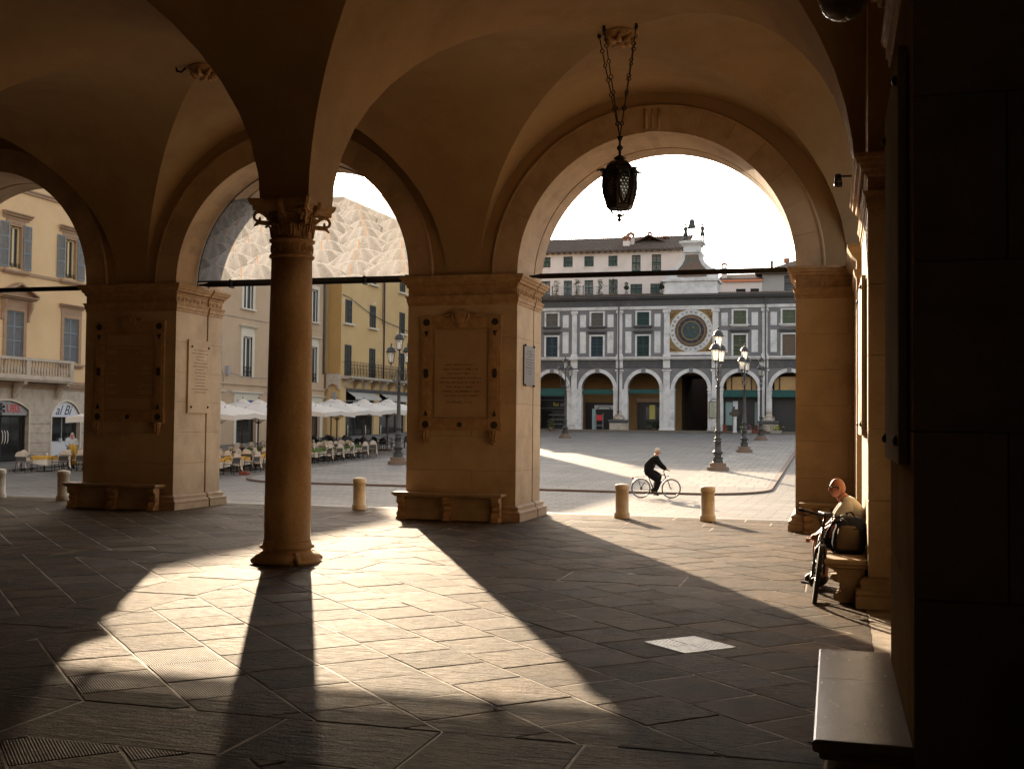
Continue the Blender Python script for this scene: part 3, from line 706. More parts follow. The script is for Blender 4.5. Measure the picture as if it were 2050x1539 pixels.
# ---- printed banner hanging in the middle arch
import numpy as np
def banner():
    cx = -11.385; R = 2.74; z0 = 5.19; nx, nz = 400, 200
    rr = np.random.RandomState(5)
    ums = []; g = rr.rand(nz, nx)
    z = 6.98; k = 0
    while z > 4.7:
        t = (6.98-z)/1.9; w = 0.62+0.85*t; h = 0.24+0.32*t; x = -2.9+(0.5 if k % 2 else 0.0)*w
        while x < 3.2:
            ums.append((x+rr.uniform(-.10,.10)*w, z+rr.uniform(-.04,.04), w*rr.uniform(.95,1.15), h*rr.uniform(.9,1.15), rr.uniform(-.16,.16), rr.randint(0,2))); x += w*0.92
        z -= h*0.62; k += 1
    ums.sort(key=lambda u: -u[1])
    X = np.linspace(-R, R, nx)[None, :].repeat(nz, 0); Z = np.linspace(z0, 5.05+R, nz)[:, None].repeat(nx, 1)
    C = np.ones((nz, nx))*0.95; A = np.ones((nz, nx))*0.12; O = np.zeros((nz, nx)); edge = 7.03+0.03*np.sin(X*3); below = Z < edge
    C[below] = 0.5; A[below] = 0.96
    for ux, uz, w, h, tilt, odd in ums:
        dx = (X-ux)/(w*0.60); dz = (Z-uz)/h - tilt*dx          # apex at 0,0 ; rim reaches dx=+-1
        topc = -0.62*np.abs(dx)**1.8
        botc = -0.62-1.15*np.sqrt(np.clip(1-dx**2, 0, 1))
        inside = (np.abs(dx) < 1) & (dz < topc) & (dz > botc) & below
        # gores curve from the apex down to the rim
        depth = np.clip((topc-dz)/(topc-botc+1e-6), 0, 1)
        lon = np.arcsin(np.clip(dx/(np.sqrt(np.clip(1.25*(0.10-dz), 0.02, 1.0))+0.02), -1, 1))
        q = (lon+pi/2+0.10*odd)/(pi/7.0); gi = np.floor(q); f = q-gi
        base = 0.78+0.14*np.cos(gi*2.4+odd)
        base = base - 0.16*np.sin(lon*0.9-0.3) - 0.10*(np.mod(gi+odd, 3) == 0)
        shade = base*(1.08-0.50*depth**1.3)
        shade = shade*(1-0.16*np.exp(-((f-0.5)/0.35)**2))
        shade = np.where((f < 0.06), shade+0.16, shade)
        shade = np.where(np.abs(dz-topc) < 0.04, 0.98, shade)
        shade = np.where(depth > 0.90, 0.34, shade)
        spk = (g > 0.90) & (np.sin(X*23+ux*9)*np.cos(Z*31) > 0.1); shade = np.where(spk, shade*0.55, shade)
        C = np.where(inside, np.clip(shade, 0.16, 1.0), C); O = np.where(inside, 0, O)
        pole = (np.abs(X-ux-0.02*odd) < 0.014) & (Z > uz-0.02) & (Z < uz+h*0.42) & (Z < edge+0.06)
        C = np.where(pole, 0.6, C); O = np.where(pole, 1, O)
    C = np.clip(C*(0.94+0.12*rr.rand(nz, nx)), 0, 1)
    keep = (X**2+(Z-5.05)**2 < R*R)
    verts = []; cols = []; idx = -np.ones((nz, nx), int)
    kk = np.zeros_like(keep)
    kk[:-1,:-1] = keep[:-1,:-1] & keep[1:,:-1] & keep[:-1,1:] & keep[1:,1:]
    use = np.zeros_like(keep)
    use[:-1,:-1] |= kk[:-1,:-1]; use[1:,:-1] |= kk[:-1,:-1]; use[:-1,1:] |= kk[:-1,:-1]; use[1:,1:] |= kk[:-1,:-1]
    for j in range(nz):
        for i in range(nx):
            if use[j,i]:
                idx[j,i] = len(verts); verts.append((float(X[j,i]), 0.0, float(Z[j,i])-5.05))
                c = C[j,i]
                if O[j,i]: cols.append((0.24,0.15,0.09,A[j,i]))
                else: cols.append((c*0.25, c*0.25*(0.93+0.06*c), c*0.25*(0.88+0.12*c), A[j,i]))
    faces = [(idx[j,i], idx[j,i+1], idx[j+1,i+1], idx[j+1,i]) for j in range(nz-1) for i in range(nx-1) if kk[j,i]]
    me = bpy.data.meshes.new('printed_sheet'); me.from_pydata(verts, [], [tuple(int(q) for q in f) for f in faces])
    ca = me.color_attributes.new('print', 'FLOAT_COLOR', 'POINT'); ca.data.foreach_set('color', [q for c in cols for q in c])
    m = bpy.data.materials.new('printed_mesh_fabric'); m.use_nodes = True; nt = m.node_tree; N = nt.nodes; L = nt.links; N.clear()
    out = N.new('ShaderNodeOutputMaterial'); at = N.new('ShaderNodeAttribute'); at.attribute_name = 'print'
    tr = N.new('ShaderNodeBsdfTransparent'); tl = N.new('ShaderNodeBsdfTranslucent'); df = N.new('ShaderNodeBsdfDiffuse')
    m1 = N.new('ShaderNodeMixShader'); m1.inputs[0].default_value = 0.25; L.new(tl.outputs[0], m1.inputs[1]); L.new(df.outputs[0], m1.inputs[2])
    L.new(at.outputs['Color'], tl.inputs[0]); L.new(at.outputs['Color'], df.inputs[0])
    m2 = N.new('ShaderNodeMixShader'); mr = N.new('ShaderNodeMath'); mr.operation = 'MULTIPLY'; mr.inputs[1].default_value = 0.99
    L.new(at.outputs['Alpha'], mr.inputs[0]); L.new(mr.outputs[0], m2.inputs[0]); L.new(tr.outputs[0], m2.inputs[1]); L.new(m1.outputs[0], m2.inputs[2]); L.new(m2.outputs[0], out.inputs['Surface'])
    me.materials.append(m)
    t = thing('printed_banner', 'half round translucent banner printed with rows of open umbrellas hanging in the middle arch', 'banner', (cx, 23.32, 5.05))
    o = bpy.data.objects.new('printed_sheet', me); COL.objects.link(o); o.parent = t
    mb = MB(); mb.bx(-R,-0.02,0.115,R,0.02,0.15); mb.tube([(R*cos(a),0,R*sin(a)) for a in [pi*i/40 for i in range(41)]], 0.014, 5)
    for x in (-1.9,-0.2,1.4,2.4): mb.bx(x-0.02,-0.03,-0.02,x+0.02,0.16,0.17)
    mb.build('frame', M_IRON, t)
banner()

# ---- hanging lantern
def hanging_lantern():
    t = thing('hanging_lantern', 'black wrought iron lantern hanging on four chains in the right arch', 'lantern', (-3.47, 18.88, 0))
    zc = 6.83
    hooks = [(-0.36,-0.06,8.62),(0.27,0.08,8.60),(-0.22,-0.62,8.30),(0.38,-0.55,8.34)]
    hooks = [(-0.33,0.0,8.60),(0.23,0.02,8.60),(-0.18,-0.38,8.56),(0.30,-0.38,8.56)]; t.scale = (1.13,1.13,1.0)
    for h in hooks:
        mb = MB(); a = Vector(h); b = Vector((0.0,-0.01,zc)); n = 7
        mb.tube([a+Vector((0,0,0.04)), a, a-Vector((0,0,0.05))], 0.022, 6)
        for k in range(n):
            p = a.lerp(b, k/n); q = a.lerp(b, (k+1)/n); d = (q-p).normalized(); p2 = p+d*0.055
            s = d.cross(Vector((0,1,0.2))).normalized() if k % 2 else d.cross(Vector((0.5,1,0))).normalized()
            mb.tube([p+d*0.025+(d*cos(w)+s*sin(w))*0.030 for w in [2*pi*i/8 for i in range(8)]], 0.0085, 5, closed=True)
            mb.tube([p2, q], 0.009, 5)
        mb.build('chain', M_IRON, t)
    mb = MB(); mb.lathe([(0.012,6.86),(0.05,6.84),(0.03,6.79),(0.018,6.76),(0.018,6.70),(0.045,6.67),(0.045,6.63),(0.02,6.60),(0.02,6.53),(0.09,6.48),(0.09,6.46),(0.03,6.43)], 10); mb.build('hanging_stem', M_IRON, t)
    mb = MB(); mb.lathe([(0.03,6.45),(0.14,6.41),(0.20,6.35),(0.22,6.29),(0.31,6.26),(0.31,6.235),(0.22,6.23)], 6, a0=pi/6, smooth=False)
    for k in range(6):
        a = pi/6+k*pi/3; mb.tube([(0.25*cos(a),0.25*sin(a),6.28),(0.34*cos(a),0.34*sin(a),6.25),(0.36*cos(a),0.36*sin(a),6.22)], [0.02,0.015,0.004], 5)
    mb.build('roof', M_IRON, t)
    prof = [(0.245,6.23),(0.255,6.0),(0.235,5.85),(0.185,5.68),(0.175,5.64)]
    mb = MB()
    for k in range(6):
        a = pi/6+k*pi/3; mb.tube([(r*cos(a),r*sin(a),z) for r, z in prof], 0.028, 6)
        mb.tube([(0.27*cos(a),0.27*sin(a),5.98),(0.31*cos(a),0.31*sin(a),5.95),(0.33*cos(a),0.33*sin(a),5.99),(0.31*cos(a),0.31*sin(a),6.02)], 0.008, 4)
        mb.tube([(0.20*cos(a),0.20*sin(a),5.69),(0.24*cos(a),0.24*sin(a),5.66),(0.24*cos(a),0.24*sin(a),5.70)], 0.007, 4)
        # pointed tracery in each side
        am = a+pi/6
        e = Vector((-sin(am),cos(am),0)); nrm = Vector((cos(am),sin(am),0))
        for sg in (-1, 1):
            mb.tube([nrm*0.225+e*sg*0.115+Vector((0,0,6.22)), nrm*0.222+e*sg*0.10+Vector((0,0,6.08)), nrm*0.205+e*sg*0.075+Vector((0,0,5.86)), nrm*0.165+e*sg*0.01+Vector((0,0,5.68))], 0.024, 5)
            mb.tube([nrm*0.222+e*sg*0.10+Vector((0,0,6.08)), nrm*0.225+e*sg*0.05+Vector((0,0,6.17)), nrm*0.225+Vector((0,0,6.21))], 0.02, 5)
    mb.lathe([(0.19,5.70),(0.205,5.67),(0.19,5.62),(0.13,5.60),(0.12,5.62)], 6, a0=pi/6, smooth=False)
    for k in range(6):
        a = pi/6+k*pi/3; mb.tube([(0.15*cos(a),0.15*sin(a),5.61),(0.11*cos(a),0.11*sin(a),5.53),(0.025*cos(a),0.025*sin(a),5.49)], 0.011, 5)
    mb.lathe([(0.03,5.53),(0.035,5.49),(0.018,5.465),(0.04,5.435),(0.012,5.40),(0.004,5.38)], 8)
    mb.build('frame', M_IRON, t)
    mg = bpy.data.materials.new('bottle_glass'); mg.use_nodes = True; nt = mg.node_tree; b = nt.nodes['Principled BSDF']
    b.inputs['Base Color'].default_value = (0.75,0.73,0.66,1); b.inputs['Transmission Weight'].default_value = 0.85; b.inputs['Roughness'].default_value = 0.35
    ml = flat('lead_came', (0.03,0.028,0.025), 0.6)
    for k in range(6):
        am = k*pi/3+pi/3; e = Vector((-sin(am),cos(am),0)); nrm = Vector((cos(am),sin(am),0))
        pts = [(0.216,6.22,0.11),(0.222,6.0,0.105),(0.205,5.85,0.09),(0.158,5.68,0.06)]
        mb = MB(); rows = [[tuple(nrm*(r*0.94)+e*s*w+Vector((0,0,z))) for s in (-1,1)] for r, z, w in pts]
        for j in range(3): mb.add([rows[j][0],rows[j][1],rows[j+1][1],rows[j+1][0]], [(0,1,2,3)], 0)
        for j in range(9):
            z = 5.74+j*0.052; r = 0.17+0.045*min(1,(z-5.7)/0.25)
            for i in range(-2, 3):
                xo = i*0.052+(0.026 if j % 2 else 0)
                if abs(xo) > 0.095: continue
                c = nrm*(r*0.94+0.008)+e*xo+Vector((0,0,z))
                mb.tube([c+(e*cos(w)+Vector((0,0,1))*sin(w))*0.024 for w in [2*pi*q/7 for q in range(7)]], 0.010, 3, m=1, closed=True)
        mb.build('glass_panel', [mg, ml], t, recalc=False)
hanging_lantern()

# small spot lamp on the wall, glass globe lamp above the near bench
mb = MB(); mb.tube([(0.25,0,0.02),(0.0,0,0.03)], 0.018, 6); mb.tube([(-0.03,0,0.06),(-0.03,0,-0.10)], [0.05,0.07], 10); mb.tube([(-0.03,0,-0.10),(-0.03,0,-0.14)], [0.075,0.06], 10)
tag(mb.build('spot_lamp', M_IRON, None, (0.10,18.8,5.95)), 'small black spot lamp on an arm beside the right arch', 'lamp')
t = thing('globe_lamp', 'round glass ceiling globe lamp cut by the top edge of the view', 'lamp', (0.055,7.0,4.56))
mg = bpy.data.materials.new('globe_glass'); mg.use_nodes = True; b = mg.node_tree.nodes['Principled BSDF']; b.inputs['Base Color'].default_value = (0.5,0.42,0.34,1); b.inputs['Roughness'].default_value = 0.08; b.inputs['Transmission Weight'].default_value = 0.6
mb = MB(); mb.sph((0,0,0), 0.15, 24); mb.build('globe', mg, t)
mb = MB(); mb.lathe([(0.155,0.0),(0.165,0.02),(0.16,0.10),(0.09,0.17),(0.03,0.2),(0.03,0.3)], 20); mb.tube([(0,0,0.28),(0.32,0,0.3)], 0.025, 8); mb.sph((0,0,-0.02), 0.075, 12); mb.build('fitting', M_IRON, t)
# ================================================================== FLOOR OF THE LOGGIA
fl = structure('loggia_floor')
mb = MB(); mb.bx(-24.4,-9,-0.30,1.5,24.92,-0.0045); mb.build('mortar_bed', M_MORTAR, fl)
def clip(poly, a, b, c):    # keep a*x+b*y<=c
    out = []
    for i in range(len(poly)):
        p, q = poly[i], poly[(i+1) % len(poly)]; dp = a*p[0]+b*p[1]-c; dq = a*q[0]+b*q[1]-c
        if dp <= 0: out.append(p)
        if dp*dq < 0:
            t = dp/(dp-dq); out.append((p[0]+t*(q[0]-p[0]), p[1]+t*(q[1]-p[1])))
    return out
def area(p): return 0.5*abs(sum(p[i][0]*p[(i+1)%len(p)][1]-p[(i+1)%len(p)][0]*p[i][1] for i in range(len(p))))
slabs = []
fr = random.Random(4)
def diag_field(x0, x1, y0, y1):
    s2 = sqrt(0.5)
    k0 = int((x0+y0-2.84)/0.9)-2; k1 = int((x1+y1-2.84)/0.9)+2
    for k in range(k0, k1):
        c0 = 2.84+0.9*k; c1 = c0+0.9       # x+y between
        d = (x0-y1)-1.2-fr.random()         # x-y coordinate
        while d < (x1-y0)+1.5:
            L = fr.choice((0.84,0.88,0.9,0.9,0.95,1.05))*1.0; e = d+L
            sk = fr.uniform(-0.02,0.02)
            P = [((c0+d)/2,(c0-d)/2),((c0+e)/2,(c0-e)/2),((c1+e+sk)/2,(c1-e-sk)/2),((c1+d)/2,(c1-d)/2)]
            for a, b, c in ((1,0,x1),(-1,0,-x0),(0,1,y1),(0,-1,-y0)):
                P = clip(P, a, b, c)
                if len(P) < 3: break
            if len(P) >= 3 and area(P) > 0.012: slabs.append((P, fr.choice((0,0,0,2,2,2,0,1))))
            d = e
def band(x0, x1, y0, y1, along):
    p = (x0 if along == 'x' else y0) - fr.random(); end = x1 if along == 'x' else y1
    while p < end:
        L = fr.uniform(0.9,1.7); q = min(p+L, end); a = max(p, x0 if along == 'x' else y0)
        if q-a > 0.08:
            sk = fr.uniform(-.25,.25) if fr.random() < 0.3 else 0.0
            P = [(a,y0),(q,y0),(q,y1),(a,y1)] if along == 'x' else [(x0,a),(x1,a),(x1,q),(x0,q)]
            slabs.append((P, fr.choice((0,2,2))))
        p = q
bx_ = [(-23.0,-15.85),(-14.92,-7.95),(-7.02,0.36)]
by_ = [(-1.0,6.18),(7.08,14.35),(15.28,21.9)]
for X in bx_[1:]:
    for Y in by_: diag_field(X[0], X[1], Y[0], Y[1])
for xb0, xb1 in ((-7.95,-7.02),(-15.85,-14.92)):
    for Y in by_: band(xb0, xb1, Y[0], Y[1], 'y')
for yb0, yb1 in ((6.18,7.08),(14.35,15.28),(21.9,22.75)): band(-23.0, 0.36, yb0, yb1, 'x')
for cx in CX:
    for y0, y1 in ((22.75,23.5),(23.5,24.25),(24.25,24.92)): band(cx-RA, cx+RA, y0, y1, 'x')
diag_field(-23.0,-15.85,7.08,14.35); diag_field(-23.0,-15.85,15.28,21.9)
def slab_geo(P):
    # roughened outline, chamfered top, slight tilt
    cx = sum(p[0] for p in P)/len(P); cy = sum(p[1] for p in P)/len(P)
    g = 0.009; Q = []
    n = len(P)
    for i in range(n):
        p, q = Vector(P[i]), Vector(P[(i+1)%n]); L = (q-p).length; k = max(1, int(L/0.17))
        for j in range(k):
            w = p.lerp(q, j/k)
            if j: w += Vector((fr.uniform(-.0035,.0035), fr.uniform(-.0035,.0035)))
            Q.append(w)
    c = Vector((cx,cy)); dz = fr.uniform(-.002,.003); tx, ty = fr.uniform(-.003,.003), fr.uniform(-.003,.003)
    def ring(ins, z):
        o = []
        for w in Q:
            d = (c-w); l = d.length; o.append((w.x+d.x/l*ins*1.25, w.y+d.y/l*ins*1.25, z+((w.x-cx)*tx+(w.y-cy)*ty if z > -.012 else 0)))
        return o
    return [ring(g,-0.02), ring(g,-0.005+dz), ring(g+0.003,-0.0015+dz), ring(g+0.010,dz)], len(Q)
def vis(P):
    cx = sum(p[0] for p in P)/len(P); cy = sum(p[1] for p in P)/len(P); v = Vector((cx,cy,0))-EYE
    d = v.dot(fw)
    if d < 2: return 0
    px = F_PX*v.dot(rt2)/d; py = F_PX*v.dot(up2)/d
    if abs(px) > 1100 or abs(py) > 850: return 0
    return area(P)*2.0/d**3
drain_c = Vector((-1.262,10.545))
slabs = [s for s in slabs if not (abs(sum(p[0] for p in s[0])/len(s[0])-drain_c.x)+abs(sum(p[1] for p in s[0])/len(s[0])-drain_c.y) < 0.25)]
slabs = [s for s in slabs if vis(s[0]) > 0 or sum(p[1] for p in s[0])/len(s[0]) > 3]
order = sorted(range(len(slabs)), key=lambda i: -vis(slabs[i][0]))
rest = MB()
for rank, i in enumerate(order):
    P, kd = slabs[i]; rings, n = slab_geo(P)
    if rank < 296:
        cx = sum(p[0] for p in P)/len(P); cy = sum(p[1] for p in P)/len(P)
        mb = MB(); mb.loft([[(x-cx,y-cy,z) for x,y,z in r] for r in rings], 0)
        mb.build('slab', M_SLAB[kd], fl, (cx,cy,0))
    else: rest.loft(rings, kd)
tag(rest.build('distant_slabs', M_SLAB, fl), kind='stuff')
# drain cover
M_DRAIN = mat('worn_galvanised_iron', (0.60,0.59,0.56), (0.46,0.45,0.43), 12, 0.45, metal=0.25, fine=0.15)
dt = thing('drain_cover', 'pale grooved square drain cover set in the paving right of centre', 'drain cover', (drain_c.x, drain_c.y, 0), radians(46))
h = 0.295
mb = MB(); mb.bx(-h,-h,-0.012,h,h,-0.004); mb.build('plate', M_MORTAR, dt)
mb = MB()
for x0,y0,x1,y1 in ((-h,-h,h,-h+.018),(-h,h-.018,h,h),(-h,-h,-h+.018,h),(h-.018,-h,h,h),(-.01,-h,.01,h),(-h,-.01,h,.01)): mb.bx(x0,y0,-0.004,x1,y1,0.007)
mb.build('rim', M_DRAIN, dt)
for qx in (-1,1):
    for qy in (-1,1):
        for k in range(6):
            a = 0.045+k*0.041
            mb = MB()
            if qx*qy > 0: mb.bx(min(qx*.02,qx*.275),qy*a-.012,-0.004,max(qx*.02,qx*.275),qy*a+.012,0.006)
            else: mb.bx(qx*a-.012,min(qy*.02,qy*.275),-0.004,qx*a+.012,max(qy*.02,qy*.275),0.006)
            mb.build('bar', M_DRAIN, dt)

# ================================================================== GROUND OUTSIDE
def zsq(y): return -0.52+0.0247*(min(max(y,43.0),118.0)-43.0)
def zst(y): return zsq(y)-0.08
def paving(name, c1, c2, mortar, bw, rh, rot=0.0, bump=0.006, rough=0.75):
    m = bpy.data.materials.new(name); m.use_nodes = True; nt = m.node_tree; N = nt.nodes; L = nt.links; b = N['Principled BSDF']
    geo = N.new('ShaderNodeNewGeometry'); mp = N.new('ShaderNodeMapping'); mp.inputs['Rotation'].default_value = (0,0,rot); L.new(geo.outputs['Position'], mp.inputs[0])
    nz0 = N.new('ShaderNodeTexNoise'); nz0.inputs['Scale'].default_value = 0.8; L.new(mp.outputs[0], nz0.inputs['Vector'])
    ad = N.new('ShaderNodeVectorMath'); ad.operation = 'MULTIPLY_ADD'; L.new(nz0.outputs['Color'], ad.inputs[0]); ad.inputs[1].default_value = (0.10,0.10,0); L.new(mp.outputs[0], ad.inputs[2])
    br = N.new('ShaderNodeTexBrick'); L.new(ad.outputs[0], br.inputs['Vector']); br.inputs['Scale'].default_value = 1.0
    br.inputs['Brick Width'].default_value = bw; br.inputs['Row Height'].default_value = rh; br.inputs['Mortar Size'].default_value = 0.022; br.inputs['Mortar Smooth'].default_value = 0.3
    br.inputs['Color1'].default_value = (*c1,1); br.inputs['Color2'].default_value = (*c2,1); br.inputs['Mortar'].default_value = (*mortar,1); br.inputs['Bias'].default_value = 0.0
    nz = N.new('ShaderNodeTexNoise'); nz.inputs['Scale'].default_value = 0.35; nz.inputs['Detail'].default_value = 7; nz.inputs['Roughness'].default_value = 0.7; L.new(geo.outputs['Position'], nz.inputs['Vector'])
    rp = N.new('ShaderNodeValToRGB'); rp.color_ramp.elements[0].position = 0.3; rp.color_ramp.elements[1].position = 0.7; rp.color_ramp.elements[0].color = (0.72,0.72,0.74,1); rp.color_ramp.elements[1].color = (1.12,1.1,1.06,1); L.new(nz.outputs[0], rp.inputs[0])
    nf = N.new('ShaderNodeTexNoise'); nf.inputs['Scale'].default_value = 9; nf.inputs['Detail'].default_value = 6; L.new(geo.outputs['Position'], nf.inputs['Vector'])
    rf = N.new('ShaderNodeValToRGB'); rf.color_ramp.elements[0].position = 0.3; rf.color_ramp.elements[1].position = 0.7; rf.color_ramp.elements[0].color = (0.84,)*3+(1,); rf.color_ramp.elements[1].color = (1.1,)*3+(1,); L.new(nf.outputs[0], rf.inputs[0])
    def mul(a, c):
        x = N.new('ShaderNodeMix'); x.data_type = 'RGBA'; x.blend_type = 'MULTIPLY'; x.clamp_result = False; x.inputs[0].default_value = 1.0; L.new(a, x.inputs[6]); L.new(c, x.inputs[7]); return x.outputs[2]
    L.new(mul(mul(br.outputs['Color'], rp.outputs[0]), rf.outputs[0]), b.inputs['Base Color'])
    b.inputs['Roughness'].default_value = rough; b.inputs['Specular IOR Level'].default_value = 0.15
    bp = N.new('ShaderNodeBump'); bp.inputs['Distance'].default_value = bump; bp.inputs['Strength'].default_value = 1.0
    mh = N.new('ShaderNodeMath'); mh.operation = 'MULTIPLY_ADD'; L.new(br.outputs['Fac'], mh.inputs[0]); mh.inputs[1].default_value = -1.0; L.new(nf.outputs[0], mh.inputs[2])
    L.new(mh.outputs[0], bp.inputs['Height']); L.new(bp.outputs[0], b.inputs['Normal'])
    return m
M_STREET = paving('street_paving', (0.225,0.214,0.20), (0.17,0.16,0.148), (0.055,0.05,0.045), 0.95, 0.36, radians(2))
M_SQUARE = paving('square_paving', (0.24,0.23,0.216), (0.18,0.172,0.16), (0.06,0.055,0.05), 1.1, 0.50, radians(-3))
M_EDGE = paving('square_edge_flags', (0.30,0.285,0.26), (0.24,0.225,0.21), (0.09,0.085,0.08), 0.75, 1.25, 0)
M_KERB = mat('brown_kerb_stone', (0.13,0.085,0.06), (0.10,0.065,0.045), 4, 0.8, 0.004, 20)
M_STEP = mat('step_stone', (0.17,0.14,0.105), (0.13,0.105,0.08), 3, 0.7, 0.004, 20)
ys = [-60, 24.9, 43, 60, 80, 100, 118, 420]; xs = [-320, -60, -25, -2, 60, 320]
mb = MB(); v = [(x, y, zst(y)) for y in ys for x in xs]; nxs = len(xs)
f = [(j*nxs+i, j*nxs+i+1, (j+1)*nxs+i+1, (j+1)*nxs+i) for j in range(len(ys)-1) for i in range(nxs-1)]
mb.add(v, f); tag(mb.build('street', M_STREET, recalc=False), kind='structure')
# raised square with rounded corners
out = []
def corner(cx, cy, r, a0, a1, n=10):
    for i in range(n+1):
        a = radians(a0+(a1-a0)*i/n); out.append((cx+r*cos(a), cy+r*sin(a)))
corner(-25+3.2, 43.2+3.2, 3.2, 180, 270); corner(-2.3-3.0, 42.9+3.0, 3.0, 270, 360); out += [(-2.3,112),(-25,112)]
c0 = Vector((-13.5,78))
def inset(P, d):
    n = len(P); R_ = []
    for i in range(n):
        a, b, c = Vector(P[i-1]), Vector(P[i]), Vector(P[(i+1)%n]); e1 = (b-a).normalized(); e2 = (c-b).normalized()
        nn = Vector((-e1.y-e2.y, e1.x+e2.x)).normalized(); k = max(0.5, nn.dot(Vector((-e1.y,e1.x)))); q = b+nn*d/k; R_.append((q.x,q.y))
    return R_
inn = inset(out, 0.22); inn2 = inset(out, 0.20)
mb = MB(); mb.loft([[(x,y,zst(y)-0.05) for x,y in out],[(x,y,zsq(y)-0.01) for x,y in out],[(x,y,zsq(y)) for x,y in inset(out,0.012)],[(x,y,zsq(y)) for x,y in inn],[(x,y,zsq(y)-0.1) for x,y in inn]], caps=False)
tag(mb.build('square_kerb', M_KERB), kind='structure')
mb = MB(); mb.add([(x,y,zsq(y)-0.002) for x,y in inn2], [tuple(range(len(inn2)))]); tag(mb.build('square_pavement', M_SQUARE, recalc=False), kind='structure')
# lighter flag rows along the right and far edges of the square
mb = MB(); mb.add([(-6.2,46,zsq(46)+.002),(-2.53,46,zsq(46)+.002),(-2.53,111.7,zsq(111.7)+.002),(-6.2,111.7,zsq(111.7)+.002)], [(0,1,2,3)])
tag(mb.build('edge_flagstones', M_EDGE, recalc=False), kind='structure')
# pavement in front of the left-hand buildings and steps of the loggia
mb = MB(); mb.loft([[(-41.9,20,zst(20)),(-37.4,20,zst(20)),(-37.4,43,zst(43)),(-37.4,118,zst(118)),(-41.9,118,zst(118)),(-41.9,43,zst(43))],
                    [(-41.9,20,zst(20)+.12),(-37.4,20,zst(20)+.12),(-37.4,43,zst(43)+.12),(-37.4,118,zst(118)+.12),(-41.9,118,zst(118)+.12),(-41.9,43,zst(43)+.12)]])
tag(mb.build('side_pavement', M_STREET), kind='structure')
st = structure('loggia_steps')
for k in range(4):
    mb = MB(); mb.bx(-26,24.9,-0.75,3,25.22+0.32*k,-0.013-0.14*k if k else -0.014); 
    mb = MB(); z1 = -0.02-0.145*(k+0); mb.bx(-26, 24.925 if k == 0 else 24.93+0.32*k, -0.9, 3, 24.93+0.32*(k+1), z1 if k else -0.004); mb.build('step', M_STEP, st, bevel=0.008)

# ---- bollards
def make_bollard(label):
    mb = MB(); mb.lathe([(0.166,0),(0.168,0.02),(0.168,0.10),(0.158,0.125),(0.145,0.135),(0.142,0.40),(0.137,0.605),(0.152,0.612),(0.156,0.625),(0.154,0.69),(0.150,0.705),(0.12,0.722),(0.05,0.736),(1e-3,0.74)], 28)
    o = mb.build('bollard', M_BOLL); return tag(o, label, 'bollard', 'stone bollards in the arches')
M_BOLL = mat('bollard_stone', (0.80,0.70,0.53), (0.70,0.59,0.43), 5, 0.7, 0.003, 40, stain=(0.24,0.17,0.10), stain_scale=3, stain_amt=0.5, fine=0.1)
b0 = make_bollard('stone bollard behind the rear wheel of the cyclist, left one in the right arch'); b0.location = (-4.35,24.21,0)
for x, lb in ((-2.53,'stone bollard in front of the large lamp post, right one in the right arch'),(-10.39,'stone bollard between the round column and the middle pier'),
              (-12.32,'stone bollard hidden behind the round column'),(-18.26,'grey shaded stone bollard in the left arch beside the dark pier'),(-20.13,'stone bollard cut by the left edge of the view')):
    c = b0.copy(); COL.objects.link(c); c.location = (x, 24.17, 0); c['label'] = lb

# ---- lamp posts
M_LAMPIRON = mat('lamp_post_paint', (0.060,0.058,0.056), (0.045,0.043,0.042), 5, 0.45, 0.001, 40, metal=0.3, fine=0.12)
M_PLINTH = mat('lamp_plinth_stone', (0.22,0.15,0.105), (0.17,0.12,0.085), 6, 0.8, 0.004, 25)
M_FROST = bpy.data.materials.new('frosted_lamp_glass'); M_FROST.use_nodes = True
_nt = M_FROST.node_tree; _nt.nodes.clear(); _o = _nt.nodes.new('ShaderNodeOutputMaterial'); _a = _nt.nodes.new('ShaderNodeBsdfTranslucent'); _b = _nt.nodes.new('ShaderNodeBsdfTransparent'); _g = _nt.nodes.new('ShaderNodeBsdfGlossy'); _m = _nt.nodes.new('ShaderNodeMixShader'); _m2 = _nt.nodes.new('ShaderNodeMixShader')
_a.inputs[0].default_value = (0.95,0.92,0.86,1); _g.inputs['Roughness'].default_value = 0.1; _m.inputs[0].default_value = 0.45; _m2.inputs[0].default_value = 0.08
_nt.links.new(_a.outputs[0], _m.inputs[1]); _nt.links.new(_b.outputs[0], _m.inputs[2]); _nt.links.new(_m.outputs[0], _m2.inputs[1]); _nt.links.new(_g.outputs[0], _m2.inputs[2]); _nt.links.new(_m2.outputs[0], _o.inputs[0])
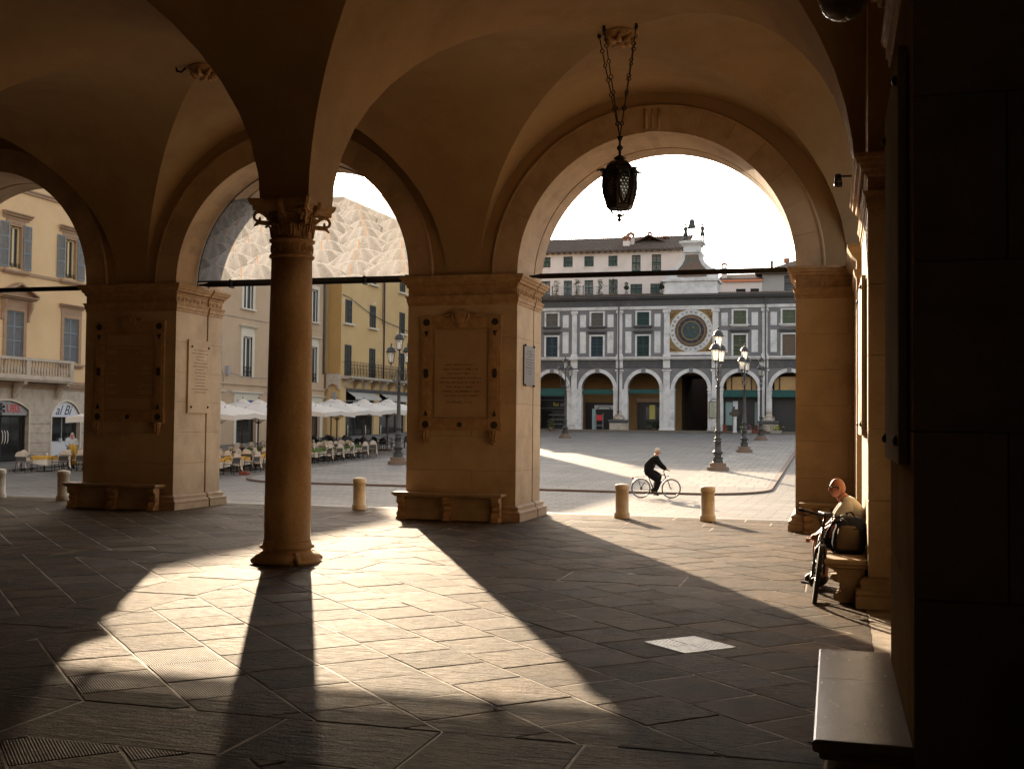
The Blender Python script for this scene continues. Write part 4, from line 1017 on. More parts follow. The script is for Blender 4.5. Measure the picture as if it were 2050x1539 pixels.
def make_lamp():
    t = thing('street_lamp', 'x', 'street lamp', (0,0,0), 0, 'cast iron lamp posts on the square')
    mb = MB(); mb.lathe([(0.54,-0.1),(0.54,0.17),(0.52,0.18),(0.52,0.18)], 24, smooth=False); mb.lathe([(0.40,0.18),(0.40,0.36),(0.38,0.37)], 24, smooth=False); mb.build('stone_plinth', M_PLINTH, t)
    mb = MB(); mb.lathe([(0.27,0.37),(0.27,0.40),(0.25,0.42),(0.25,0.60),(0.27,0.63)], 8, smooth=False)
    mb.lathe([(0.20,0.62),(0.16,0.68),(0.17,0.74),(0.26,0.86),(0.27,0.90),(0.20,0.93),(0.17,1.0),(0.155,1.15),(0.145,1.34),(0.19,1.37),(0.19,1.41),(0.15,1.44),(0.15,1.50),(0.185,1.53),(0.185,1.56),(0.13,1.60),(0.125,1.84),(0.165,1.87),(0.165,1.91),(0.115,1.96),(0.105,2.6),(0.092,3.3),(0.080,3.98),(0.115,4.02),(0.115,4.07),(0.075,4.12)], 20)
    mb.build('post', M_LAMPIRON, t)
    mb = MB(); mb.lathe([(0.07,4.10),(0.06,4.3),(0.09,4.36),(0.055,4.42),(0.05,4.75),(0.075,4.82),(0.085,4.95),(0.05,5.05),(0.04,5.5),(0.065,5.55),(0.04,5.6),(0.035,5.9),(0.06,5.95),(0.11,6.02)], 12)
    for s in (-1, 1):
        mb.tube([(s*0.05,0,4.45),(s*0.16,0,4.33),(s*0.30,0,4.36),(s*0.40,0,4.50),(s*0.435,0,4.75),(s*0.435,0,5.05),(s*0.435,0,5.22)], [0.03,0.026,0.026,0.024,0.022,0.022,0.03], 8)
        mb.tube([(s*0.05,0,4.95),(s*0.13,0,4.86),(s*0.17,0,4.74),(s*0.12,0,4.64),(s*0.06,0,4.68),(s*0.08,0,4.75)], 0.018, 6)
        mb.tube([(s*0.30,0,4.36),(s*0.22,0,4.50),(s*0.26,0,4.62),(s*0.35,0,4.60),(s*0.33,0,4.52)], 0.015, 6)
        mb.lathe([(0.02,5.18),(0.06,5.22),(0.03,5.27),(0.10,5.34)], 10, (s*0.435,0,0))
    mb.build('bracket', M_LAMPIRON, t)
    def lantern(x, z):
        mb = MB(); mb.lathe([(0.125,0),(0.135,0.02),(0.205,0.56),(0.285,0.58),(0.285,0.61),(0.24,0.63),(0.225,0.72),(0.16,0.81),(0.08,0.86),(0.045,0.87),(0.03,0.93),(0.055,0.96),(0.02,1.01),(1e-3,1.05)], 16, (x,0,z))
        cage = MB(); cage.lathe([(0.10,-0.02),(0.135,0.0),(0.135,0.025),(0.12,0.03)], 8, (x,0,z))
        cage.lathe([(0.205,0.545),(0.285,0.57),(0.285,0.60),(0.24,0.62),(0.225,0.71),(0.16,0.80),(0.08,0.85),(0.045,0.86),(0.03,0.93),(0.055,0.96),(0.02,1.01),(1e-3,1.05)], 18, (x,0,z))
        for k in range(8):
            a = 2*pi*k/8+pi/8; cage.tube([(x+0.130*cos(a),0.130*sin(a),z+0.02),(x+0.205*cos(a),0.205*sin(a),z+0.56)], 0.011, 4)
        l = cage.build('lantern', M_LAMPIRON, t)
        g = MB(); g.lathe([(0.126,0.02),(0.199,0.555)], 8, (x,0,z), a0=pi/8, smooth=False); g.build('lantern_glass', M_FROST, l)
    lantern(0, 5.98); lantern(-0.435, 5.30); lantern(0.435, 5.30)
    return t
lamp = make_lamp(); index_children()
lamp.location = (-5.42,56.36,zsq(56.36)); lamp.rotation_euler = (0,0,radians(78)); lamp['label'] = 'largest lamp post in the right arch, nearest behind the cyclist'
dup(lamp, (-5.55,75.2,zsq(75.2)), radians(72), 'middle sized lamp post in the row running away in the right arch')
dup(lamp, (-5.77,96.4,zsq(96.4)), radians(80), 'smallest and farthest lamp post of the row in the right arch')
dup(lamp, (-22.11,95.4,zsq(95.4)), radians(20), 'distant lamp post before the shop with yellow lettering, beside the pier')
dup(lamp, (-21.92,56.0,zsq(56.0)), radians(12), 'lamp post by the cafe parasols, partly hidden by the middle pier')
# ================================================================== BUILDINGS ROUND THE SQUARE
M_OCHRE = mat('ochre_render', (0.66,0.475,0.27), (0.60,0.415,0.225), 0.35, 0.9, 0.002, 20, stain=(0.40,0.29,0.17), stain_scale=0.3, stain_amt=0.35, fine=0.03)
M_PINK = mat('beige_render', (0.50,0.36,0.235), (0.45,0.32,0.205), 0.3, 0.9, 0.002, 20, stain=(0.36,0.26,0.18), stain_scale=0.3, stain_amt=0.3, fine=0.03)
M_YEL = mat('yellow_render', (0.60,0.42,0.20), (0.53,0.35,0.155), 0.35, 0.9, 0.002, 20, stain=(0.42,0.28,0.14), stain_scale=0.4, stain_amt=0.5, fine=0.04)
M_TRIM = mat('window_stone_trim', (0.36,0.24,0.15), (0.30,0.195,0.12), 3, 0.8, 0.002, 30)
M_CREAM = mat('cream_trim', (0.66,0.60,0.48), (0.58,0.52,0.41), 2, 0.7)
M_WHITESTONE = mat('white_stone_blocks', (0.52,0.45,0.36), (0.43,0.36,0.29), 3, 0.8, 0.003, 30, stain=(0.30,0.23,0.17), stain_scale=1.5, stain_amt=0.5, rand=0.05)
M_SHUT = mat('grey_blue_shutter', (0.20,0.24,0.27), (0.16,0.195,0.22), 3, 0.7)
M_SHUTD = mat('dark_slat_shutter', (0.045,0.055,0.055), (0.03,0.038,0.038), 3, 0.6)
M_GREEN = mat('green_shutter', (0.020,0.060,0.048), (0.014,0.045,0.036), 3, 0.6)
M_OLIVE = mat('olive_shutter', (0.13,0.15,0.085), (0.10,0.12,0.07), 3, 0.7)
M_GREYSH = mat('weathered_grey_shutter', (0.16,0.14,0.12), (0.12,0.105,0.09), 3, 0.8)
M_GLASS = glass_dark('window_glass', (0.03,0.034,0.038))
M_GLASSG = glass_dark('shop_glass', (0.018,0.020,0.020), 0.05)
M_CREAMW = flat('cream_window_wood', (0.62,0.50,0.27), 0.6)
M_WHITEW = flat('white_window_wood', (0.70,0.68,0.62), 0.6)
M_DARK = flat('painted_room_shade', (0.012,0.011,0.010), 0.9)  # near-black sheets stand in for shade inside rooms and behind shutters
M_ROOF = mat('roof_tiles', (0.17,0.11,0.075), (0.11,0.08,0.06), 6, 0.9, 0.01, 8, stain=(0.07,0.06,0.05), stain_scale=1.5, stain_amt=0.7, fine=0.2, fine_scale=6)
M_GREYSTONE = mat('grey_facade_stone', (0.21,0.203,0.206), (0.15,0.147,0.15), 0.8, 0.8, 0.003, 20, stain=(0.24,0.20,0.17), stain_scale=0.7, stain_amt=0.5, fine=0.08)
M_BLACKSTONE = mat('blackened_cornice', (0.105,0.104,0.106), (0.065,0.064,0.066), 0.9, 0.9, 0.004, 15, stain=(0.22,0.20,0.18), stain_scale=0.9, stain_amt=0.6, fine=0.15)
M_WHITE = mat('white_marble_facade', (0.72,0.70,0.68), (0.60,0.585,0.57), 0.8, 0.75, 0.002, 20, stain=(0.26,0.235,0.21), stain_scale=0.9, stain_amt=0.65, fine=0.04)
M_WHITEWALL = mat('pinkish_white_render', (0.76,0.66,0.60), (0.70,0.60,0.54), 0.4, 0.9, stain=(0.45,0.38,0.34), stain_scale=0.4, stain_amt=0.4, fine=0.03)
M_BRICKCH = mat('chimney_brick', (0.36,0.16,0.09), (0.27,0.12,0.07), 8, 0.9, fine=0.15, fine_scale=15)
M_AWNG = mat('dark_green_awning', (0.012,0.075,0.062), (0.010,0.058,0.048), 2, 0.8)
M_BRONZEG = mat('grey_green_bronze', (0.075,0.085,0.08), (0.055,0.06,0.058), 3, 0.6, metal=0.4)
M_COPPER = flat('copper_gutter', (0.50,0.18,0.09), 0.5, 0.6)
M_GREYMET = flat('grey_metal_box', (0.30,0.31,0.33), 0.5)

# local frame for the left row: u along +y of facade, out = +x, z up
def W(t, name, m, boxes, mats=None, bevel=0):
    mb = MB()
    for b in boxes: mb.bx(*b)
    return mb.build(name, mats or m, t, bevel=bevel)
def louvre_leaf(parent, u0, u1, z0, z1, x, m, hinge=0.0, name='shutter'):
    # a slatted shutter leaf in a facade facing +x
    mb = MB(); fw_ = 0.05
    mb.bx(x,u0,z0,x+.04,u0+fw_,z1); mb.bx(x,u1-fw_,z0,x+.04,u1,z1)
    H = z1-z0
    for zz in (z0, z0+H*.36, z0+H*.66, z1-.07): mb.bx(x,u0+fw_,zz,x+.04,u1-fw_,zz+.07)
    z = z0+.07
    while z < z1-.08:
        mb.add([(x+.004,u0+fw_,z+.05),(x+.004,u1-fw_,z+.05),(x+.036,u1-fw_,z+.012),(x+.036,u0+fw_,z+.012),(x+.002,u0+fw_,z+.044),(x+.002,u1-fw_,z+.044)], [(0,1,2,3),(4,5,2,3)]); z += 0.062
    return mb.build(name, m, parent, recalc=False)
def louvre_leaf_y(parent, x0, x1, z0, z1, y, m, name='shutter', n=14):
    # leaf in a facade facing -y
    mb = MB(); f = 0.06; mb.bx(x0,y-.04,z0,x0+f,y,z1); mb.bx(x1-f,y-.04,z0,x1,y,z1); H = z1-z0
    for zz in (z0, z0+H*.5-.03, z1-.07): mb.bx(x0+f,y-.04,zz,x1-f,y,zz+.07)
    for k in range(n):
        z = z0+H*(k+.5)/n; mb.add([(x0+f,y-.006,z+.05),(x1-f,y-.006,z+.05),(x1-f,y-.036,z-.02),(x0+f,y-.036,z-.02)], [(0,1,2,3)])
    return mb.build(name, m, parent, recalc=False)
def hood(t, u0, u1, z0, z1, m, d=0.32, pediment=0.0):
    mb = MB(); H = z1-z0
    prof = [(0.0,z0),(0.06,z0),(0.08,z0+H*.3),(d*.6,z0+H*.45),(d*.7,z0+H*.7),(d,z0+H*.8),(d,z1),(0,z1+0.03)]
    mb.loft([[(x, u0+(d-x)*0.6*0+ (0 if x > 0.1 else 0.1), z) for x, z in prof], [(x, u1-(0 if x > 0.1 else 0.1), z) for x, z in prof]])
    if pediment:
        c = (u0+u1)/2
        mb.loft([[(x,u0,z1+.031),(x,u1,z1+.031),(x,c,z1+pediment)] for x in (0.02,0.12)])
        for a, b in ((u0,c),(u1,c)):
            mb.loft([[(0,a,z1+.032),(d,a,z1+.032),(d,a,z1+.13),(0,a,z1+.13)],[(0,b,z1+pediment),(d,b,z1+pediment),(d,b,z1+pediment+.10),(0,b,z1+pediment+.10)]])
    return mb.build('window_hood', m, t)

# ---------- ochre corner building with a bank and a cafe on the ground floor
ob = thing('ochre_building', 'ochre building with grey blue shutters, a balustraded balcony and arched shop fronts', 'building', (-41.8, 0, 0))
UZ = -0.30
mb = MB()
# wall: panels round the openings (facing +x at x=0)
def wall_open(mb, u0, u1, z0, z1, holes, x0=-0.45, x1=0.0, m=0):
    hs = sorted(holes); us = [u0]
    rows = sorted(set([z0, z1]+[h[2] for h in hs]+[h[3] for h in hs])); cols = sorted(set([u0, u1]+[h[0] for h in hs]+[h[1] for h in hs]))
    for i in range(len(cols)-1):
        start = None
        for j in range(len(rows)-1):
            cu, cz = (cols[i]+cols[i+1])/2, (rows[j]+rows[j+1])/2
            solid = not any(h[0] < cu < h[1] and h[2] < cz < h[3] for h in hs)
            if solid and start is None: start = rows[j]
            if (not solid or j == len(rows)-2) and start is not None:
                mb.bx(x0, cols[i], start, x1, cols[i+1], rows[j+1] if solid else rows[j], m); start = None
upC = [41.7, 46.3, 50.92, 55.48, 60.1]; loC = [41.7, 46.3, 51.03, 55.67, 60.1]
holes = [(c-.54,c+.54,9.94,12.27) for c in upC]+[(c-.66,c+.66,5.17,7.67) for c in loC]+[(c-.54,c+.54,14.9,16.9) for c in upC]
wall_open(mb, 39.0, 62.6, 3.6, 22.2, holes)
mb.bx(-14,39,-1,-0.45,62.6,22.2); ob_wall = mb.build('wall', M_OCHRE, ob)
W(ob, 'cornice', M_TRIM, [(0,39,14.05,0.10,62.6,14.2),(0,39,14.2,0.16,62.6,14.28),(0,39,9.66,0.07,62.6,9.82),(0,39,3.6,0.06,62.6,3.75),(0,39,3.75,0.16,62.6,3.9),(0,39,3.9,0.22,62.6,4.08)])
for i, c in enumerate(upC):
    fr_ = W(ob, 'window', M_TRIM, [(-.3,c-.54,9.94,.05,c-.46,12.27),(-.3,c+.46,9.94,.05,c+.54,12.27),(-.3,c-.46,12.17,.05,c+.46,12.27),(0,c-.72,12.28,.06,c+.72,12.5)])
    W(fr_, 'casement', M_CREAMW, [(-.22,c-.46,9.94,-.14,c-.36,12.17),(-.22,c-.06,9.94,-.14,c+.06,12.17),(-.22,c+.36,9.94,-.14,c+.46,12.17),(-.22,c-.36,12.08,-.14,c+.36,12.17),(-.22,c-.36,9.94,-.14,c+.36,10.04)])
    W(fr_, 'pane', M_GLASS, [(-.20,c-.36,10.04,-.19,c-.06,12.08),(-.20,c+.06,10.04,-.19,c+.36,12.08)])
    g = MB()
    for k in range(9):
        u = c-.42+.105*k; g.tube([(-.03,u,9.96),(-.03,u+.03,10.06),(-.03,u-.02,10.14),(-.03,u,10.2)], .012, 4)
        g.tube([(-.03,u+.02+.03*cos(a),10.08+.03*sin(a)) for a in [2*pi*q/6 for q in range(6)]], .008, 4, closed=True)
    g.bx(-.045,c-.46,10.18,-.02,c+.46,10.2); g.build('railing', M_IRON, fr_)
    louvre_leaf(fr_, c-1.18, c-.56, 9.93, 12.31, 0.05, M_SHUT); louvre_leaf(fr_, c+.60, c+1.22, 9.93, 12.31, 0.05, M_SHUT)
    hood(ob, c-1.1, c+1.1, 12.52, 12.86, M_TRIM)
    W(ob, 'sill', M_TRIM, [(0.071,c-.95,9.70,.24,c+.95,9.82),(0.071,c-.9,9.62,.16,c+.9,9.70)])
for i, c in enumerate(loC):
    bal = (i == 2)
    zb = 4.35 if bal else 5.17
    fr_ = W(ob, 'window', M_TRIM, [(-.1,c-.88,zb+.0,.07,c-.66,7.9),(-.1,c+.66,zb+.0,.07,c+.88,7.9),(-.1,c-.66,7.67,.07,c+.66,7.9),(0,c-.92,7.91,.04,c+.92,8.2)])
    louvre_leaf(fr_, c-.66, c-.005, 5.18, 7.66, -0.06, M_SHUT); louvre_leaf(fr_, c+.005, c+.66, 5.18, 7.66, -0.06, M_SHUT)
    if bal:
        hood(ob, c-1.4, c+1.4, 8.2, 8.46, M_TRIM, 0.45, 0.62)
        for s in (-1,1):
            mb = MB(); mb.prism([(0.0,8.18),(0.34,8.18),(0.30,7.9),(0.12,7.5),(0.10,7.2),(0.0,7.15)], c+s*1.02-.07, c+s*1.02+.07, 'y'); 
            mb.v = [(v[0], v[1], v[2]) for v in mb.v]; mb.build('hood_bracket', M_TRIM, ob)
    else:
        hood(ob, c-1.12, c+1.12, 8.2, 8.45, M_TRIM, 0.3); W(ob, 'sill', M_TRIM, [(0,c-1.05,4.98,.22,c+1.05,5.1),(0,c-1,4.88,.12,c+1,4.98)])
# balcony (u 47.2 .. 54.8)
bl = thing('balcony', 'pale stone balustraded balcony over the bank entrance', 'balcony', (-41.8,0,0)); BU0, BU1 = 47.3, 54.75
bl.parent = ob; bl.location = (0,0,0); del bl['category']; del bl['label']
W(bl, 'balcony_slab', M_WHITESTONE, [(0.221,BU0-.1,4.05,1.0,BU1+.1,4.2),(0.221,BU0,3.95,.92,BU1,4.05),(.221,BU0,4.2,.95,BU1,4.3)], bevel=0)
W(bl, 'hand_rail', M_WHITESTONE, [(0.72,BU0,5.05,.98,BU1,5.2),(0,BU0,5.05,.72,BU0+.22,5.2),(0,BU1-.22,5.05,.72,BU1,5.2)])
for _b in [(.74,BU0,4.3,.96,BU0+.3,5.05),(.74,BU1-.3,4.3,.96,BU1,5.05),(.74,50.9,4.3,.96,51.15,5.05),(0.0,BU1-.2,4.3,.12,BU1,5.05)]: W(bl, 'pedestal', M_WHITESTONE, [_b])
bp_ = [(0.05,4.3),(0.06,4.34),(0.035,4.37),(0.075,4.48),(0.07,4.56),(0.035,4.78),(0.032,4.92),(0.055,4.95),(0.055,4.99),(0.05,5.05)]
def baluster_mesh():
    mb = MB(); mb.lathe(bp_, 8); return mb
bo = baluster_mesh().build('baluster', M_WHITESTONE, bl); bo.location = (.85, BU0+.42, 0)
u = BU0+.42+.235
while u < BU1-.35:
    if abs(u-51.02) > .2: c_ = bo.copy(); COL.objects.link(c_); c_.location = (.85, u, 0)
    u += .235
for s in (BU1-.25, BU0+.25, 51.0):
    mb = MB(); mb.prism([(0.161,3.94),(0.85,3.94),(0.8,3.8),(0.5,3.62),(0.3,3.3),(0.161,3.1)], s-.14, s+.14, 'y')
    mb.build('balcony_bracket', M_WHITESTONE, bl)
# ground floor: piers of white blocks and two arched shop fronts
def arch_hole(cu, hw, zsp, zcr, n=16):
    # segmental arch outline (u,z) from left spring to right spring
    s = zcr-zsp; r = (hw*hw+s*s)/(2*s); a = math.asin(min(1, hw/r)) if s < hw else pi/2
    return [(cu+r*sin(-a+2*a*i/n), zcr-r+r*cos(-a+2*a*i/n)) for i in range(n+1)]
shops = [(50.56,1.86,2.42,3.02), (55.45,1.33,2.20,3.06), (44.6,1.7,2.4,3.0), (60.2,1.5,2.3,3.0)]
prev = 39.0
mb = MB()
for cu, hw, zsp, zcr in sorted(shops):
    pts = arch_hole(cu, hw, zsp, zcr)
    mb.bx(-.45,prev,zsp,0,cu-hw,3.599)
    for i in range(len(pts)-1):
        a, b = pts[i], pts[i+1]; mb.loft([[(x,a[0],a[1]),(x,b[0],b[1]),(x,b[0],3.599),(x,a[0],3.599)] for x in (-.45,0.0)])
    prev = cu+hw
mb.bx(-.45,prev,2.2,0,62.6,3.599); mb.build('ground_floor_wall', M_WHITESTONE, ob)
prev = 39.0
for cu, hw, zsp, zcr in sorted(shops)+[(63.0,0.4,0,0)]:
    a, b = prev, cu-hw; top = 2.2 if prev > 50 else 2.4
    if prev > 57 or prev < 40: top = 2.2 if prev > 57 else 2.4
    z = UZ-.05; k = 0
    hs = (top-z)/5
    while z < top-.01:
        mb = MB(); mb.bx(-.45,a+.002,z+.006,0.0,b-.002,z+hs-.006); mb.build('stone_block', M_WHITESTONE, ob, bevel=0.012); z += hs; k += 1
    prev = cu+hw
# fill behind uneven spring height
for (cu, hw, zsp, zcr) in shops:
    fr_ = MB(); P = arch_hole(cu, hw, zsp, zcr); Q = arch_hole(cu, hw-.09, zsp, zcr-.09)
    fr_.loft([[(x, p[0], p[1]) for x in (-.02,.03)]+[(x, q[0], q[1]) for x in (.03,-.02)] for p, q in zip(P, Q)]); fr_.bx(-.02,cu-hw,UZ,.03,cu-hw+.09,zsp); fr_.bx(-.02,cu+hw-.09,UZ,.03,cu+hw,zsp)
    fr_.build('shop_surround', M_CREAM, ob)
M_SIGNG = flat('grey_sign_panel', (0.26,0.26,0.26), 0.4); M_SIGNW = flat('white_sign_panel', (0.62,0.64,0.68), 0.5); M_RED = flat('red_sign_letters', (0.55,0.02,0.015), 0.5); M_BLACKL = flat('black_sign_print', (0.012,0.012,0.014), 0.5); M_NAVY = flat('navy_sign_letters', (0.02,0.025,0.09), 0.5)
def lunette_sign(cu, hw, zsp, zcr, z0, m):
    P = arch_hole(cu, hw-.1, zsp, zcr-.1); mb = MB(); mb.prism([(p[0],p[1]) for p in P]+[(cu+hw-.1,z0),(cu-hw+.1,z0)], -.14, -.10, 'x'); return mb.build('sign', m, ob)
s1 = lunette_sign(50.56,1.86,2.42,3.02,2.16,M_SIGNG)
FX = basis((-0.095,0,0),(0,1,0),(0,0,1),(1,0,0))
text_mesh('UBS', 0.62, 'sign_letters', M_RED, s1, basis((-0.095,51.22,2.50),(0,1,0),(0,0,1),(1,0,0)), 0.01)
mb = MB()
for a in (90, 90+60, 90-60):
    ca, sa = cos(radians(a)), sin(radians(a)); c = Vector((-0.09,50.28,2.50))
    e = Vector((0,ca,sa)); n_ = Vector((0,-sa,ca))
    mb.tube([c-e*.26, c+e*.26], .03, 5); mb.tube([c+e*.24+n_*.07, c+e*.24-n_*.07], .045, 5); mb.tube([c+e*.14+n_*.06, c+e*.14], .03, 4)
    mb.tube([c-e*.26+(e*cos(w)+n_*sin(w))*.06 for w in [2*pi*q/7 for q in range(7)]], .025, 4, closed=True)
mb.build('sign_emblem', M_BLACKL, s1)
s2 = lunette_sign(55.45,1.33,2.20,3.06,2.10,M_SIGNW)
text_mesh('al Bi', 0.78, 'sign_letters', M_NAVY, s2, basis((-0.095,55.28,2.46),(0,1,0),(0,0,1),(1,0,0)), 0.008, 0.45)
def shopfront(cu, hw, z0, z1, par, kind):
    d = W(par, 'shop_door', M_BLACKL, [(-.36,cu-hw+.05,z0,-.28,cu-hw+.17,z1),(-.36,cu+hw-.17,z0,-.28,cu+hw-.05,z1),(-.36,cu-.05,z0,-.28,cu+.05,z1),(-.36,cu-hw+.17,z1-.1,-.28,cu+hw-.17,z1)])
    W(d, 'pane', M_GLASSG, [(-.34,cu-hw+.17,z0,-.32,cu-.05,z1-.1),(-.34,cu+.05,z0,-.32,cu+hw-.17,z1-.1)])
    if kind == 'bank':
        for uu in (cu+.02,cu+.22,cu+.42):
            h_ = MB(); h_.tube([(-.27,uu,1.35),(-.22,uu+.03,1.2),(-.22,uu+.03,.8),(-.27,uu,.65)], .022, 6); h_.build('handle', M_WHITEW, d)
    return d
shopfront(50.56,1.86,UZ,2.15,ob,'bank')
cf = W(ob, 'cafe_front', M_SIGNW, [(-.35,54.2,UZ,-.25,56.7,.72)]); W(cf, 'pane', M_GLASSG, [(-.31,54.15,.75,-.29,56.75,2.08)]); W(cf, 'mullion', M_GREYMET, [(-.33,55.4,.72,-.26,55.44,2.1)])
W(cf, 'counter_goods', M_SIGNW, [(-.28,55.9,.72,-.1,56.1,.95),(-.28,56.2,.72,-.1,56.35,1.05),(-.28,55.2,.72,-.12,55.3,.9)])
shopfront(44.6,1.7,UZ,2.35,ob,'x'); shopfront(60.2,1.5,UZ,2.25,ob,'x')

# ---------- beige building
pb = thing('beige_building', 'beige building with tall cream framed windows behind the cafe parasols', 'building', (-41.8,0,0))
pc = [64.9, 70.45, 76.0, 81.55, 87.1]
holes = [(c-.7,c+.7,5.25,8.2) for c in pc]+[(c-.7,c+.7,10.3,13.0) for c in pc]+[(c-.7,c+.7,15.2,17.8) for c in pc]+[(c-1.5,c+1.5,-.2,3.5) for c in pc]
mb = MB(); wall_open(mb, 62.62, 89.3, -.6, 22.2, holes); mb.bx(-14,62.62,-1,-.45,89.3,22.2); mb.build('wall', M_PINK, pb)
W(pb, 'ledge', M_PINK, [(0,62.62,4.6,.16,89.3,4.74),(0,62.62,4.1,.05,89.3,4.6),(0,62.62,9.55,.02,89.3,9.6)])
for c in pc:
    for z0, z1, top in ((5.25,8.2,True),(10.3,13.0,False),(15.2,17.8,False)):
        fr_ = W(pb, 'window', M_CREAM, [(-.2,c-1.0,z0-.02,.07,c-.7,z1+.3),(-.2,c+.7,z0-.02,.07,c+1.0,z1+.3),(-.2,c-.7,z1,.07,c+.7,z1+.3)])
        W(fr_, 'casement', M_WHITEW, [(-.18,c-.7,z0,-.1,c-.58,z1),(-.18,c-.07,z0,-.1,c+.07,z1),(-.18,c+.58,z0,-.1,c+.7,z1),(-.18,c-.58,z1-.1,-.1,c+.58,z1)])
        W(fr_, 'pane', M_GLASS, [(-.15,c-.58,z0,-.14,c-.07,z1-.1),(-.15,c+.07,z0,-.14,c+.58,z1-.1)])
        if top:
            W(pb, 'frieze_panel', M_CREAM, [(0,c-.95,8.501,.05,c+.95,8.78)]); hood(pb, c-1.3, c+1.3, 8.78, 9.0, M_CREAM, .28)
            g = MB()
            for k in range(7):
                u = c-.6+.2*k; g.tube([(.02,u,5.27),(.02,u,5.95)], .012, 4); g.tube([(.02,u+.1+.06*cos(a),5.6+.1*sin(a)) for a in [2*pi*q/6 for q in range(6)]], .01, 4, closed=True)
            g.bx(.0,c-.7,5.93,.04,c+.7,5.97); g.bx(0.0,c-.7,5.3,.04,c+.7,5.33); g.build('railing', M_IRON, fr_)
        else: W(pb, 'sill', M_CREAM, [(0,c-1.1,z0-.14,.16,c+1.1,z0-.021)])
    W(pb, 'shop_surround', M_CREAM, [(0,c-1.85,-.2,.06,c-1.5,3.95),(0,c+1.5,-.2,.06,c+1.85,3.95),(0,c-1.5,3.501,.06,c+1.5,3.95)])
    hood(pb, c-2.3, c+2.3, 3.96, 4.09, M_WHITEW, .25)
    d = W(pb, 'shop_window', M_BLACKL, [(-.3,c-1.5,-.2,-.22,c-1.38,3.5),(-.3,c+1.38,-.2,-.22,c+1.5,3.5),(-.3,c-1.38,2.9,-.22,c+1.38,3.0)])
    W(d, 'pane', M_GLASSG, [(-.28,c-1.38,-.2,-.26,c+1.38,2.9)])
M_BLUE = flat('blue_sign', (0.015,0.07,0.38), 0.5)
sg = W(pb, 'sign', M_BLUE, [(-.1,74.6,3.02,-.02,77.4,3.46)]); 
mb = MB(); mb.bx(-.019,75.3,3.04,-.012,76.7,3.2); o_ = mb.build('sign_strip', M_SIGNW, sg)
W(pb, 'cable_box', M_GREYMET, [(.0,72.9,5.25,.25,73.2,5.9)])
mb = MB(); mb.tube([(.04,72.3,8.3),(.04,72.3,5.5),(.04,72.6,5.3),(.04,72.6,4.3)], .03, 5); mb.tube([(.1,73.2,5.45),(.1,76,5.2),(.1,79,5.25)], .015, 4); mb.tube([(.04,70,9.5),(.04,79,9.5)], .015, 4); mb.build('cable', M_GREYMET, pb)
mb = MB(); mb.tube([(.12,89.0,22),(.12,89.0,6.0)], .09, 8); mb.build('drain_pipe', M_BLACKSTONE, pb)

# ---------- yellow building (turned by a few degrees)
YA = 90.03; TH = radians(2.0)
yb = thing('yellow_building', 'yellow building with dark shutters and a long wrought iron balcony', 'building', (-40.6, YA, 0), -TH)
s1_ = [1.38, 6.36, 13.1, 19.6]
holes = [(c-.65,c+.65,10.52,12.56) for c in s1_]+[(c-.65,c+.65,5.98,8.65) for c in s1_]+[(c-.65,c+.65,14.5,16.6) for c in s1_]+[(1.1,22.5,-.2,4.9)]
mb = MB(); wall_open(mb, 0, 23.5, 0-.2, 21.3, holes); mb.bx(-12,0.002,-.5,-.45,23.5,21.3)
for a, b in ((7.0,8.2),(14.4,15.4),(21.5,22.6)): mb.bx(-.3,a,-.2,-.05,b,4.9)
mb.build('wall', M_YEL, yb)
W(yb, 'end_wall', mat('orange_side_render', (0.50,0.30,0.10), (0.42,0.25,0.085), 0.6, 0.9), None and [] or [(-1.2,-.02,6.1,-.001,-.0,21.3)])
for c in s1_:
    for z0, z1, k in ((10.52,12.56,0),(5.98,8.65,1),(14.5,16.6,2)):
        fr_ = W(yb, 'window', M_SHUTD, [(-.1,c-.65,z0,.03,c-.6,z1),(-.1,c+.6,z0,.03,c+.65,z1),(-.1,c-.6,z1-.06,.03,c+.6,z1)])
        louvre_leaf(fr_, c-.6, c-.01, z0, z1-.06, 0.0, M_SHUTD); louvre_leaf(fr_, c+.01, c+.6, z0, z1-.06, 0.0, M_SHUTD)
        if k != 1: W(yb, 'sill', M_CREAM, [(0,c-1.0,z0-.16,.25,c+1.0,z0-.01)])
mb = MB(); mb.tube([(.1,8.75,21.3),(.1,8.75,5.9)], .07, 8); mb.tube([(.1,8.35,21.3),(.1,8.35,11.0)], .03, 6); mb.build('drain_pipe', flat('dark_red_pipe', (0.05,0.03,0.045), 0.6), yb)
mb = MB(); mb.tube([(.08,0.05,12.9),(.1,1.5,12.75),(.1,5,11.9),(.1,8.7,11.35),(.1,13,11.0),(.1,17,10.6)], .03, 5); mb.build('cable', M_BLACKSTONE, yb)
W(yb, 'plaster_patch', M_CREAM, [(.0,.3,12.2,.012,.5,12.7),(.0,2.15,12.4,.012,2.5,12.7),(.0,6.5,12.75,.012,7.1,12.85)])
yl = W(yb, 'balcony_slab', M_WHITESTONE, [(0,0.1,5.75,1.0,22,5.9),(0,.1,5.66,.85,22,5.75)])
g = MB(); z0, z1 = 5.9, 7.12; rg = random.Random(2)
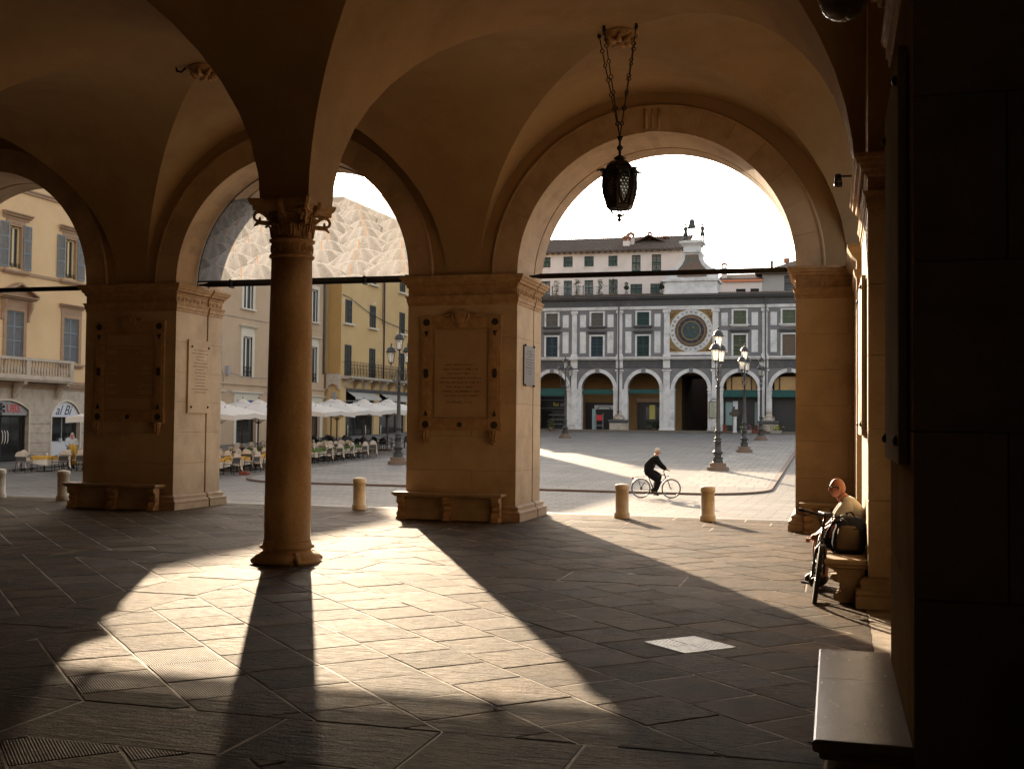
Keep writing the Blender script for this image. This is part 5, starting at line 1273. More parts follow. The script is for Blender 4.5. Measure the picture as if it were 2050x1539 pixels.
for u0_ in [0.15+0.62*k for k in range(35)]:
    g.tube([(.93,u0_,z0),(.93,u0_,z1+.06)], .022, 4)
    for sx in (-1,1):
        c_ = u0_+.31+sx*.13
        for zc_, r_ in ((z0+.28,.13),(z0+.62,.12),(z0+.93,.11)):
            g.tube([(.93,c_+r_*cos(a)*(1-.1*a/6),zc_+r_*sin(a)*(1-.08*a)) for a in [5.6*q/9 for q in range(10)]], .014, 3)
    g.tube([(.93,u0_+.31,z0),(.93,u0_+.25,z0+.5),(.93,u0_+.37,z0+.8),(.93,u0_+.31,z1)], .014, 3)
for zz in (z0+.04, z1-.02, z0+.46): g.bx(.92,.1,zz,.94,22,zz+.03)
g.bx(.1,.1,z1-.02,.94,.13,z1+.01)
g.build('balcony_railing', M_IRON, yb)
for k in range(12):
    u = .8+1.85*k; mb = MB(); mb.prism([(0.0,5.65),(.85,5.65),(.85,5.5),(.6,5.45),(.35,5.25),(.2,5.0),(0.0,4.92)], u-.1, u+.1, 'y'); mb.build('balcony_bracket', M_TRIM if k % 2 else M_WHITESTONE, yb)
W(yb, 'shop_fascia', M_BLACKSTONE, [(.0,1.1,4.72,.14,22.5,4.9),(0.0,1.1,4.6,.08,22.5,4.72)])
W(yb, 'shop_shade_backing', M_DARK, [(-.44,1.1,-.2,-.30,22.5,4.7)])
for k, (a, b) in enumerate(((1.45,6.9),(8.4,14.1),(15.6,21.3))):
    mb = MB(); n = 26
    mb.add([(.02,a,4.58),(.02,b,4.58),(.75,b,4.12),(.75,a,4.12)], [(0,1,2,3)])
    for i in range(n):
        u0_, u1_ = a+(b-a)*i/n, a+(b-a)*(i+1)/n; um = (u0_+u1_)/2
        mb.add([(.752,u0_,4.12),(.752,u1_,4.12),(.752,u1_,3.98),(.752,um,3.86),(.752,u0_,3.98)], [(0,1,2,3,4)])
    mb.build('awning', mat('striped_pale_awning_%d' % k, (0.52,0.50,0.44), (0.46,0.44,0.39), 4, 0.8), yb, recalc=False)
    for j in range(3):
        aa = a+(b-a)*j/3; bb_ = a+(b-a)*(j+1)/3
        d = W(yb, 'shop_window', M_BLACKL, [(-.26,aa+.02,-.2,-.18,aa+.16,3.9),(-.26,bb_-.16,-.2,-.18,bb_-.02,3.9),(-.26,aa+.16,3.2,-.18,bb_-.16,3.35)])
        W(d, 'pane', M_GLASSG, [(-.24,aa+.16,-.2,-.22,bb_-.16,3.2)])
        if j != 1:
            hd = MB(); hd.tube([(-.16,aa+.45,.75),(-.16,aa+.45,1.7)], .03, 5); hd.build('handle', M_WHITEW, d)
arm = MB(); arm.bx(.1,.5,3.75,1.6,.56,3.81); arm.bx(1.0,.5,3.5,2.4,.56,3.74) ; arm.build('sign_arm', M_GREYMET, yb)
# narrow passage between beige and yellow buildings
ps = thing('passage_arch', 'small pale arch over the passage between the beige and yellow buildings', 'archway', (-41.8, 89.3, 0))
PX = 1.22
mb = MB(); mb.bx(0,0.4,5.2,PX,.7,6.05); P = [(PX/2-.5*cos(pi*i/10)*1.0, 4.75+.45*sin(pi*i/10)) for i in range(11)]
for i in range(10):
    a, b = P[i], P[i+1]; mb.loft([[(a[0],y,a[1]),(b[0],y,b[1]),(b[0],y,5.199),(a[0],y,5.199)] for y in (.4,.7)])
mb.bx(0,.4,4.75,.11,.7,5.199); mb.bx(PX-.11,.4,4.75,PX,.7,5.199); mb.build('arch_wall', M_WHITESTONE, ps)
mb = MB(); mb.bx(-.05,.4,6.05,PX+.02,.75,6.12); mb.build('coping', M_TRIM, ps)
mb = MB(); mb.bx(0.0,.712,-.3,1.2,.722,6.05); mb.build('side_render', M_YEL, ps)
for a in ((.55,.6,3.9,.85,.70,4.5),(.88,.6,3.6,1.12,.70,3.9)):
    mb = MB(); mb.bx(*a); mb.build('meter_box', M_GREYMET, ps)

# ---------- clock building at the far side (facade facing -y, local y=0 at world 118)
YC = 118.0; ZG = 1.33
cb = thing('clock_building', 'long grey and white arcaded building with a large astronomical clock beyond the square', 'building', (0, YC, 0))
def B(name, m, boxes, parent=None, bevel=0): return W(parent or cb, name, m, boxes, bevel=bevel)
arcs = [(-28.83,1.66),(-23.9,1.70),(-19.02,1.68),(-14.11,1.71),(-9.13,1.74),(-4.28,1.72),(0.6,1.72),(5.5,1.72),(10.4,1.72)]
ZSP = 5.66; xl, xr = -40.0, 14.0
mb = MB(); prev = xl
for c, r in arcs:
    mb.bx(prev,0,ZSP,c-r,.8,7.85); n = 20
    pts = [(c-r*cos(pi*i/n), ZSP+(7.42-ZSP)*sin(pi*i/n)) for i in range(n+1)]
    for i in range(n):
        a, b = pts[i], pts[i+1]; mb.loft([[(a[0],y,a[1]),(b[0],y,b[1]),(b[0],y,7.85),(a[0],y,7.85)] for y in (0,.8)])
    prev = c+r
mb.bx(prev,0,ZSP,xr,.8,7.85); mb.build('arcade_wall', M_GREYSTONE, cb)
prev = xl
pier_x = []
for c, r in arcs+[(xr+2,2)]:
    B('arcade_pier', M_WHITE, [(prev,0.0,ZG-.2,c-r,.8,ZSP)]); pier_x.append((prev, c-r)); prev = c+r
for a, b in pier_x[1:-1]:
    B('impost', M_WHITE, [(a-.06,-.07,ZSP-.12,a+.34,.8,ZSP+.05)]); B('impost', M_WHITE, [(b-.34,-.07,ZSP-.12,b+.06,.8,ZSP+.05)]); B('impost_fillet', M_WHITE, [(a-.04,-.04,ZSP-.42,a+.3,.0,ZSP-.34)]); B('impost_fillet', M_WHITE, [(b-.3,-.04,ZSP-.42,b+.04,0,ZSP-.34)])
    B('pier_base', M_WHITE, [(a-.06,-.08,ZG-.2,b+.06,.0,ZG+.3)])
for c, r in arcs:
    n = 20; mb = MB(); zc = 7.42-ZSP
    rings = []
    for i in range(n+1):
        a = pi*i/n; rings.append([(c-(r+q)*cos(a), y, ZSP+(zc+q)*sin(a)) for q, y in ((0,-.05),(.38,-.05),(.38,.01),(0,.01))])
    mb.loft(rings); mb.build('arch_surround', M_WHITE, cb)
    B('keystone', M_GREYSTONE, [(c-.2,-.16,7.35,c+.2,-.05,7.88)])
# half columns between the arches, on the piers
hc = [-26.4,-21.55,-16.62,-11.64,-6.70,-1.8,3.05]
for i, x in enumerate(hc):
    w = .33 if i in (2,3) else .29
    mb = MB(); mb.loft([[(x-w-o,-.14-o,z),(x+w+o,-.14-o,z),(x+w+o,0.0,z),(x-w-o,0.0,z)] for o, z in ((.08,ZG-.2),(.08,ZG+.25),(0,ZG+.32),(0,7.25),(.04,7.3),(.04,7.4),(.0,7.42),(.03,7.5),(.10,7.6),(.10,7.72))]); p_ = mb.build('pilaster', M_WHITE, cb)
    for s in (-1,1):
        c_ = MB(); c_.tube([(x+s*(w+.06),-.26,7.58),(x+s*(w+.06),-.05,7.58)], .11, 10); c_.build('volute', M_WHITE, p_)
# entablature between floors
B('lower_entablature', M_BLACKSTONE, [(xl,-.06,7.86,xr,.8,8.25),(xl,-.02,8.25,xr,.8,8.72)])
B('string_course', M_WHITE, [(xl,-.25,8.72,xr,.8,8.86),(xl,-.42,8.86,xr,.8,9.02)])
for x in hc: B('entablature_block', M_WHITE, [(x-.36,-.22,7.85,x+.36,-.061,8.71),(x-.42,-.5,8.72,x+.42,-.421,9.04)])
# upper floor
wins = [-28.86,-23.97,-19.1,-9.2,-4.33,0.55,5.4]
panels = [(-27.37),(-25.5),(-22.55),(-20.65),(-17.6),(-10.73),(-7.7),(-5.83),(-2.9),(-0.9),(2.1),(4.0)]
holes = [(c-.64,c+.64,12.33,13.7) for c in wins]+[(c-.64,c+.64,9.12,11.22) for c in wins]
def wall_open_y(mb, x0, x1, z0, z1, holes, y0, y1):
    m2 = MB(); wall_open(m2, x0, x1, z0, z1, holes, y0, y1)
    mb.add([(v[1], v[0], v[2]) for v in m2.v], [tuple(reversed(f)) for f in m2.f])
mb = MB(); wall_open_y(mb, xl, xr, 9.021, 13.98, holes, 0.0, .5); mb.bx(xl,.5,9.02,xr,12,15.0); mb.build('upper_wall', M_GREYSTONE, cb)
for p in panels:
    for z0, z1 in ((12.17,13.5),(9.45,11.7)): B('white_panel', M_WHITE, [(p-.32,-.03,z0,p+.32,0,z1)])
for i, x in enumerate(hc):
    w = .30 if i in (2,3) else .26
    mb = MB(); mb.loft([[(x-w-o,-.12-o,z),(x+w+o,-.12-o,z),(x+w+o,0,z),(x-w-o,0,z)] for o, z in ((.1,9.021),(.1,9.2),(.03,9.3),(0,9.34),(0,13.4),(.03,13.46),(.0,13.5),(.05,13.62),(.10,13.75),(.10,13.9))]); p_ = mb.build('upper_pilaster', M_WHITE, cb)
    for s in (-1,1):
        c_ = MB(); c_.tube([(x+s*(w+.04),-.24,13.66),(x+s*(w+.04),-.05,13.66)], .10, 8); c_.build('volute', M_WHITE, p_)
sh_up = [M_GREYSH, M_GREYSH, M_GREEN, M_OLIVE, M_OLIVE, M_OLIVE, M_GREEN]
sh_lo = [mat('petrol_shutter', (0.045,0.075,0.09), (0.03,0.055,0.07), 3, 0.7), None, M_GREEN, M_OLIVE, None, M_OLIVE, M_GREEN]; sh_lo[1] = sh_lo[0]
for i, c in enumerate(wins):
    for up_ in (True, False):
        z0, z1 = (12.33,13.7) if up_ else (9.12,11.22)
        fr_ = B('window', M_WHITE, [(c-.82,-.1,z0-.02,c-.64,.06,z1+.15),(c+.64,-.1,z0-.02,c+.82,.06,z1+.15),(c-.64,-.1,z1,c+.64,.06,z1+.15)])
        m_ = (sh_up if up_ else sh_lo)[i]
        if m_ is None: B('pane', mat('brown_window_glass', (0.05,0.035,0.025), rough=0.3), [(c-.64,.1,z0,c+.64,.14,z1)], fr_)
        else:
            louvre_leaf_y(fr_, c-.63, c-.02, z0, z1, 0.06, m_); louvre_leaf_y(fr_, c+.02, c+.63, z0, z1, 0.06, m_)
            B('shade_backing', M_DARK, [(c-.64,.1,z0,c+.64,.13,z1)], fr_)
    B('sill', M_WHITE if i > 2 else M_BLACKSTONE, [(c-1.0,-.28,12.16,c+1.0,0,12.28),(c-.85,-.14,12.04,c+.85,0,12.16)])
    B('window_hood', M_BLACKSTONE, [(c-.82,-.1,11.371,c+.82,0,11.62),(c-1.0,-.3,11.62,c+1.0,0,11.8)])
B('architrave', M_WHITE, [(xl,-.1,13.981,xr,.5,14.12),(xl,-.14,14.12,xr,.5,14.28)])
B('upper_frieze', M_BLACKSTONE, [(xl,-.1,14.281,xr,.5,15.05),(xl,-.5,15.051,xr,.5,15.22),(xl,-.7,15.22,xr,.5,15.38)])
# mossy roof edge with tiles above the cornice
def tile_roof(name, m, parent, x0, x1, ya, za, yb_, zb, pitch=.22, r=.085):
    mb = MB(); n = int((x1-x0)/pitch); L = sqrt((yb_-ya)**2+(zb-za)**2); ny, nz_ = -(zb-za)/L, (yb_-ya)/L
    rows = []
    for k in range(n+1):
        x = x0+pitch*k
        for q in range(5):
            a = pi*q/4; rows.append((x+pitch*.5*(1-cos(a))*.5*2*.5, r*sin(a)))
    v = []; 
    for x, h_ in rows: v += [(x,ya+ny*h_,za+nz_*h_),(x,yb_+ny*h_,zb+nz_*h_)]
    f = [(2*i,2*i+2,2*i+3,2*i+1) for i in range(len(rows)-1)]
    mb.add(v, f); mb.add([(x0,ya,za-.06),(x1,ya,za-.06),(x1,yb_,zb-.06),(x0,yb_,zb-.06),(x0,ya,za),(x1,ya,za),(x1,yb_,zb),(x0,yb_,zb)], [(0,3,2,1),(0,1,5,4),(1,2,6,5),(3,0,4,7)])
    return tag(mb.build(name, m, parent, recalc=False), kind='stuff')
tile_roof('eaves_tiles', M_ROOF, cb, xl, xr, -.75, 15.42, 1.6, 15.75)
# portico floor, back wall and dark passage
B('portico_floor', M_STEP, [(xl,-.9,ZG-.3,xr,4.6,ZG+.10)])
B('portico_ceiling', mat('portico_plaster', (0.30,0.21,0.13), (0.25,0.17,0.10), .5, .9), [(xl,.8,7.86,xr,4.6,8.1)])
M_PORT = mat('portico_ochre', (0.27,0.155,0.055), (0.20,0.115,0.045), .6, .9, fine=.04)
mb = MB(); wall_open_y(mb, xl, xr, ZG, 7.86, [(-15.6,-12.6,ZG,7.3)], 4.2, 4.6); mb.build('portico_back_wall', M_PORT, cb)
for (a, b) in zip([x for x in (-26.4,-21.55,-16.62,-11.64,-6.7,-1.8)], range(6)):
    mb = MB(); n = 12; P = [(.8+1.7-1.7*cos(pi*i/n), 5.8+1.8*sin(pi*i/n)) for i in range(n+1)]
    for i in range(n): 
        p, q = P[i], P[i+1]; mb.loft([[(x,p[0],p[1]),(x,q[0],q[1]),(x,q[0],7.86),(x,p[0],7.86)] for x in (a-.25,a+.25)])
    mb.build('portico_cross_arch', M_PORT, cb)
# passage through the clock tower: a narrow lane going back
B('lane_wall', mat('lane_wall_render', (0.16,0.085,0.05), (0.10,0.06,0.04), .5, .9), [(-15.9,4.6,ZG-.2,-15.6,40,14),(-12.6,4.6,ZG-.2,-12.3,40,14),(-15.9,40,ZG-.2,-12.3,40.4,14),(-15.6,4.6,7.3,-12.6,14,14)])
# shop fronts
fas = B('shop_front', M_BLACKL, [(-31.6,4.05,ZG,-27.6,4.19,5.0)])
B('shop_fascia', flat('shop_fascia_black', (0.014,0.014,0.016), .4), [(-31.4,3.9,3.75,-27.9,4.049,4.55)], fas); B('fascia_trim', M_GREYMET, [(-31.4,3.86,4.56,-27.9,4.0,4.6),(-31.4,3.86,3.70,-27.9,4.0,3.74)], fas)
M_YLET = flat('yellow_sign_letters', (0.72,0.62,0.06), .5); M_PLET = flat('lilac_sign_letter', (0.42,0.34,0.60), .5)
text_mesh('fas', 0.62, 'sign_letters', M_YLET, fas, basis((-29.28,3.88,4.12),(1,0,0),(0,0,1),(0,-1,0)), .012)
text_mesh('o', 0.62, 'sign_letters', M_PLET, fas, basis((-28.65,3.88,4.10),(1,0,0),(0,0,1),(0,-1,0)), .012)
text_mesh('li', 0.62, 'sign_letters', M_YLET, fas, basis((-28.32,3.88,4.12),(1,0,0),(0,0,1),(0,-1,0)), .012)
for x in (-30.3,-28.9):
    B('shop_window', M_GLASSG, [(x-.55,3.98,1.7,x+.5,4.04,3.4)], fas)
for k in range(3): B('shelf', M_GREYMET, [(-30.1,3.93,1.95+.5*k,-27.8,3.97,2.0+.5*k)], fas)
sh2 = B('shop_front', M_BLACKL, [(-26.0,4.05,ZG,-22.3,4.19,4.35)])
sgb = B('sign_board', M_SIGNW, [(-25.0,3.9,3.62,-22.9,4.0,4.05)], sh2)
mb = MB(); r_ = random.Random(8); x = -24.6
while x < -23.3: l_ = r_.uniform(.05,.12); mb.bx(x,3.885,3.86,x+l_,3.899,3.96); x += l_+.05
for xx in (-24.6,-23.25): mb.prism([(xx-.16,3.68),(xx+.16,3.68),(xx,3.82)], 3.885, 3.899)
mb.build('sign_print', M_BLACKL, sgb)
sh3 = B('shop_front', M_BLACKL, [(-20.3,4.05,ZG,-17.8,4.19,4.4)]); B('stone_lintel', M_TRIM, [(-20.4,3.9,4.4,-17.6,4.19,4.8)], sh3); B('pane', M_GLASSG, [(-19.4,3.95,1.6,-17.9,4.04,3.9)], sh3)
B('yellow_poster', flat('yellow_poster', (0.62,0.55,0.16), .7), [(-19.0,3.9,2.6,-18.4,3.94,4.1)], sh3)
for x0,x1 in ((-10.9,-7.4),(-6.1,-2.6)):
    s_ = B('shop_front', M_BLACKL, [(x0,1.2,ZG,x1,1.3,5.0)]); B('reflection_tinted_pane', mat('lunette_glass', (0.50,0.30,0.10), (0.40,0.24,0.09), 1.5, .35), [(x0+.3,1.15,5.1,x1-.2,1.19,7.0)], s_)  # ochre reflection put into the base colour of the pane
    B('glazing_bar', M_BLACKL, [(x0+.75,1.08,5.0,x0+.88,1.14,7.3),(x1-.75,1.08,5.0,x1-.62,1.14,7.3)], s_)
_pt = flat('pale_teal_panel', (0.22,0.32,0.31), .6); B('pale_door_panel', _pt, [(-10.7,1.1,ZG+.7,-10.0,1.16,4.4)]); B('pale_door_panel', _pt, [(-7.75,1.1,ZG+.7,-7.5,1.16,4.4)]); B('white_poster', M_SIGNW, [(-9.95,1.05,3.3,-9.45,1.1,4.5)])
# green awnings between the arches
def awn(x0, x1, z0, z1, deep, label):
    mb = MB(); n = 18
    mb.add([(x0,.3,z1),(x1,.3,z1),(x1,-deep,z0+.05),(x0,-deep,z0+.05)], [(0,1,2,3)])
    for i in range(n):
        a = x0+(x1-x0)*i/n; b = x0+(x1-x0)*(i+1)/n; mb.add([(a,-deep-.004,z0+.05),(b,-deep-.004,z0+.05),(b,-deep-.004,z0-.08),((a+b)/2,-deep-.004,z0-.16),(a,-deep-.004,z0-.08)], [(0,1,2,3,4)])
    o = mb.build('green_awning', M_AWNG, None, (0,YC,0), recalc=False); tag(o, label, 'awning', 'green awnings in the far arches')
awn(-30.4,-27.25,5.05,5.75,-.1,'dark green awning above the shop with yellow lettering'); awn(-25.5,-22.3,5.25,5.65,-.1,'dark green awning in the second far arch above a white sign board')
awn(-20.6,-17.4,5.35,5.66,-.1,'narrow dark green awning in the arch beside the wall fountain'); awn(-10.8,-7.45,5.0,5.62,.1,'green awning in the arch right of the clock tower passage'); awn(-6.0,-2.6,5.0,5.62,.1,'green awning in the last far arch seen beside the right pier')
# drain pipes
for x in (-21.62,-6.62):
    mb = MB(); mb.tube([(x,-.32,15.0),(x,-.34,13.6),(x,-.34,9.2),(x+.05,-.6,8.9),(x+.05,-.3,8.6),(x,-.3,3.0)], .07, 6); mb.build('drain_pipe', M_BLACKSTONE, cb)

# clock
M_DIAL = mat('clock_white_ring', (0.66,0.64,0.61), (0.56,0.545,0.52), 3, .7); M_BLUE2 = flat('clock_blue', (0.012,0.016,0.030), .6); M_GOLD = mat('clock_gold', (0.33,0.20,0.05), (0.20,0.12,0.05), 4, .6, fine=.2); M_TEAL = mat('clock_teal', (0.035,0.065,0.065), (0.02,0.04,0.045), 3, .6)
M_REDB = mat('clock_red_brown', (0.14,0.085,0.055), (0.10,0.065,0.045), 4, .7)
ck = thing('astronomical_clock', 'x', 'clock', (-14.12,0,11.7)); ck.parent = cb; del ck['category']; del ck['label']
def disc(r0, r1, y, m, name, n=48, th=.03, par=None):
    mb = MB(); rings = [[(r1*cos(a),yy,r1*sin(a)) for a in [2*pi*i/n for i in range(n)]] for yy in (y+th,y)]
    if r0 > 0:
        v = []; 
        for i in range(n):
            a = 2*pi*i/n; v += [(r0*cos(a),y,r0*sin(a)),(r1*cos(a),y,r1*sin(a)),(r1*cos(a),y+th,r1*sin(a)),(r0*cos(a),y+th,r0*sin(a))]
        f = []
        for i in range(n):
            j = (i+1)%n
            for q in range(4): f.append((4*i+q,4*i+(q+1)%4,4*j+(q+1)%4,4*j+q))
        mb.add(v, f)
    else: mb.loft(rings)
    return mb.build(name, m, par or ck)
B('clock_ground', M_GOLD, [(-2.28,-.04,-2.18,2.28,0,2.18)], ck)
for sx in (-1,1):
    for sz in (-1,1):
        mb = MB()
        for k in range(5): mb.tube([(sx*(1.5+.14*k),-.1,sz*(2.05-.04*k)),(sx*(1.8+.08*k),-.12,sz*(1.8)),(sx*2.1,-.08,sz*(1.25+.1*k))], [.03,.09,.03], 5)
        mb.sph((sx*1.85,-.12,sz*1.85), .17, 8); mb.build('corner_ornament', M_GOLD, ck)
d_ = disc(1.66, 2.2, -.10, M_DIAL, 'hour_ring')
mb = MB()
for k in range(24):
    a = 2*pi*k/24; rg2 = random.Random(k)
    for q in range(rg2.choice((2,3,4))):
        b = a+(q-1.5)*.035; mb.tube([(1.80*cos(b),-.115,1.80*sin(b)),(2.05*cos(b+.02*rg2.choice((-1,0,1))),-.115,2.05*sin(b))], .016, 3)
    for rr_ in (1.70,2.15): mb.sph((rr_*cos(a+pi/24),-.12,rr_*sin(a+pi/24)), .03, 5)
mb.build('numerals', M_BLUE2, d_)
disc(1.36,1.66,-.12,M_REDB,'zodiac_ring'); disc(1.34,1.42,-.135,M_GOLD,'gold_ring'); d2_ = disc(.98,1.34,-.12,M_BLUE2,'blue_ring')
for k in range(12):
    a = 2*pi*k/12+.1; mb = MB(); mb.tube([(1.0*cos(a),-.13,1.0*sin(a)),(1.33*cos(a),-.13,1.33*sin(a))], .015, 4); mb.build('divider', M_GOLD, d2_)
disc(.90,1.0,-.14,M_GOLD,'gold_ring'); d3_ = disc(0,.9,-.12,M_TEAL,'centre_disc')
mb = MB(); mb.tube([(.22,-.16,.30),(.22,-.12,.30)], .13, 10); mb.tube([(-.45,-.15,.2),(-.2,-.15,.3)], .05, 5); mb.tube([(.3,-.15,-.3),(.45,-.15,-.15)], .05, 5); mb.build('sun_pointer', M_GOLD, d3_)
B('clock_frame', M_WHITE, [(-2.35,-.14,2.181,2.35,0,2.28),(-2.35,-.14,-2.5,2.35,0,-2.181)], ck)
# attic over the clock, volutes and bell stage
B('tower_attic', M_WHITE, [(-16.75,-.6,15.75,-11.45,3,16.75),(-17.0,-.8,16.75,-11.25,3,16.98),(-16.9,-.7,15.4,-11.35,3,15.74)])
n = 12
def gab(sc, y):
    L_ = [(2.6,17.0),(2.6,17.9),(2.4,18.12),(2.0,18.25),(1.6,18.5),(1.22,18.95),(1.02,19.35),(1.15,19.6),(1.05,19.79)]
    P_ = [(-14.1+x*sc, y, z) for x, z in L_]; P_ += [(-14.1-x*sc, y, z) for x, z in reversed(L_)]; return P_
mb = MB(); mb.loft([gab(1,.2), gab(1,1.6)]); mb.build('gable', M_WHITE, cb)
mb = MB(); P_ = [(-14.1+x, .1, z) for x, z in [(1.5,17.3),(1.5,18.0),(1.0,18.55),(.72,19.1),(.66,19.6)]]; P_ += [(-14.1-(p[0]+14.1), .1, p[2]) for p in reversed(P_)]
mb.loft([P_, [(p[0], .19, p[2]) for p in P_]]); mb.build('painted_panel', mat('faded_painted_panel', (0.12,0.13,0.10), (0.22,0.11,0.08), 1.6, .8, stain=(0.06,0.10,0.09), stain_scale=2.5, stain_amt=.7), cb)
B('bell_stage', M_WHITE, [(-14.95,0,19.8,-13.25,1.8,20.55),(-15.1,-.15,20.55,-13.1,1.95,20.72),(-15.35,-.35,20.72,-12.85,2.1,20.95)])
mb = MB(); mb.loft([[(-15.3,-.3,20.96),(-12.9,-.3,20.96),(-12.9,2.05,20.96),(-15.3,2.05,20.96)],[(-14.2,.8,21.25),(-14.0,.8,21.25),(-14.0,1.0,21.25),(-14.2,1.0,21.25)]]); mb.build('bell_stage_roof', M_BLACKSTONE, cb)
bell = thing('bell', 'grey bronze bell between two hammer figures on top of the clock tower', 'bell', (-14.14,YC+.3,-0.05))
mb = MB(); mb.lathe([(.48,22.43),(.46,22.5),(.36,22.65),(.29,22.95),(.26,23.2),(.16,23.3),(.03,23.36)], 16); mb.tube([(0,0,21.4),(0,0,22.5)], .03, 5); mb.build('bell_body', M_BRONZEG, bell)
mb = MB(); mb.tube([(-.1,0,23.35),(-.12,0,23.7),(.0,0,23.85),(.12,0,23.7),(.1,0,23.35)], .03, 5); mb.tube([(0,0,23.8),(0,0,24.0)], .03, 5); mb.build('bell_crown', M_BRONZEG, bell)
def automaton(x, s, label):
    t = thing('bell_ringer_figure', label, 'statue', (x,YC+.9,0), 0, 'bronze hammer figures beside the bell')
    mb = MB()
    for q in (-1,1): mb.tube([(q*.13,0,21.0),(q*.12,0,21.5),(q*.10,0,21.75)], [.075,.08,.10], 7)
    mb.lathe([(.26,21.68),(.22,21.9),(.15,22.12),(.19,22.35),(.21,22.52),(.10,22.62),(.055,22.66),(.06,22.70)], 10, sy=.75); mb.sph((0,0,22.82), .115, 10, sz=1.15)
    mb.tube([(s*.2,0,22.5),(s*.32,-.05,22.3),(s*.42,-.08,22.45)], [.06,.05,.04], 6); mb.tube([(-s*.2,0,22.5),(-s*.25,-.05,22.25),(s*.15,-.18,22.2)], [.06,.05,.04], 6)
    mb.build('figure', M_BRONZEG, t); h_ = MB(); h_.tube([(s*.2,-.1,22.1),(s*.55,-.08,22.62)], .02, 4); h_.tube([(s*.5,-.08,22.62),(s*.62,-.08,22.58)], .06, 6); h_.build('hammer', M_BRONZEG, t)
automaton(-14.85, 1, 'bronze hammer figure on the left of the bell'); automaton(-13.12, -1, 'bronze hammer figure on the right of the bell')

# ---------- pinkish white house behind, left of the tower
wh = thing('white_house', 'pinkish white house with dark green shutters and a tiled roof behind the clock building', 'building', (0,YC+4,0))
# positions scaled for the greater depth (124/120)
def Wh(name, m, boxes, parent=None): return W(parent or wh, name, m, boxes)
sc_ = 1.034
topW = [(-30.6,.52,19.2,20.35),(-28.1,.52,19.2,20.35),(-25.75,.52,19.18,20.32),(-23.1,.5,19.15,20.3),(-20.55,.48,18.55,20.3),(-18.35,.5,18.55,20.3)]
lowW = [(-30.6,.5,16.1,17.7),(-28.1,.46,16.1,17.7),(-25.75,.48,16.1,17.7),(-23.05,.48,16.1,17.7),(-20.52,.64,16.1,17.15),(-18.35,.64,16.1,17.15)]
holes = [(c-w,c+w,a,b) for c,w,a,b in topW+lowW]
mb = MB(); wall_open_y(mb, -41.0, -15.5, 14.0, 20.85, holes, 0, .35); mb.bx(-41,.35,14,-15.5,9,20.85); mb.build('wall', M_WHITEWALL, wh)
for c,w,a,b in topW+lowW:
    f_ = Wh('window', M_WHITEWALL, [(c-w-.12,-.06,a-.12,c+w+.12,0.0,a-.01)]); louvre_leaf_y(f_, c-w, c-.01, a, b, .04, M_GREEN, n=10); louvre_leaf_y(f_, c+.01, c+w, a, b, .04, M_GREEN, n=10)
tile_roof('roof', M_ROOF, wh, -41.5, -15.0, -.8, 20.75, 5.2, 23.1)
mb = MB()
for k in range(40): mb.bx(-40.9+.65*k,-.7,20.62,-40.78+.65*k,0.0,20.74)
tag(mb.build('rafter_ends', M_BLACKSTONE, wh), kind='stuff')
mb = MB(); mb.bx(-15.498,.35,14,-15.2,9,20.85); mb.build('side_wall', M_WHITEWALL, wh)
def chimney(par, x, y, z0, z1, w, m, cap=True, name='chimney'):
    mb = MB(); mb.bx(x-w/2,y,z0,x+w/2,y+w,z1)
    o = mb.build(name, m, par); c_ = MB()
    for a in (-1,1):
        for b in (0,1): c_.bx(x+a*w*.38-w*.1,y+b*w*.8,z1,x+a*w*.38+w*.1,y+b*w*.8+w*.2,z1+w*.55)
    c_.loft([[(x-w*.7,y-w*.2,z1+w*.55),(x+w*.7,y-w*.2,z1+w*.55),(x+w*.7,y+w*1.2,z1+w*.55),(x-w*.7,y+w*1.2,z1+w*.55)],[(x-w*.1,y+w*.45,z1+w*1.0),(x+w*.1,y+w*.45,z1+w*1.0),(x+w*.1,y+w*.55,z1+w*1.0),(x-w*.1,y+w*.55,z1+w*1.0)]])
    c_.build('chimney_cap', M_BRICKCH, o); return o
chimney(wh, -21.8, .9, 20.9, 22.0, .75, M_WHITEWALL); chimney(wh, -21.45, 1.5, 21.2, 22.45, .7, M_WHITEWALL)
Wh('chimney', M_GREYMET, [(-27.0,3,21.4,-26.4,3.5,22.0)])
dm = Wh('dormer', M_BRICKCH, [(-20.9,2.6,21.2,-18.2,4.5,21.9)]); mb = MB(); mb.loft([[(-21.6,2.2,21.75),(-19.6,2.2,22.75),(-17.6,2.2,21.9),(-17.6,2.2,22.0),(-19.6,2.2,22.9),(-21.6,2.2,21.9)],[(-21.6,5,21.75),(-19.6,5,22.75),(-17.6,5,21.9),(-17.6,5,22.0),(-19.6,5,22.9),(-21.6,5,21.9)]]); mb.build('dormer_roof', M_ROOF, dm)
chimney(wh, -19.7, 3.6, 22.3, 22.95, .5, M_BRICKCH); chimney(wh, -18.0, 3.6, 21.8, 22.3, .7, M_BRICKCH)
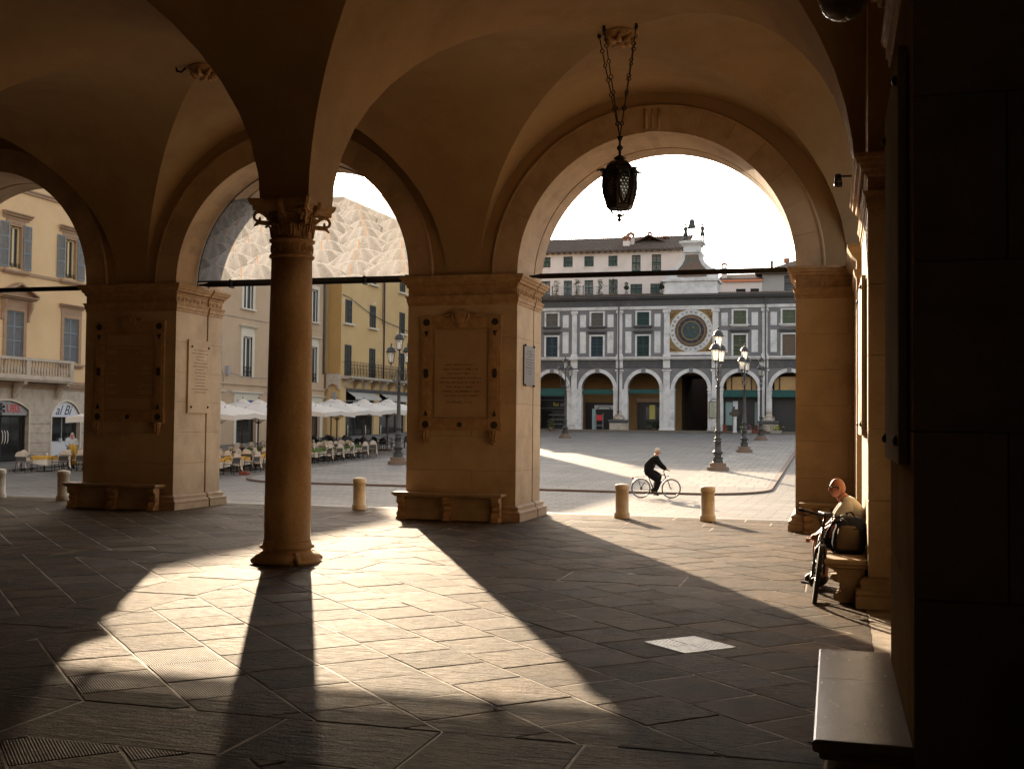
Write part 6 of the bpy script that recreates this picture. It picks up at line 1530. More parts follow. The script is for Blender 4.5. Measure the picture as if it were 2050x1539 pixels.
# terrace railing and plants on the cornice of the clock building
rl = thing('terrace_railing', 'thin grey railing along the roof terrace in front of the white house', 'railing', (0,YC+1.8,15.72))
mb = MB()
for k in range(57): mb.tube([(-31.5+.16*k,0,0),(-31.5+.16*k,0,1.0)], .012, 3)
tag(mb.build('bars', M_GREYMET, rl), kind='stuff'); mb = MB(); mb.tube([(-31.5,0,1.0),(-22.4,0,1.0)], .02, 4); mb.tube([(-31.5,0,.08),(-22.4,0,.08)], .016, 4); mb.build('rail', M_GREYMET, rl)
for x in (-29.3,-25.9,-22.4): mb = MB(); mb.bx(x-.05,-.03,-.1,x+.05,.03,1.15); mb.build('post', M_BLACKSTONE, rl)
M_LEAF = mat('terrace_leaves', (0.10,0.13,0.045), (0.055,0.08,0.03), 4, .7, rand=.25)
def leafy(name, x, y, z, w, h, n, label, cat, group, ball=False, seed=1):
    t = thing(name, label, cat, (x,y,z), 0, group); r = random.Random(seed); mb = MB()
    for k in range(n):
        if ball: 
            a, b = r.uniform(0,2*pi), math.asin(r.uniform(-1,1)); c = Vector((cos(a)*cos(b),sin(a)*cos(b),sin(b)))*w*r.uniform(.75,1)+Vector((0,0,h))
        else: c = Vector((r.gauss(0,w*.45),r.gauss(0,w*.3),r.uniform(.1,h)))
        s = r.uniform(.06,.12); d = Vector((r.uniform(-1,1),r.uniform(-1,1),r.uniform(-1,.4))).normalized()*s*1.6; e = d.cross(Vector((r.random(),r.random(),r.random()))).normalized()*s*.4
        mb.add([c-d,c+e,c+d,c-e], [(0,1,2,3)])
    mb.build('foliage', M_LEAF if not ball else flat('topiary_leaf', (0.025,0.04,0.02), .8), t, recalc=False)
    mb = MB(); 
    if ball: mb.tube([(0,0,.1),(0,0,h)], .04, 5); 
    else:
        for q in range(4): mb.tube([(r.uniform(-.1,.1),0,.1),(r.uniform(-.25,.25),0,h*.9)], .018, 4)
    mb.build('stem', flat('stem_brown', (0.08,0.06,0.04), .9), t)
    mb = MB(); mb.lathe([(.14,-.15),(.2,.12),(.24,.14),(.24,.18)], 10); mb.build('pot', M_TRIM if not ball else M_WHITE, t)
for i, (x, lb) in enumerate(((-28.9,'leftmost feathery terrace plant behind the railing'),(-26.6,'second feathery terrace plant, between two green doors'),(-24.1,'third feathery terrace plant, growing above the drain pipe bay'),(-22.7,'rightmost feathery terrace plant at the railing end'))):
    leafy('terrace_plant', x, YC+1.95, 15.75, .38, 1.75, 130, lb, 'plant', 'potted plants on the roof terrace', False, i)
for i, (x, lb) in enumerate(((-21.05,'left clipped two ball topiary in an urn on the cornice'),(-17.3,'right clipped two ball topiary in an urn beside the clock tower'))):
    leafy('topiary', x, YC+.9, 15.85, .24, .55, 120, lb, 'plant', 'topiary urns on the cornice', True, 10+i)
    leafy_o = MB(); r = random.Random(i)
    for k in range(70):
        a, b = r.uniform(0,2*pi), math.asin(r.uniform(-1,1)); c = Vector((cos(a)*cos(b),sin(a)*cos(b),sin(b)))*.17+Vector((0,0,.95)); s = .07
        d = Vector((r.uniform(-1,1),r.uniform(-1,1),r.uniform(-1,1))).normalized()*s; e = d.orthogonal().normalized()*s*.6; leafy_o.add([c-d,c+e,c+d,c-e], [(0,1,2,3)])
    leafy_o.build('upper_ball', bpy.data.materials['topiary_leaf'], [o for o in bpy.data.objects if o.name.startswith('topiary') and o.type == 'EMPTY'][-1], recalc=False)

# ---------- houses right of the tower
rh = thing('low_tiled_house', 'low white house with copper gutter right of the clock tower', 'building', (0,YC+5,0))
mb = MB(); wall_open_y(mb, -12.0, -7.3, 14.5, 17.3, [(-10.0,-9.0,15.9,16.5),(-8.5,-7.6,15.9,16.5)], 0, .3); mb.bx(-12,.3,14.5,-7.3,8,17.3); mb.build('wall', M_WHITEWALL, rh)
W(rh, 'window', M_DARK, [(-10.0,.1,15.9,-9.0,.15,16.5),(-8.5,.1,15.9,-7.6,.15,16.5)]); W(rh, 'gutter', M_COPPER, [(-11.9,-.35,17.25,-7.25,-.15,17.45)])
tile_roof('roof', M_ROOF, rh, -11.9, -7.2, -.3, 17.5, 5, 18.7); chimney(rh, -11.35, 1.0, 17.4, 19.0, .55, M_WHITEWALL)
gh = thing('grey_rendered_house', 'grey rendered house with a tiled hip roof at the right edge of the arch', 'building', (0,YC+5,0))
mb = MB(); wall_open_y(mb, -7.29, 6.0, 14.5, 18.0, [(-5.0,-3.6,16.2,17.8)], 0, .3); mb.bx(-7.29,.3,14.5,6.0,10,18.0); mb.build('wall', mat('grey_render', (0.42,0.38,0.35), (0.36,0.33,0.30), .5, .9), gh)
louvre_leaf_y(gh, -5.0, -3.6, 16.2, 17.8, .04, M_SHUTD, 'shutter', 10)
mb = MB(); mb.loft([[(-8.0,-.7,18.0),(6.6,-.7,18.0),(6.6,9,18.0),(-8.0,9,18.0)],[(-3.6,3.6,20.0),(4,3.6,20.0),(4,4.6,20.0),(-3.6,4.6,20.0)]]); mb.build('roof', M_ROOF, gh); W(gh, 'chimney', M_BRICKCH, [(-5.2,3.2,19.6,-4.6,3.8,20.1)])
mb = MB(); mb.loft([[(-12.0,9,17.6),(-6.0,9,20.1),(-6,9,19.9),(-12,9,17.4)],[(-12.0,12,17.6),(-6.0,12,20.1),(-6,12,19.9),(-12,12,17.4)]]); mb.bx(-6.9,9,19.6,-6.6,9.3,20.7); mb.build('rear_roof', M_ROOF, gh)
mb = MB(); mb.tube([(-5.9,2,20),(-5.9,2,21.6)], .02, 4); mb.tube([(-6.1,2,21.3),(-5.7,2,21.3)], .015, 4); mb.build('aerial', M_GREYMET, gh)

# ---------- wall fountains, notice board, memorial and flowers at the arcade foot
def fountain(x, label):
    t = thing('wall_fountain', label, 'fountain', (x,YC-.16,ZG), 0, 'wall fountains on the arcade piers')
    W(t, 'basin', M_BLACKSTONE, [(-1.05,-.75,.95,1.05,0,1.15),(-.95,-.68,.82,.95,0,.95)], bevel=.03); W(t, 'pedestal', M_WHITESTONE, [(-.9,-.6,-.2,.9,0,.82)])
    mb = MB(); mb.lathe([(.5,1.15),(.55,1.3),(.35,1.45),(.28,1.5),(.42,1.62),(.42,1.68),(.25,1.75),(.2,1.95),(.28,2.0),(.28,2.06),(.1,2.15),(.06,2.25)], 12, sy=.5)
    for s in (-1,1): mb.tube([(s*.35,-.1,1.2),(s*.6,-.1,1.3),(s*.55,-.1,1.5),(s*.35,-.1,1.45)], .07, 6)
    mb.build('vase', M_WHITESTONE, t)
fountain(-21.55,'carved stone wall fountain below the drain pipe, left of the clock tower'); fountain(-6.3,'small carved stone wall fountain behind the farthest lamp post')
nb = thing('notice_board', 'framed notice board on the pier right of the clock tower passage', 'notice board', (-11.75,YC-.2,0))
W(nb, 'frame', M_IRON, [(-.5,-.08,2.75,-.44,0,4.4),(.44,-.08,2.75,.5,0,4.4),(-.44,-.08,4.34,.44,0,4.4),(-.44,-.08,2.75,.44,0,2.81)]); W(nb, 'sheet', flat('notice_paper', (0.42,0.42,0.30), .8), [(-.44,-.05,2.81,.44,-.03,4.34)])
mb = MB()
for k in range(12): mb.bx(-.34,-.053,2.95+.11*k,-.34+RND.uniform(.35,.7),-.0505,2.98+.11*k)
mb.build('print', M_BLACKL, nb); mb = MB(); mb.tube([(-.45,-.04,4.4),(-.2,-.04,4.65),(0,-.04,4.72),(.2,-.04,4.65),(.45,-.04,4.4)], .025, 4); mb.build('crest', M_IRON, nb)
me_ = thing('broken_memorial_column', 'dark broken stone block on a white column standing before the green awning arch', 'monument', (-9.55,YC-1.4,ZG-.05))
mb = MB(); mb.lathe([(.24,0),(.24,.1),(.19,.15),(.18,1.45),(.22,1.5),(.22,1.6)], 12, smooth=False); mb.build('column', M_WHITE, me_)
mb = MB(); mb.cb(0,0,1.98,.62,.4,.74); mb.cb(.15,0.02,2.0,.6,.36,.4); mb.cb(-.1,0,2.45,.22,.25,.35); mb.cb(-.3,0,1.9,.5,.3,.3); mb.build('broken_block', mat('scorched_stone', (0.10,0.075,0.055), (0.06,0.05,0.04), 5, .9), me_, bevel=.02)
rf_ = random.Random(21)
fl_cols = [((0.55,0.03,0.03),'red'),((0.65,0.62,0.6),'white'),((0.55,0.50,0.03),'yellow'),((0.45,0.12,0.25),'pink'),((0.35,0.03,0.03),'dark red')]
for i, (x, w, ci, lb) in enumerate(((-11.3,.8,1,'white and green wreath at the pier foot under the notice board'),(-10.5,.45,0,'red flowers beside the nearest lamp post foot in the distance'),(-8.75,.4,2,'small yellow flower pot in front of the memorial column'),(-8.1,.5,3,'pink flowers beside the yellow flower pot'),(-7.2,1.5,4,'long dark red planter with flowers behind the middle lamp post'),(-5.5,1.2,2,'straggling yellow green plants behind the farthest lamp post'))):
    t = thing('flower_pot', lb, 'flowers', (x,YC-1.7-.2*(i%2),ZG-.06), 0, 'flowers laid at the memorial')
    mb = MB(); mb.loft([[(-w*.4,-.14,0),(w*.4,-.14,0),(w*.4,.14,0),(-w*.4,.14,0)],[(-w*.5,-.18,.28),(w*.5,-.18,.28),(w*.5,.18,.28),(-w*.5,.18,.28)]]); mb.build('pot', flat('pot_%d'%i, (0.16,0.05,0.03) if ci in (0,4) else (0.3,0.28,0.22), .8), t)
    mb = MB()
    for k in range(int(110*w)+40):
        c = Vector((rf_.gauss(0,w*.28),rf_.uniform(-.2,.15),.25+rf_.random()**1.2*.55)); s = rf_.uniform(.05,.1); d = Vector((rf_.uniform(-1,1),rf_.uniform(-1,1),rf_.uniform(-1,1))).normalized()*s; e = d.orthogonal().normalized()*s*.5
        mb.add([c-d,c+e,c+d,c-e], [(0,1,2,3)], 1 if rf_.random() < .35 else 0)
    mb.build('flowers', [flat('flower_leaf_%d'%i, (0.04,0.06,0.02), .8), flat('petals_%d'%i, fl_cols[ci][0], .7)], t, recalc=False)
for i, (x, y, lb) in enumerate(((-18.3,3.2,'round planter in the shade of the arch beside the wall fountain'),(-28.6,-.9,'dark shrub in a pot before the shop with yellow lettering'))):
    leafy('planter_shrub', x, YC+y-.3, ZG+.1, .5, .9, 160, lb, 'plant', 'planters under the far arcade', False, 30+i)
dr = thing('display_rack', 'narrow glass display rack in the second far arch', 'display', (-24.6,YC+1.5,ZG+.1))
W(dr, 'cabinet', flat('pale_cabinet', (0.25,0.34,0.34), .4), [(-.15,0,0,.2,.3,2.2)]); 
e_ = thing('easel_board', 'red poster on a grey easel in the second far arch', 'poster stand', (-23.9,YC+1.2,ZG+.1))
W(e_, 'stand', M_GREYMET, [(-.4,0,0,-.34,.05,1.7),(.34,0,0,.4,.05,1.7),(-.34,0,.4,.34,.05,.46)]); W(e_, 'poster', M_RED, [(-.3,-.03,.95,.3,-.01,1.55)])

# ---------- blocks closing the corners of the square
cl_ = thing('corner_building', 'plain building closing the far left corner of the square', 'building', (-41,YC,0)); W(cl_, 'wall', M_WHITEWALL, [(-30,-2,0,-9.5,14,13.5)])
# ================================================================== CAFE FURNITURE
M_FRAME = flat('dark_chair_frame', (0.035,0.033,0.032), 0.5, 0.3)
M_WICK = mat('dark_woven_back', (0.075,0.065,0.058), (0.055,0.048,0.043), 20, 0.8)
M_COVER = mat('cream_slip_cover', (0.66,0.55,0.44), (0.58,0.48,0.38), 5, 0.9)
M_CLOTHY = mat('yellow_tablecloth', (0.62,0.36,0.05), (0.52,0.29,0.04), 3, 0.8); M_CLOTHG = mat('green_tablecloth', (0.13,0.22,0.05), (0.10,0.18,0.04), 3, 0.8)
M_CLOTHW = mat('white_tablecloth', (0.68,0.62,0.52), None, 3, 0.9)
M_CANVAS = bpy.data.materials.new('cream_canvas'); M_CANVAS.use_nodes = True
_nt = M_CANVAS.node_tree; _b = _nt.nodes['Principled BSDF']; _b.inputs['Base Color'].default_value = (0.74,0.71,0.66,1); _b.inputs['Roughness'].default_value = .85
_t = _nt.nodes.new('ShaderNodeBsdfTranslucent'); _t.inputs[0].default_value = (0.70,0.52,0.34,1); _m = _nt.nodes.new('ShaderNodeMixShader'); _m.inputs[0].default_value = 0.30
_nt.links.new(_b.outputs[0], _m.inputs[1]); _nt.links.new(_t.outputs[0], _m.inputs[2]); _nt.links.new(_m.outputs[0], _nt.nodes['Material Output'].inputs[0])
M_WOODP = flat('parasol_pole_wood', (0.09,0.035,0.022), 0.6)

def make_chair():
    t = thing('cafe_chair', 'x', 'chair', (0,0,0), 0, 'covered cafe chairs under the parasols')   # faces +y
    mb = MB()
    for s in (-1,1):
        mb.tube([(s*.23,.24,0),(s*.235,.22,.44),(s*.25,.18,.62),(s*.25,-.05,.68),(s*.23,-.2,.62)], .014, 5)
        mb.tube([(s*.22,-.30,0),(s*.215,-.2,.44),(s*.21,-.26,.80)], .014, 5)
    mb.build('frame', M_FRAME, t)
    mb = MB(); mb.cb(0,0.01,.43,.46,.44,.03); mb.build('seat', M_WICK, t)
    def back(y0, top, w, bot, d=.0):
        P = [(-w*.92,bot),(w*.92,bot),(w*1.02,top-.22)]+[(w*cos(a),top-.21+.21*sin(a)) for a in [pi*i/8 for i in range(1,8)]]+[(-w*1.02,top-.22)]
        return P
    Mx = Matrix.Translation((0,-.20,.44)) @ Matrix.Rotation(radians(9),4,'X')
    mb = MB(); mb.prism(back(0,.40,.215,.03), -.012, .012, 'y', M=Mx); mb.build('backrest', M_WICK, t)
    mb = MB(); P = back(0,.45,.235,.0); Q = [(x, z) for x, z in P]
    mb.prism(Q, .016, .035, 'y', M=Mx)
    P2 = [(-.235,.29),(.235,.29)]+[p for p in back(0,.45,.235,.29)][2:]
    mb.prism(P2, -.034, -.015, 'y', M=Mx)
    mb.cb(0,.02,.458,.46,.44,.02); mb.add([(.2,-.26,.74),(.25,-.30,.70),(.30,-.31,.15),(.22,-.28,.25),(.235,-.24,.5)], [(0,1,2,3,4)])
    mb.build('slip_cover', M_COVER, t)
    return t
def make_table(m, kind):
    t = thing('cafe_table', 'x', 'table', (0,0,0), 0, 'laid cafe tables under the parasols')
    mb = MB(); mb.tube([(0,0,0),(0,0,.70)], .035, 6); mb.cb(0,0,.02,.5,.5,.03); mb.build('pedestal', M_FRAME, t)
    mb = MB(); mb.loft([[(-.41,-.41,.73),(.41,-.41,.73),(.41,.41,.73),(-.41,.41,.73)],[(-.42,-.42,.71),(.42,-.42,.71),(.42,.42,.71),(-.42,.42,.71)],[(-.46,-.46,.38),(.44,-.46,.30),(.46,.46,.38),(-.44,.44,.30)]]); mb.build('tablecloth', M_CLOTHW, t)
    mb = MB(); 
    mb.loft([[(-.415,-.415,.737),(.415,-.415,.737),(.415,.415,.737),(-.415,.415,.737)],[(-.43,-.43,.72),(.43,-.43,.72),(.43,.43,.72),(-.43,.43,.72)],[(-.45,-.45,.55),(.45,-.45,.60),(.45,.45,.55),(-.45,.45,.60)]]); mb.build('overlay_cloth', m, t)
    mb = MB(); mb.tube([(.1,.05,.74),(.1,.05,.87)], .035, 8); mb.build('glass', M_WHITEW, t)
    return t
ch0 = make_chair(); ch0.scale = (1.13,1.13,1.13); tb0 = make_table(M_CLOTHY, 'y'); tb1 = make_table(M_CLOTHG, 'g'); index_children()
first = {'c': True, 'y': True, 'g': True}
GRP = [0]
def place(kind, x, y, rz, label):
    src = {'c': ch0, 'y': tb0, 'g': tb1}[kind]
    z = zst(y) if x > -37.4 else zst(y)+.12
    if first[kind]: first[kind] = False; src.location = (x,y,z); src.rotation_euler = (0,0,rz); src['label'] = label; return src
    return dup(src, (x,y,z), rz, label)
rc = random.Random(6)
ordn = ['first','second','third','fourth','fifth','sixth','seventh','eighth','ninth','tenth','eleventh','twelfth']
# left arch group
place('y', -36.25, 46.55, .1, 'yellow laid cafe table in front of the cafe counter in the left arch')
for (x, y, rz, lb) in ((-36.6,45.55,.15,'chair with its dark back to the camera, left of the yellow table by the bank'),(-37.15,46.6,-1.45,'pale covered chair turned sideways at the left end of the yellow table by the bank'),
        (-36.0,47.6,3.0,'pale covered chair beyond the yellow table by the bank'),(-35.25,46.4,1.25,'chair with dark back at the right end of the yellow table by the bank'),(-34.75,47.15,1.0,'chair draped with cloth between the two tables in front of the waiter')):
    place('c', x, y, rz, lb)
place('y', -33.9, 47.4, .3, 'yellow laid cafe table beside the waiter, partly behind the dark pier')
# near group (between dark pier and column)
names = ['in row one left of the column','in row two left of the column','in row three left of the column','in row four left of the column','in the last row left of the column']
for r_i, (x0, n) in enumerate(((-27.2,4),(-28.9,4),(-30.7,4),(-32.6,4),(-34.6,4))):
    for k in range(n):
        y = 47.2+1.85*k+.35*r_i
        place('y', x0-.2, y, rc.uniform(-.2,.2), '%s yellow table %s' % (ordn[k], names[r_i]))
        for q, (dx, dy, a) in enumerate(((.78,-.1,pi/2),(-.85,.1,-pi/2),(.05,-.82,0))):
            if q == 2 and k % 2: continue
            place('c', x0-.2+dx+rc.uniform(-.08,.08), y+dy+rc.uniform(-.08,.08), a+rc.uniform(-.45,.45), ['%s covered chair %s, square side','%s covered chair %s, building side','%s covered chair %s, near side'][q] % (ordn[k], names[r_i]))
names2 = ['in row one right of the column','in row two right of the column','in row three right of the column']
for r_i, (x0, n) in enumerate(((-27.3,5),(-29.1,5),(-31.0,4))):
    for k in range(n):
        y = 57.0+1.55*k+.2*r_i
        place('g', x0, y, rc.uniform(-.2,.2), '%s green table %s' % (ordn[k], names2[r_i]))
        for q, (dx, dy, a) in enumerate(((.80,-.1,pi/2),(-.85,.1,-pi/2),(.0,-.8,0))):
            if q == 2 and k % 2: continue
            place('c', x0+dx+rc.uniform(-.1,.1), y+dy+rc.uniform(-.08,.08), a+rc.uniform(-.5,.5), ['%s covered chair %s, square side','%s covered chair %s, building side','%s covered chair %s, near side'][q] % (ordn[k], names2[r_i]))
# black wicker chairs of the second cafe
def make_black_chair():
    t = thing('black_chair', 'x', 'chair', (0,0,0), 0, 'black chairs stacked close together before the yellow building')
    mb = MB()
    for s in (-1,1):
        mb.tube([(s*.24,.22,0),(s*.24,.22,.65),(s*.25,-.15,.67)], .018, 5); mb.tube([(s*.22,-.26,0),(s*.22,-.22,.45)], .018, 5)
    mb.build('frame', M_FRAME, t); mb = MB(); mb.cb(0,0,.44,.48,.46,.05); mb.build('seat', M_BLACKL, t)
    mb = MB(); P = [(-.24,.45),(.24,.45)]+[(.25*cos(a),.66+.22*sin(a)) for a in [pi*i/8 for i in range(9)]]; mb.prism(P, -.27, -.22, 'y')
    mb.build('backrest', M_BLACKL, t); return t
bc = make_black_chair(); index_children(); firstb = True
rows = ['front','second','third','fourth','fifth']
for j in range(5):
    for i in range(9):
        x = -28.6-1.5*j+rc.uniform(-.15,.15); y = 65.6+1.15*i+rc.uniform(-.12,.12); lb = '%s black chair of the %s row before the yellow building' % (ordn[i], rows[j])
        if firstb: bc.location = (x,y,zst(y)); bc['label'] = lb; firstb = False
        else: dup(bc, (x,y,zst(y)), rc.choice((0,1.57,3.14,-1.57))+rc.uniform(-.4,.4), lb)
# big square parasols
def make_parasol():
    t = thing('cafe_parasol', 'x', 'parasol', (0,0,0), 0, 'large cream cafe parasols')
    h = 2.06; ze, zp = 2.80, 3.32
    mb = MB(); pr = [(-h,-h),(0,-h),(h,-h),(h,0),(h,h),(0,h),(-h,h),(-h,0)]; n = 5
    ring = []
    for j in range(n+1):
        tt = 1-j/n*.86; rr = []
        for q in range(8):
            for s in range(4):
                a, b = pr[q], pr[(q+1)%8]; f = s/4; x, y = a[0]+(b[0]-a[0])*f, a[1]+(b[1]-a[1])*f
                sag = .10*sin(pi*f)*tt*(1 if True else 0); z = ze+(zp-ze)*(1-tt)**.9-(.08 if q % 2 == 0 and s == 0 else 0)*tt-sag*.5
                corner_ = max(abs(x),abs(y))/h*min(abs(x),abs(y))/h; z -= .07*corner_*tt
                rr.append((x*tt,y*tt,z))
        ring.append(rr)
    mb.loft(ring, caps=False, smooth=True)
    low = []
    for k, p in enumerate(ring[0]): low.append((p[0]*1.0,p[1]*1.0,p[2]-.22-(.03 if k % 2 else 0)))
    mb.loft([ring[0], low], caps=False)
    mb.build('canopy', M_CANVAS, t, recalc=False)
    mb = MB(); mb.lathe([(.44,zp-.09),(.34,zp+.0),(.14,zp+.08),(.03,zp+.11)], 8, smooth=False); mb.build('vent_cap', M_CANVAS, t, recalc=False)
    mb = MB(); mb.tube([(0,0,0),(0,0,zp+.1)], .045, 8); mb.sph((0,0,zp+.2), .045, 6)
    mb.cb(0,0,.04,.9,.9,.08); mb.build('pole', M_WOODP, t)
    mb = MB()
    for k in range(8):
        a, b = pr[k]; mb.tube([(a*.9,b*.9,ze-.16),(0,0,zp-.32)], .016, 4)
        mb.tube([(a*.5,b*.5,ze+.32),(0,0,2.15)], .014, 4)
    mb.build('ribs', M_WOODP, t)
    return t
pz = make_parasol(); index_children(); fp = True
pl_ = []
for k in range(3): pl_ += [(-28.95,49.8+4.15*k,'%s parasol of the row between the dark pier and the column' % ordn[k]),(-33.15,49.9+4.15*k,'%s parasol of the rear row between the dark pier and the column' % ordn[k])]
pl_ = pl_[:4]
for k in range(4): pl_ += [(-28.8,59.4+4.05*k,'%s parasol of the front row right of the column' % ordn[k]),(-33.0,59.6+4.05*k,'%s parasol of the rear row right of the column' % ordn[k])]
pl_ += [(-27.7,41.5,'cream parasol edge in the left arch before the cafe counter sign'),(-37.2,66.4,'closed in parasol beside the beige building wall')]
for x, y, lb in pl_[:-1]:
    if fp: pz.location = (x,y,zst(y)); pz['label'] = lb; fp = False
    else: dup(pz, (x,y,zst(y)), rc.uniform(-.02,.02), lb)
# sandbag brick on the ground
mb = MB(); mb.cb(0,0,.08,.42,.3,.16); tag(mb.build('red_block', flat('brick_red', (0.20,0.045,0.02), .8), None, (-26.1,47.4,zst(47.4)), bevel=.03), 'small red brown block on the ground at the front cafe chairs', 'block')
# ================================================================== BICYCLES
M_TYRE = flat('black_rubber', (0.018,0.017,0.016), 0.7); M_RIM = flat('bright_rim', (0.45,0.45,0.46), 0.3, 0.9); M_BLKP = flat('black_bike_paint', (0.02,0.018,0.02), 0.35, 0.2)
M_BURG = flat('dark_maroon_paint', (0.10,0.035,0.045), 0.35, 0.3); M_REDL = flat('red_reflector', (0.65,0.02,0.02), 0.3); M_MUD = flat('pale_mudguard', (0.50,0.46,0.42), 0.35, 0.5)
def bicycle(label, R_, wb, tyre, style, group=None, loc=(0,0,0), rot=(0,0,0)):
    # local: x forward, z up, origin on the ground between the wheels
    t = thing('bicycle', label, 'bicycle', loc, 0, group); t.rotation_euler = rot
    xr_, xf = -wb/2, wb/2; P = lambda x, z, y=0: Vector((x,y,z))
    def wheel(x, steer=0.0):
        w = bpy.data.objects.new('wheel', None); COL.objects.link(w); w.parent = t; w.location = (x,0,R_); w.rotation_euler = (0,0,steer)
        mb = MB(); mb.tube([((R_-tyre)*cos(a),0,(R_-tyre)*sin(a)) for a in [2*pi*i/40 for i in range(40)]], tyre, 8, closed=True)
        if style == 'mtb':
            for i in range(56):
                a = 2*pi*i/56
                for s in (-1,1): mb.cb(0,0,0,.012,tyre*.55,.016, M=Matrix.Translation(((R_-.002)*cos(a),s*tyre*.55,(R_-.002)*sin(a))) @ Matrix.Rotation(-a,4,'Y'))
        mb.build('tyre', M_TYRE, w)
        mb = MB(); mb.tube([((R_-2*tyre-.008)*cos(a),0,(R_-2*tyre-.008)*sin(a)) for a in [2*pi*i/40 for i in range(40)]], .011, 6, closed=True); mb.build('rim', M_RIM if style != 'mtb' else M_BLKP, w)
        mb = MB(); 
        for i in range(28): 
            a = 2*pi*i/28; b = a+(.5 if i % 2 else -.5); mb.tube([(.025*cos(b),(.03 if i%4<2 else -.03),.025*sin(b)),((R_-2*tyre-.01)*cos(a),0,(R_-2*tyre-.01)*sin(a))], .0018, 3)
        mb.tube([(0,-.05,0),(0,.05,0)], .022, 8); mb.build('spokes', M_RIM, w)
    wheel(xr_); wheel(xf)
    bb = P(xr_+.44, .28); seat_top = P(xr_+.24, .83 if style == 'city' else .80); head_t = P(xf-.245, .86 if style == 'city' else .83); head_b = P(xf-.19, .70 if style == 'city' else .68)
    mb = MB(); r = .017 if style == 'city' else .02
    mb.tube([bb, seat_top], r, 8); mb.tube([bb, head_b+Vector((.0,0,.02))], r*1.15, 8)
    mb.tube([seat_top-Vector((-.02,0,.10)), head_t-Vector((0,0,.02))], r, 8)
    mb.tube([head_t, head_b], r*1.2, 8)
    for s in (-1,1):
        mb.tube([bb+Vector((-.02,s*.03,0)), P(xr_,R_,s*.065)], r*.6, 6); mb.tube([seat_top-Vector((0,-s*.02,.08)), P(xr_,R_,s*.065)], r*.5, 6)
        mb.tube([head_b, P(xf-.12,.60 if style=='mtb' else .62,s*.055), P(xf-.02,R_,s*.06)], r*.75, 7)
    mb.build('frame', M_BURG if style == 'city' else M_BLKP, t)
    mb = MB(); mb.tube([head_t, head_t+Vector((-.03,0,.10)), head_t+Vector((.05,0,.15))], .015, 6); hb = head_t+Vector((.05,0,.15))
    if style == 'city': mb.tube([hb+Vector((-.10,-.27,.0)), hb+Vector((.0,-.22,.02)), hb, hb+Vector((.0,.22,.02)), hb+Vector((-.10,.27,.0))], .012, 6)
    else:
        mb.tube([hb+Vector((-.05,-.29,.03)), hb+Vector((0,-.12,.01)), hb, hb+Vector((0,.12,.01)), hb+Vector((-.05,.29,.03))], .013, 6)
        for s in (-1,1): mb.tube([hb+Vector((-.04,s*.17,.02)), hb+Vector((-.05,s*.30,.03))], .02, 7); mb.tube([hb+Vector((0,s*.15,0)), hb+Vector((.05,s*.24,-.02))], .008, 5)
    mb.build('handlebar', M_BLKP, t)
    mb = MB(); st_ = seat_top+Vector((-.03,0,.13)); mb.tube([seat_top, st_], .013, 6); mb.loft([[(st_.x+x,y*w,st_.z+z) for x, w in ((-.14,.075),(-.08,.08),(0.0,.05),(.08,.022),(.13,.015)) for y in ((-1,) )]+[(st_.x+x,y*w,st_.z+z) for x, w in ((.13,.015),(.08,.022),(0.0,.05),(-.08,.08),(-.14,.075)) for y in ((1,) )] for z in (0,.045)]); mb.build('saddle', M_BLKP, t, bevel=.008)
    mb = MB(); mb.tube([bb+Vector((0,-.015,0)), bb+Vector((0,-.03,0))], .095, 16, smooth=False)
    ca = Vector((.02,0,-.17)) if style == 'city' else Vector((.10,0,-.13))
    mb.tube([bb+Vector((0,-.06,0)), bb+ca+Vector((0,-.08,0))], .011, 5); mb.tube([bb+Vector((0,.06,0)), bb-ca+Vector((0,.08,0))], .011, 5)
    mb.cb(*(bb+ca+Vector((0,-.13,0))),.09,.09,.022); mb.cb(*(bb-ca+Vector((0,.13,0))),.09,.09,.022)
    mb.tube([P(xr_,R_,-.03),P(xr_,R_,-.04)], .05, 10, smooth=False); mb.tube([P(xr_,R_+.045,-.035), bb+Vector((0,-.025,.095))], .005, 4); mb.tube([P(xr_,R_-.045,-.035), bb+Vector((0,-.025,-.095))], .005, 4)
    mb.build('crank', M_BLKP, t)
    if style == 'city':
        for x, a0, a1 in ((xr_,60,200),(xf,40,140)):
            mb = MB(); A = [radians(a0+(a1-a0)*i/14) for i in range(15)]
            mb.loft([[(x+(R_+.02)*cos(a),y,R_+(R_+.02)*sin(a)) for y in (-.025,.025)]+[(x+(R_+.026)*cos(a),y,R_+(R_+.026)*sin(a)) for y in (.025,-.025)] for a in A]); mb.build('mudguard', M_MUD, t)
        mb = MB(); zr = 2*R_+.06
        for s in (-1,1): mb.tube([P(xr_-.26,zr,s*.06),P(xr_+.20,zr+.01,s*.05)], .006, 5); mb.tube([P(xr_-.12,zr,s*.06),P(xr_,R_,s*.07)], .005, 4)
        mb.tube([P(xr_-.26,zr,-.06),P(xr_-.26,zr,.06)], .006, 4); mb.tube([P(xr_-.1,zr,-.06),P(xr_-.1,zr,.06)], .005, 4); mb.build('luggage_rack', M_BLKP, t)
        mb = MB(); mb.sph((xr_-.29,0,zr-.04), .042, 10); mb.build('rear_light', M_REDL, t)
        mb = MB(); mb.sph((xf-.10,0,.80), .035, 8); mb.tube([(xf-.1,0,.80),(xf-.2,0,.78)], .008, 4); mb.build('front_lamp', M_RIM, t)
    else:
        mb = MB(); mb.tube([head_b+Vector((-.02,.04,-.02)), P(xf-.16,.42,.055)], .009, 5)
        for s in (-1,1): mb.tube([P(xf-.10,.62,s*.05),P(xf-.09,.56,s*.03)], .018, 6)
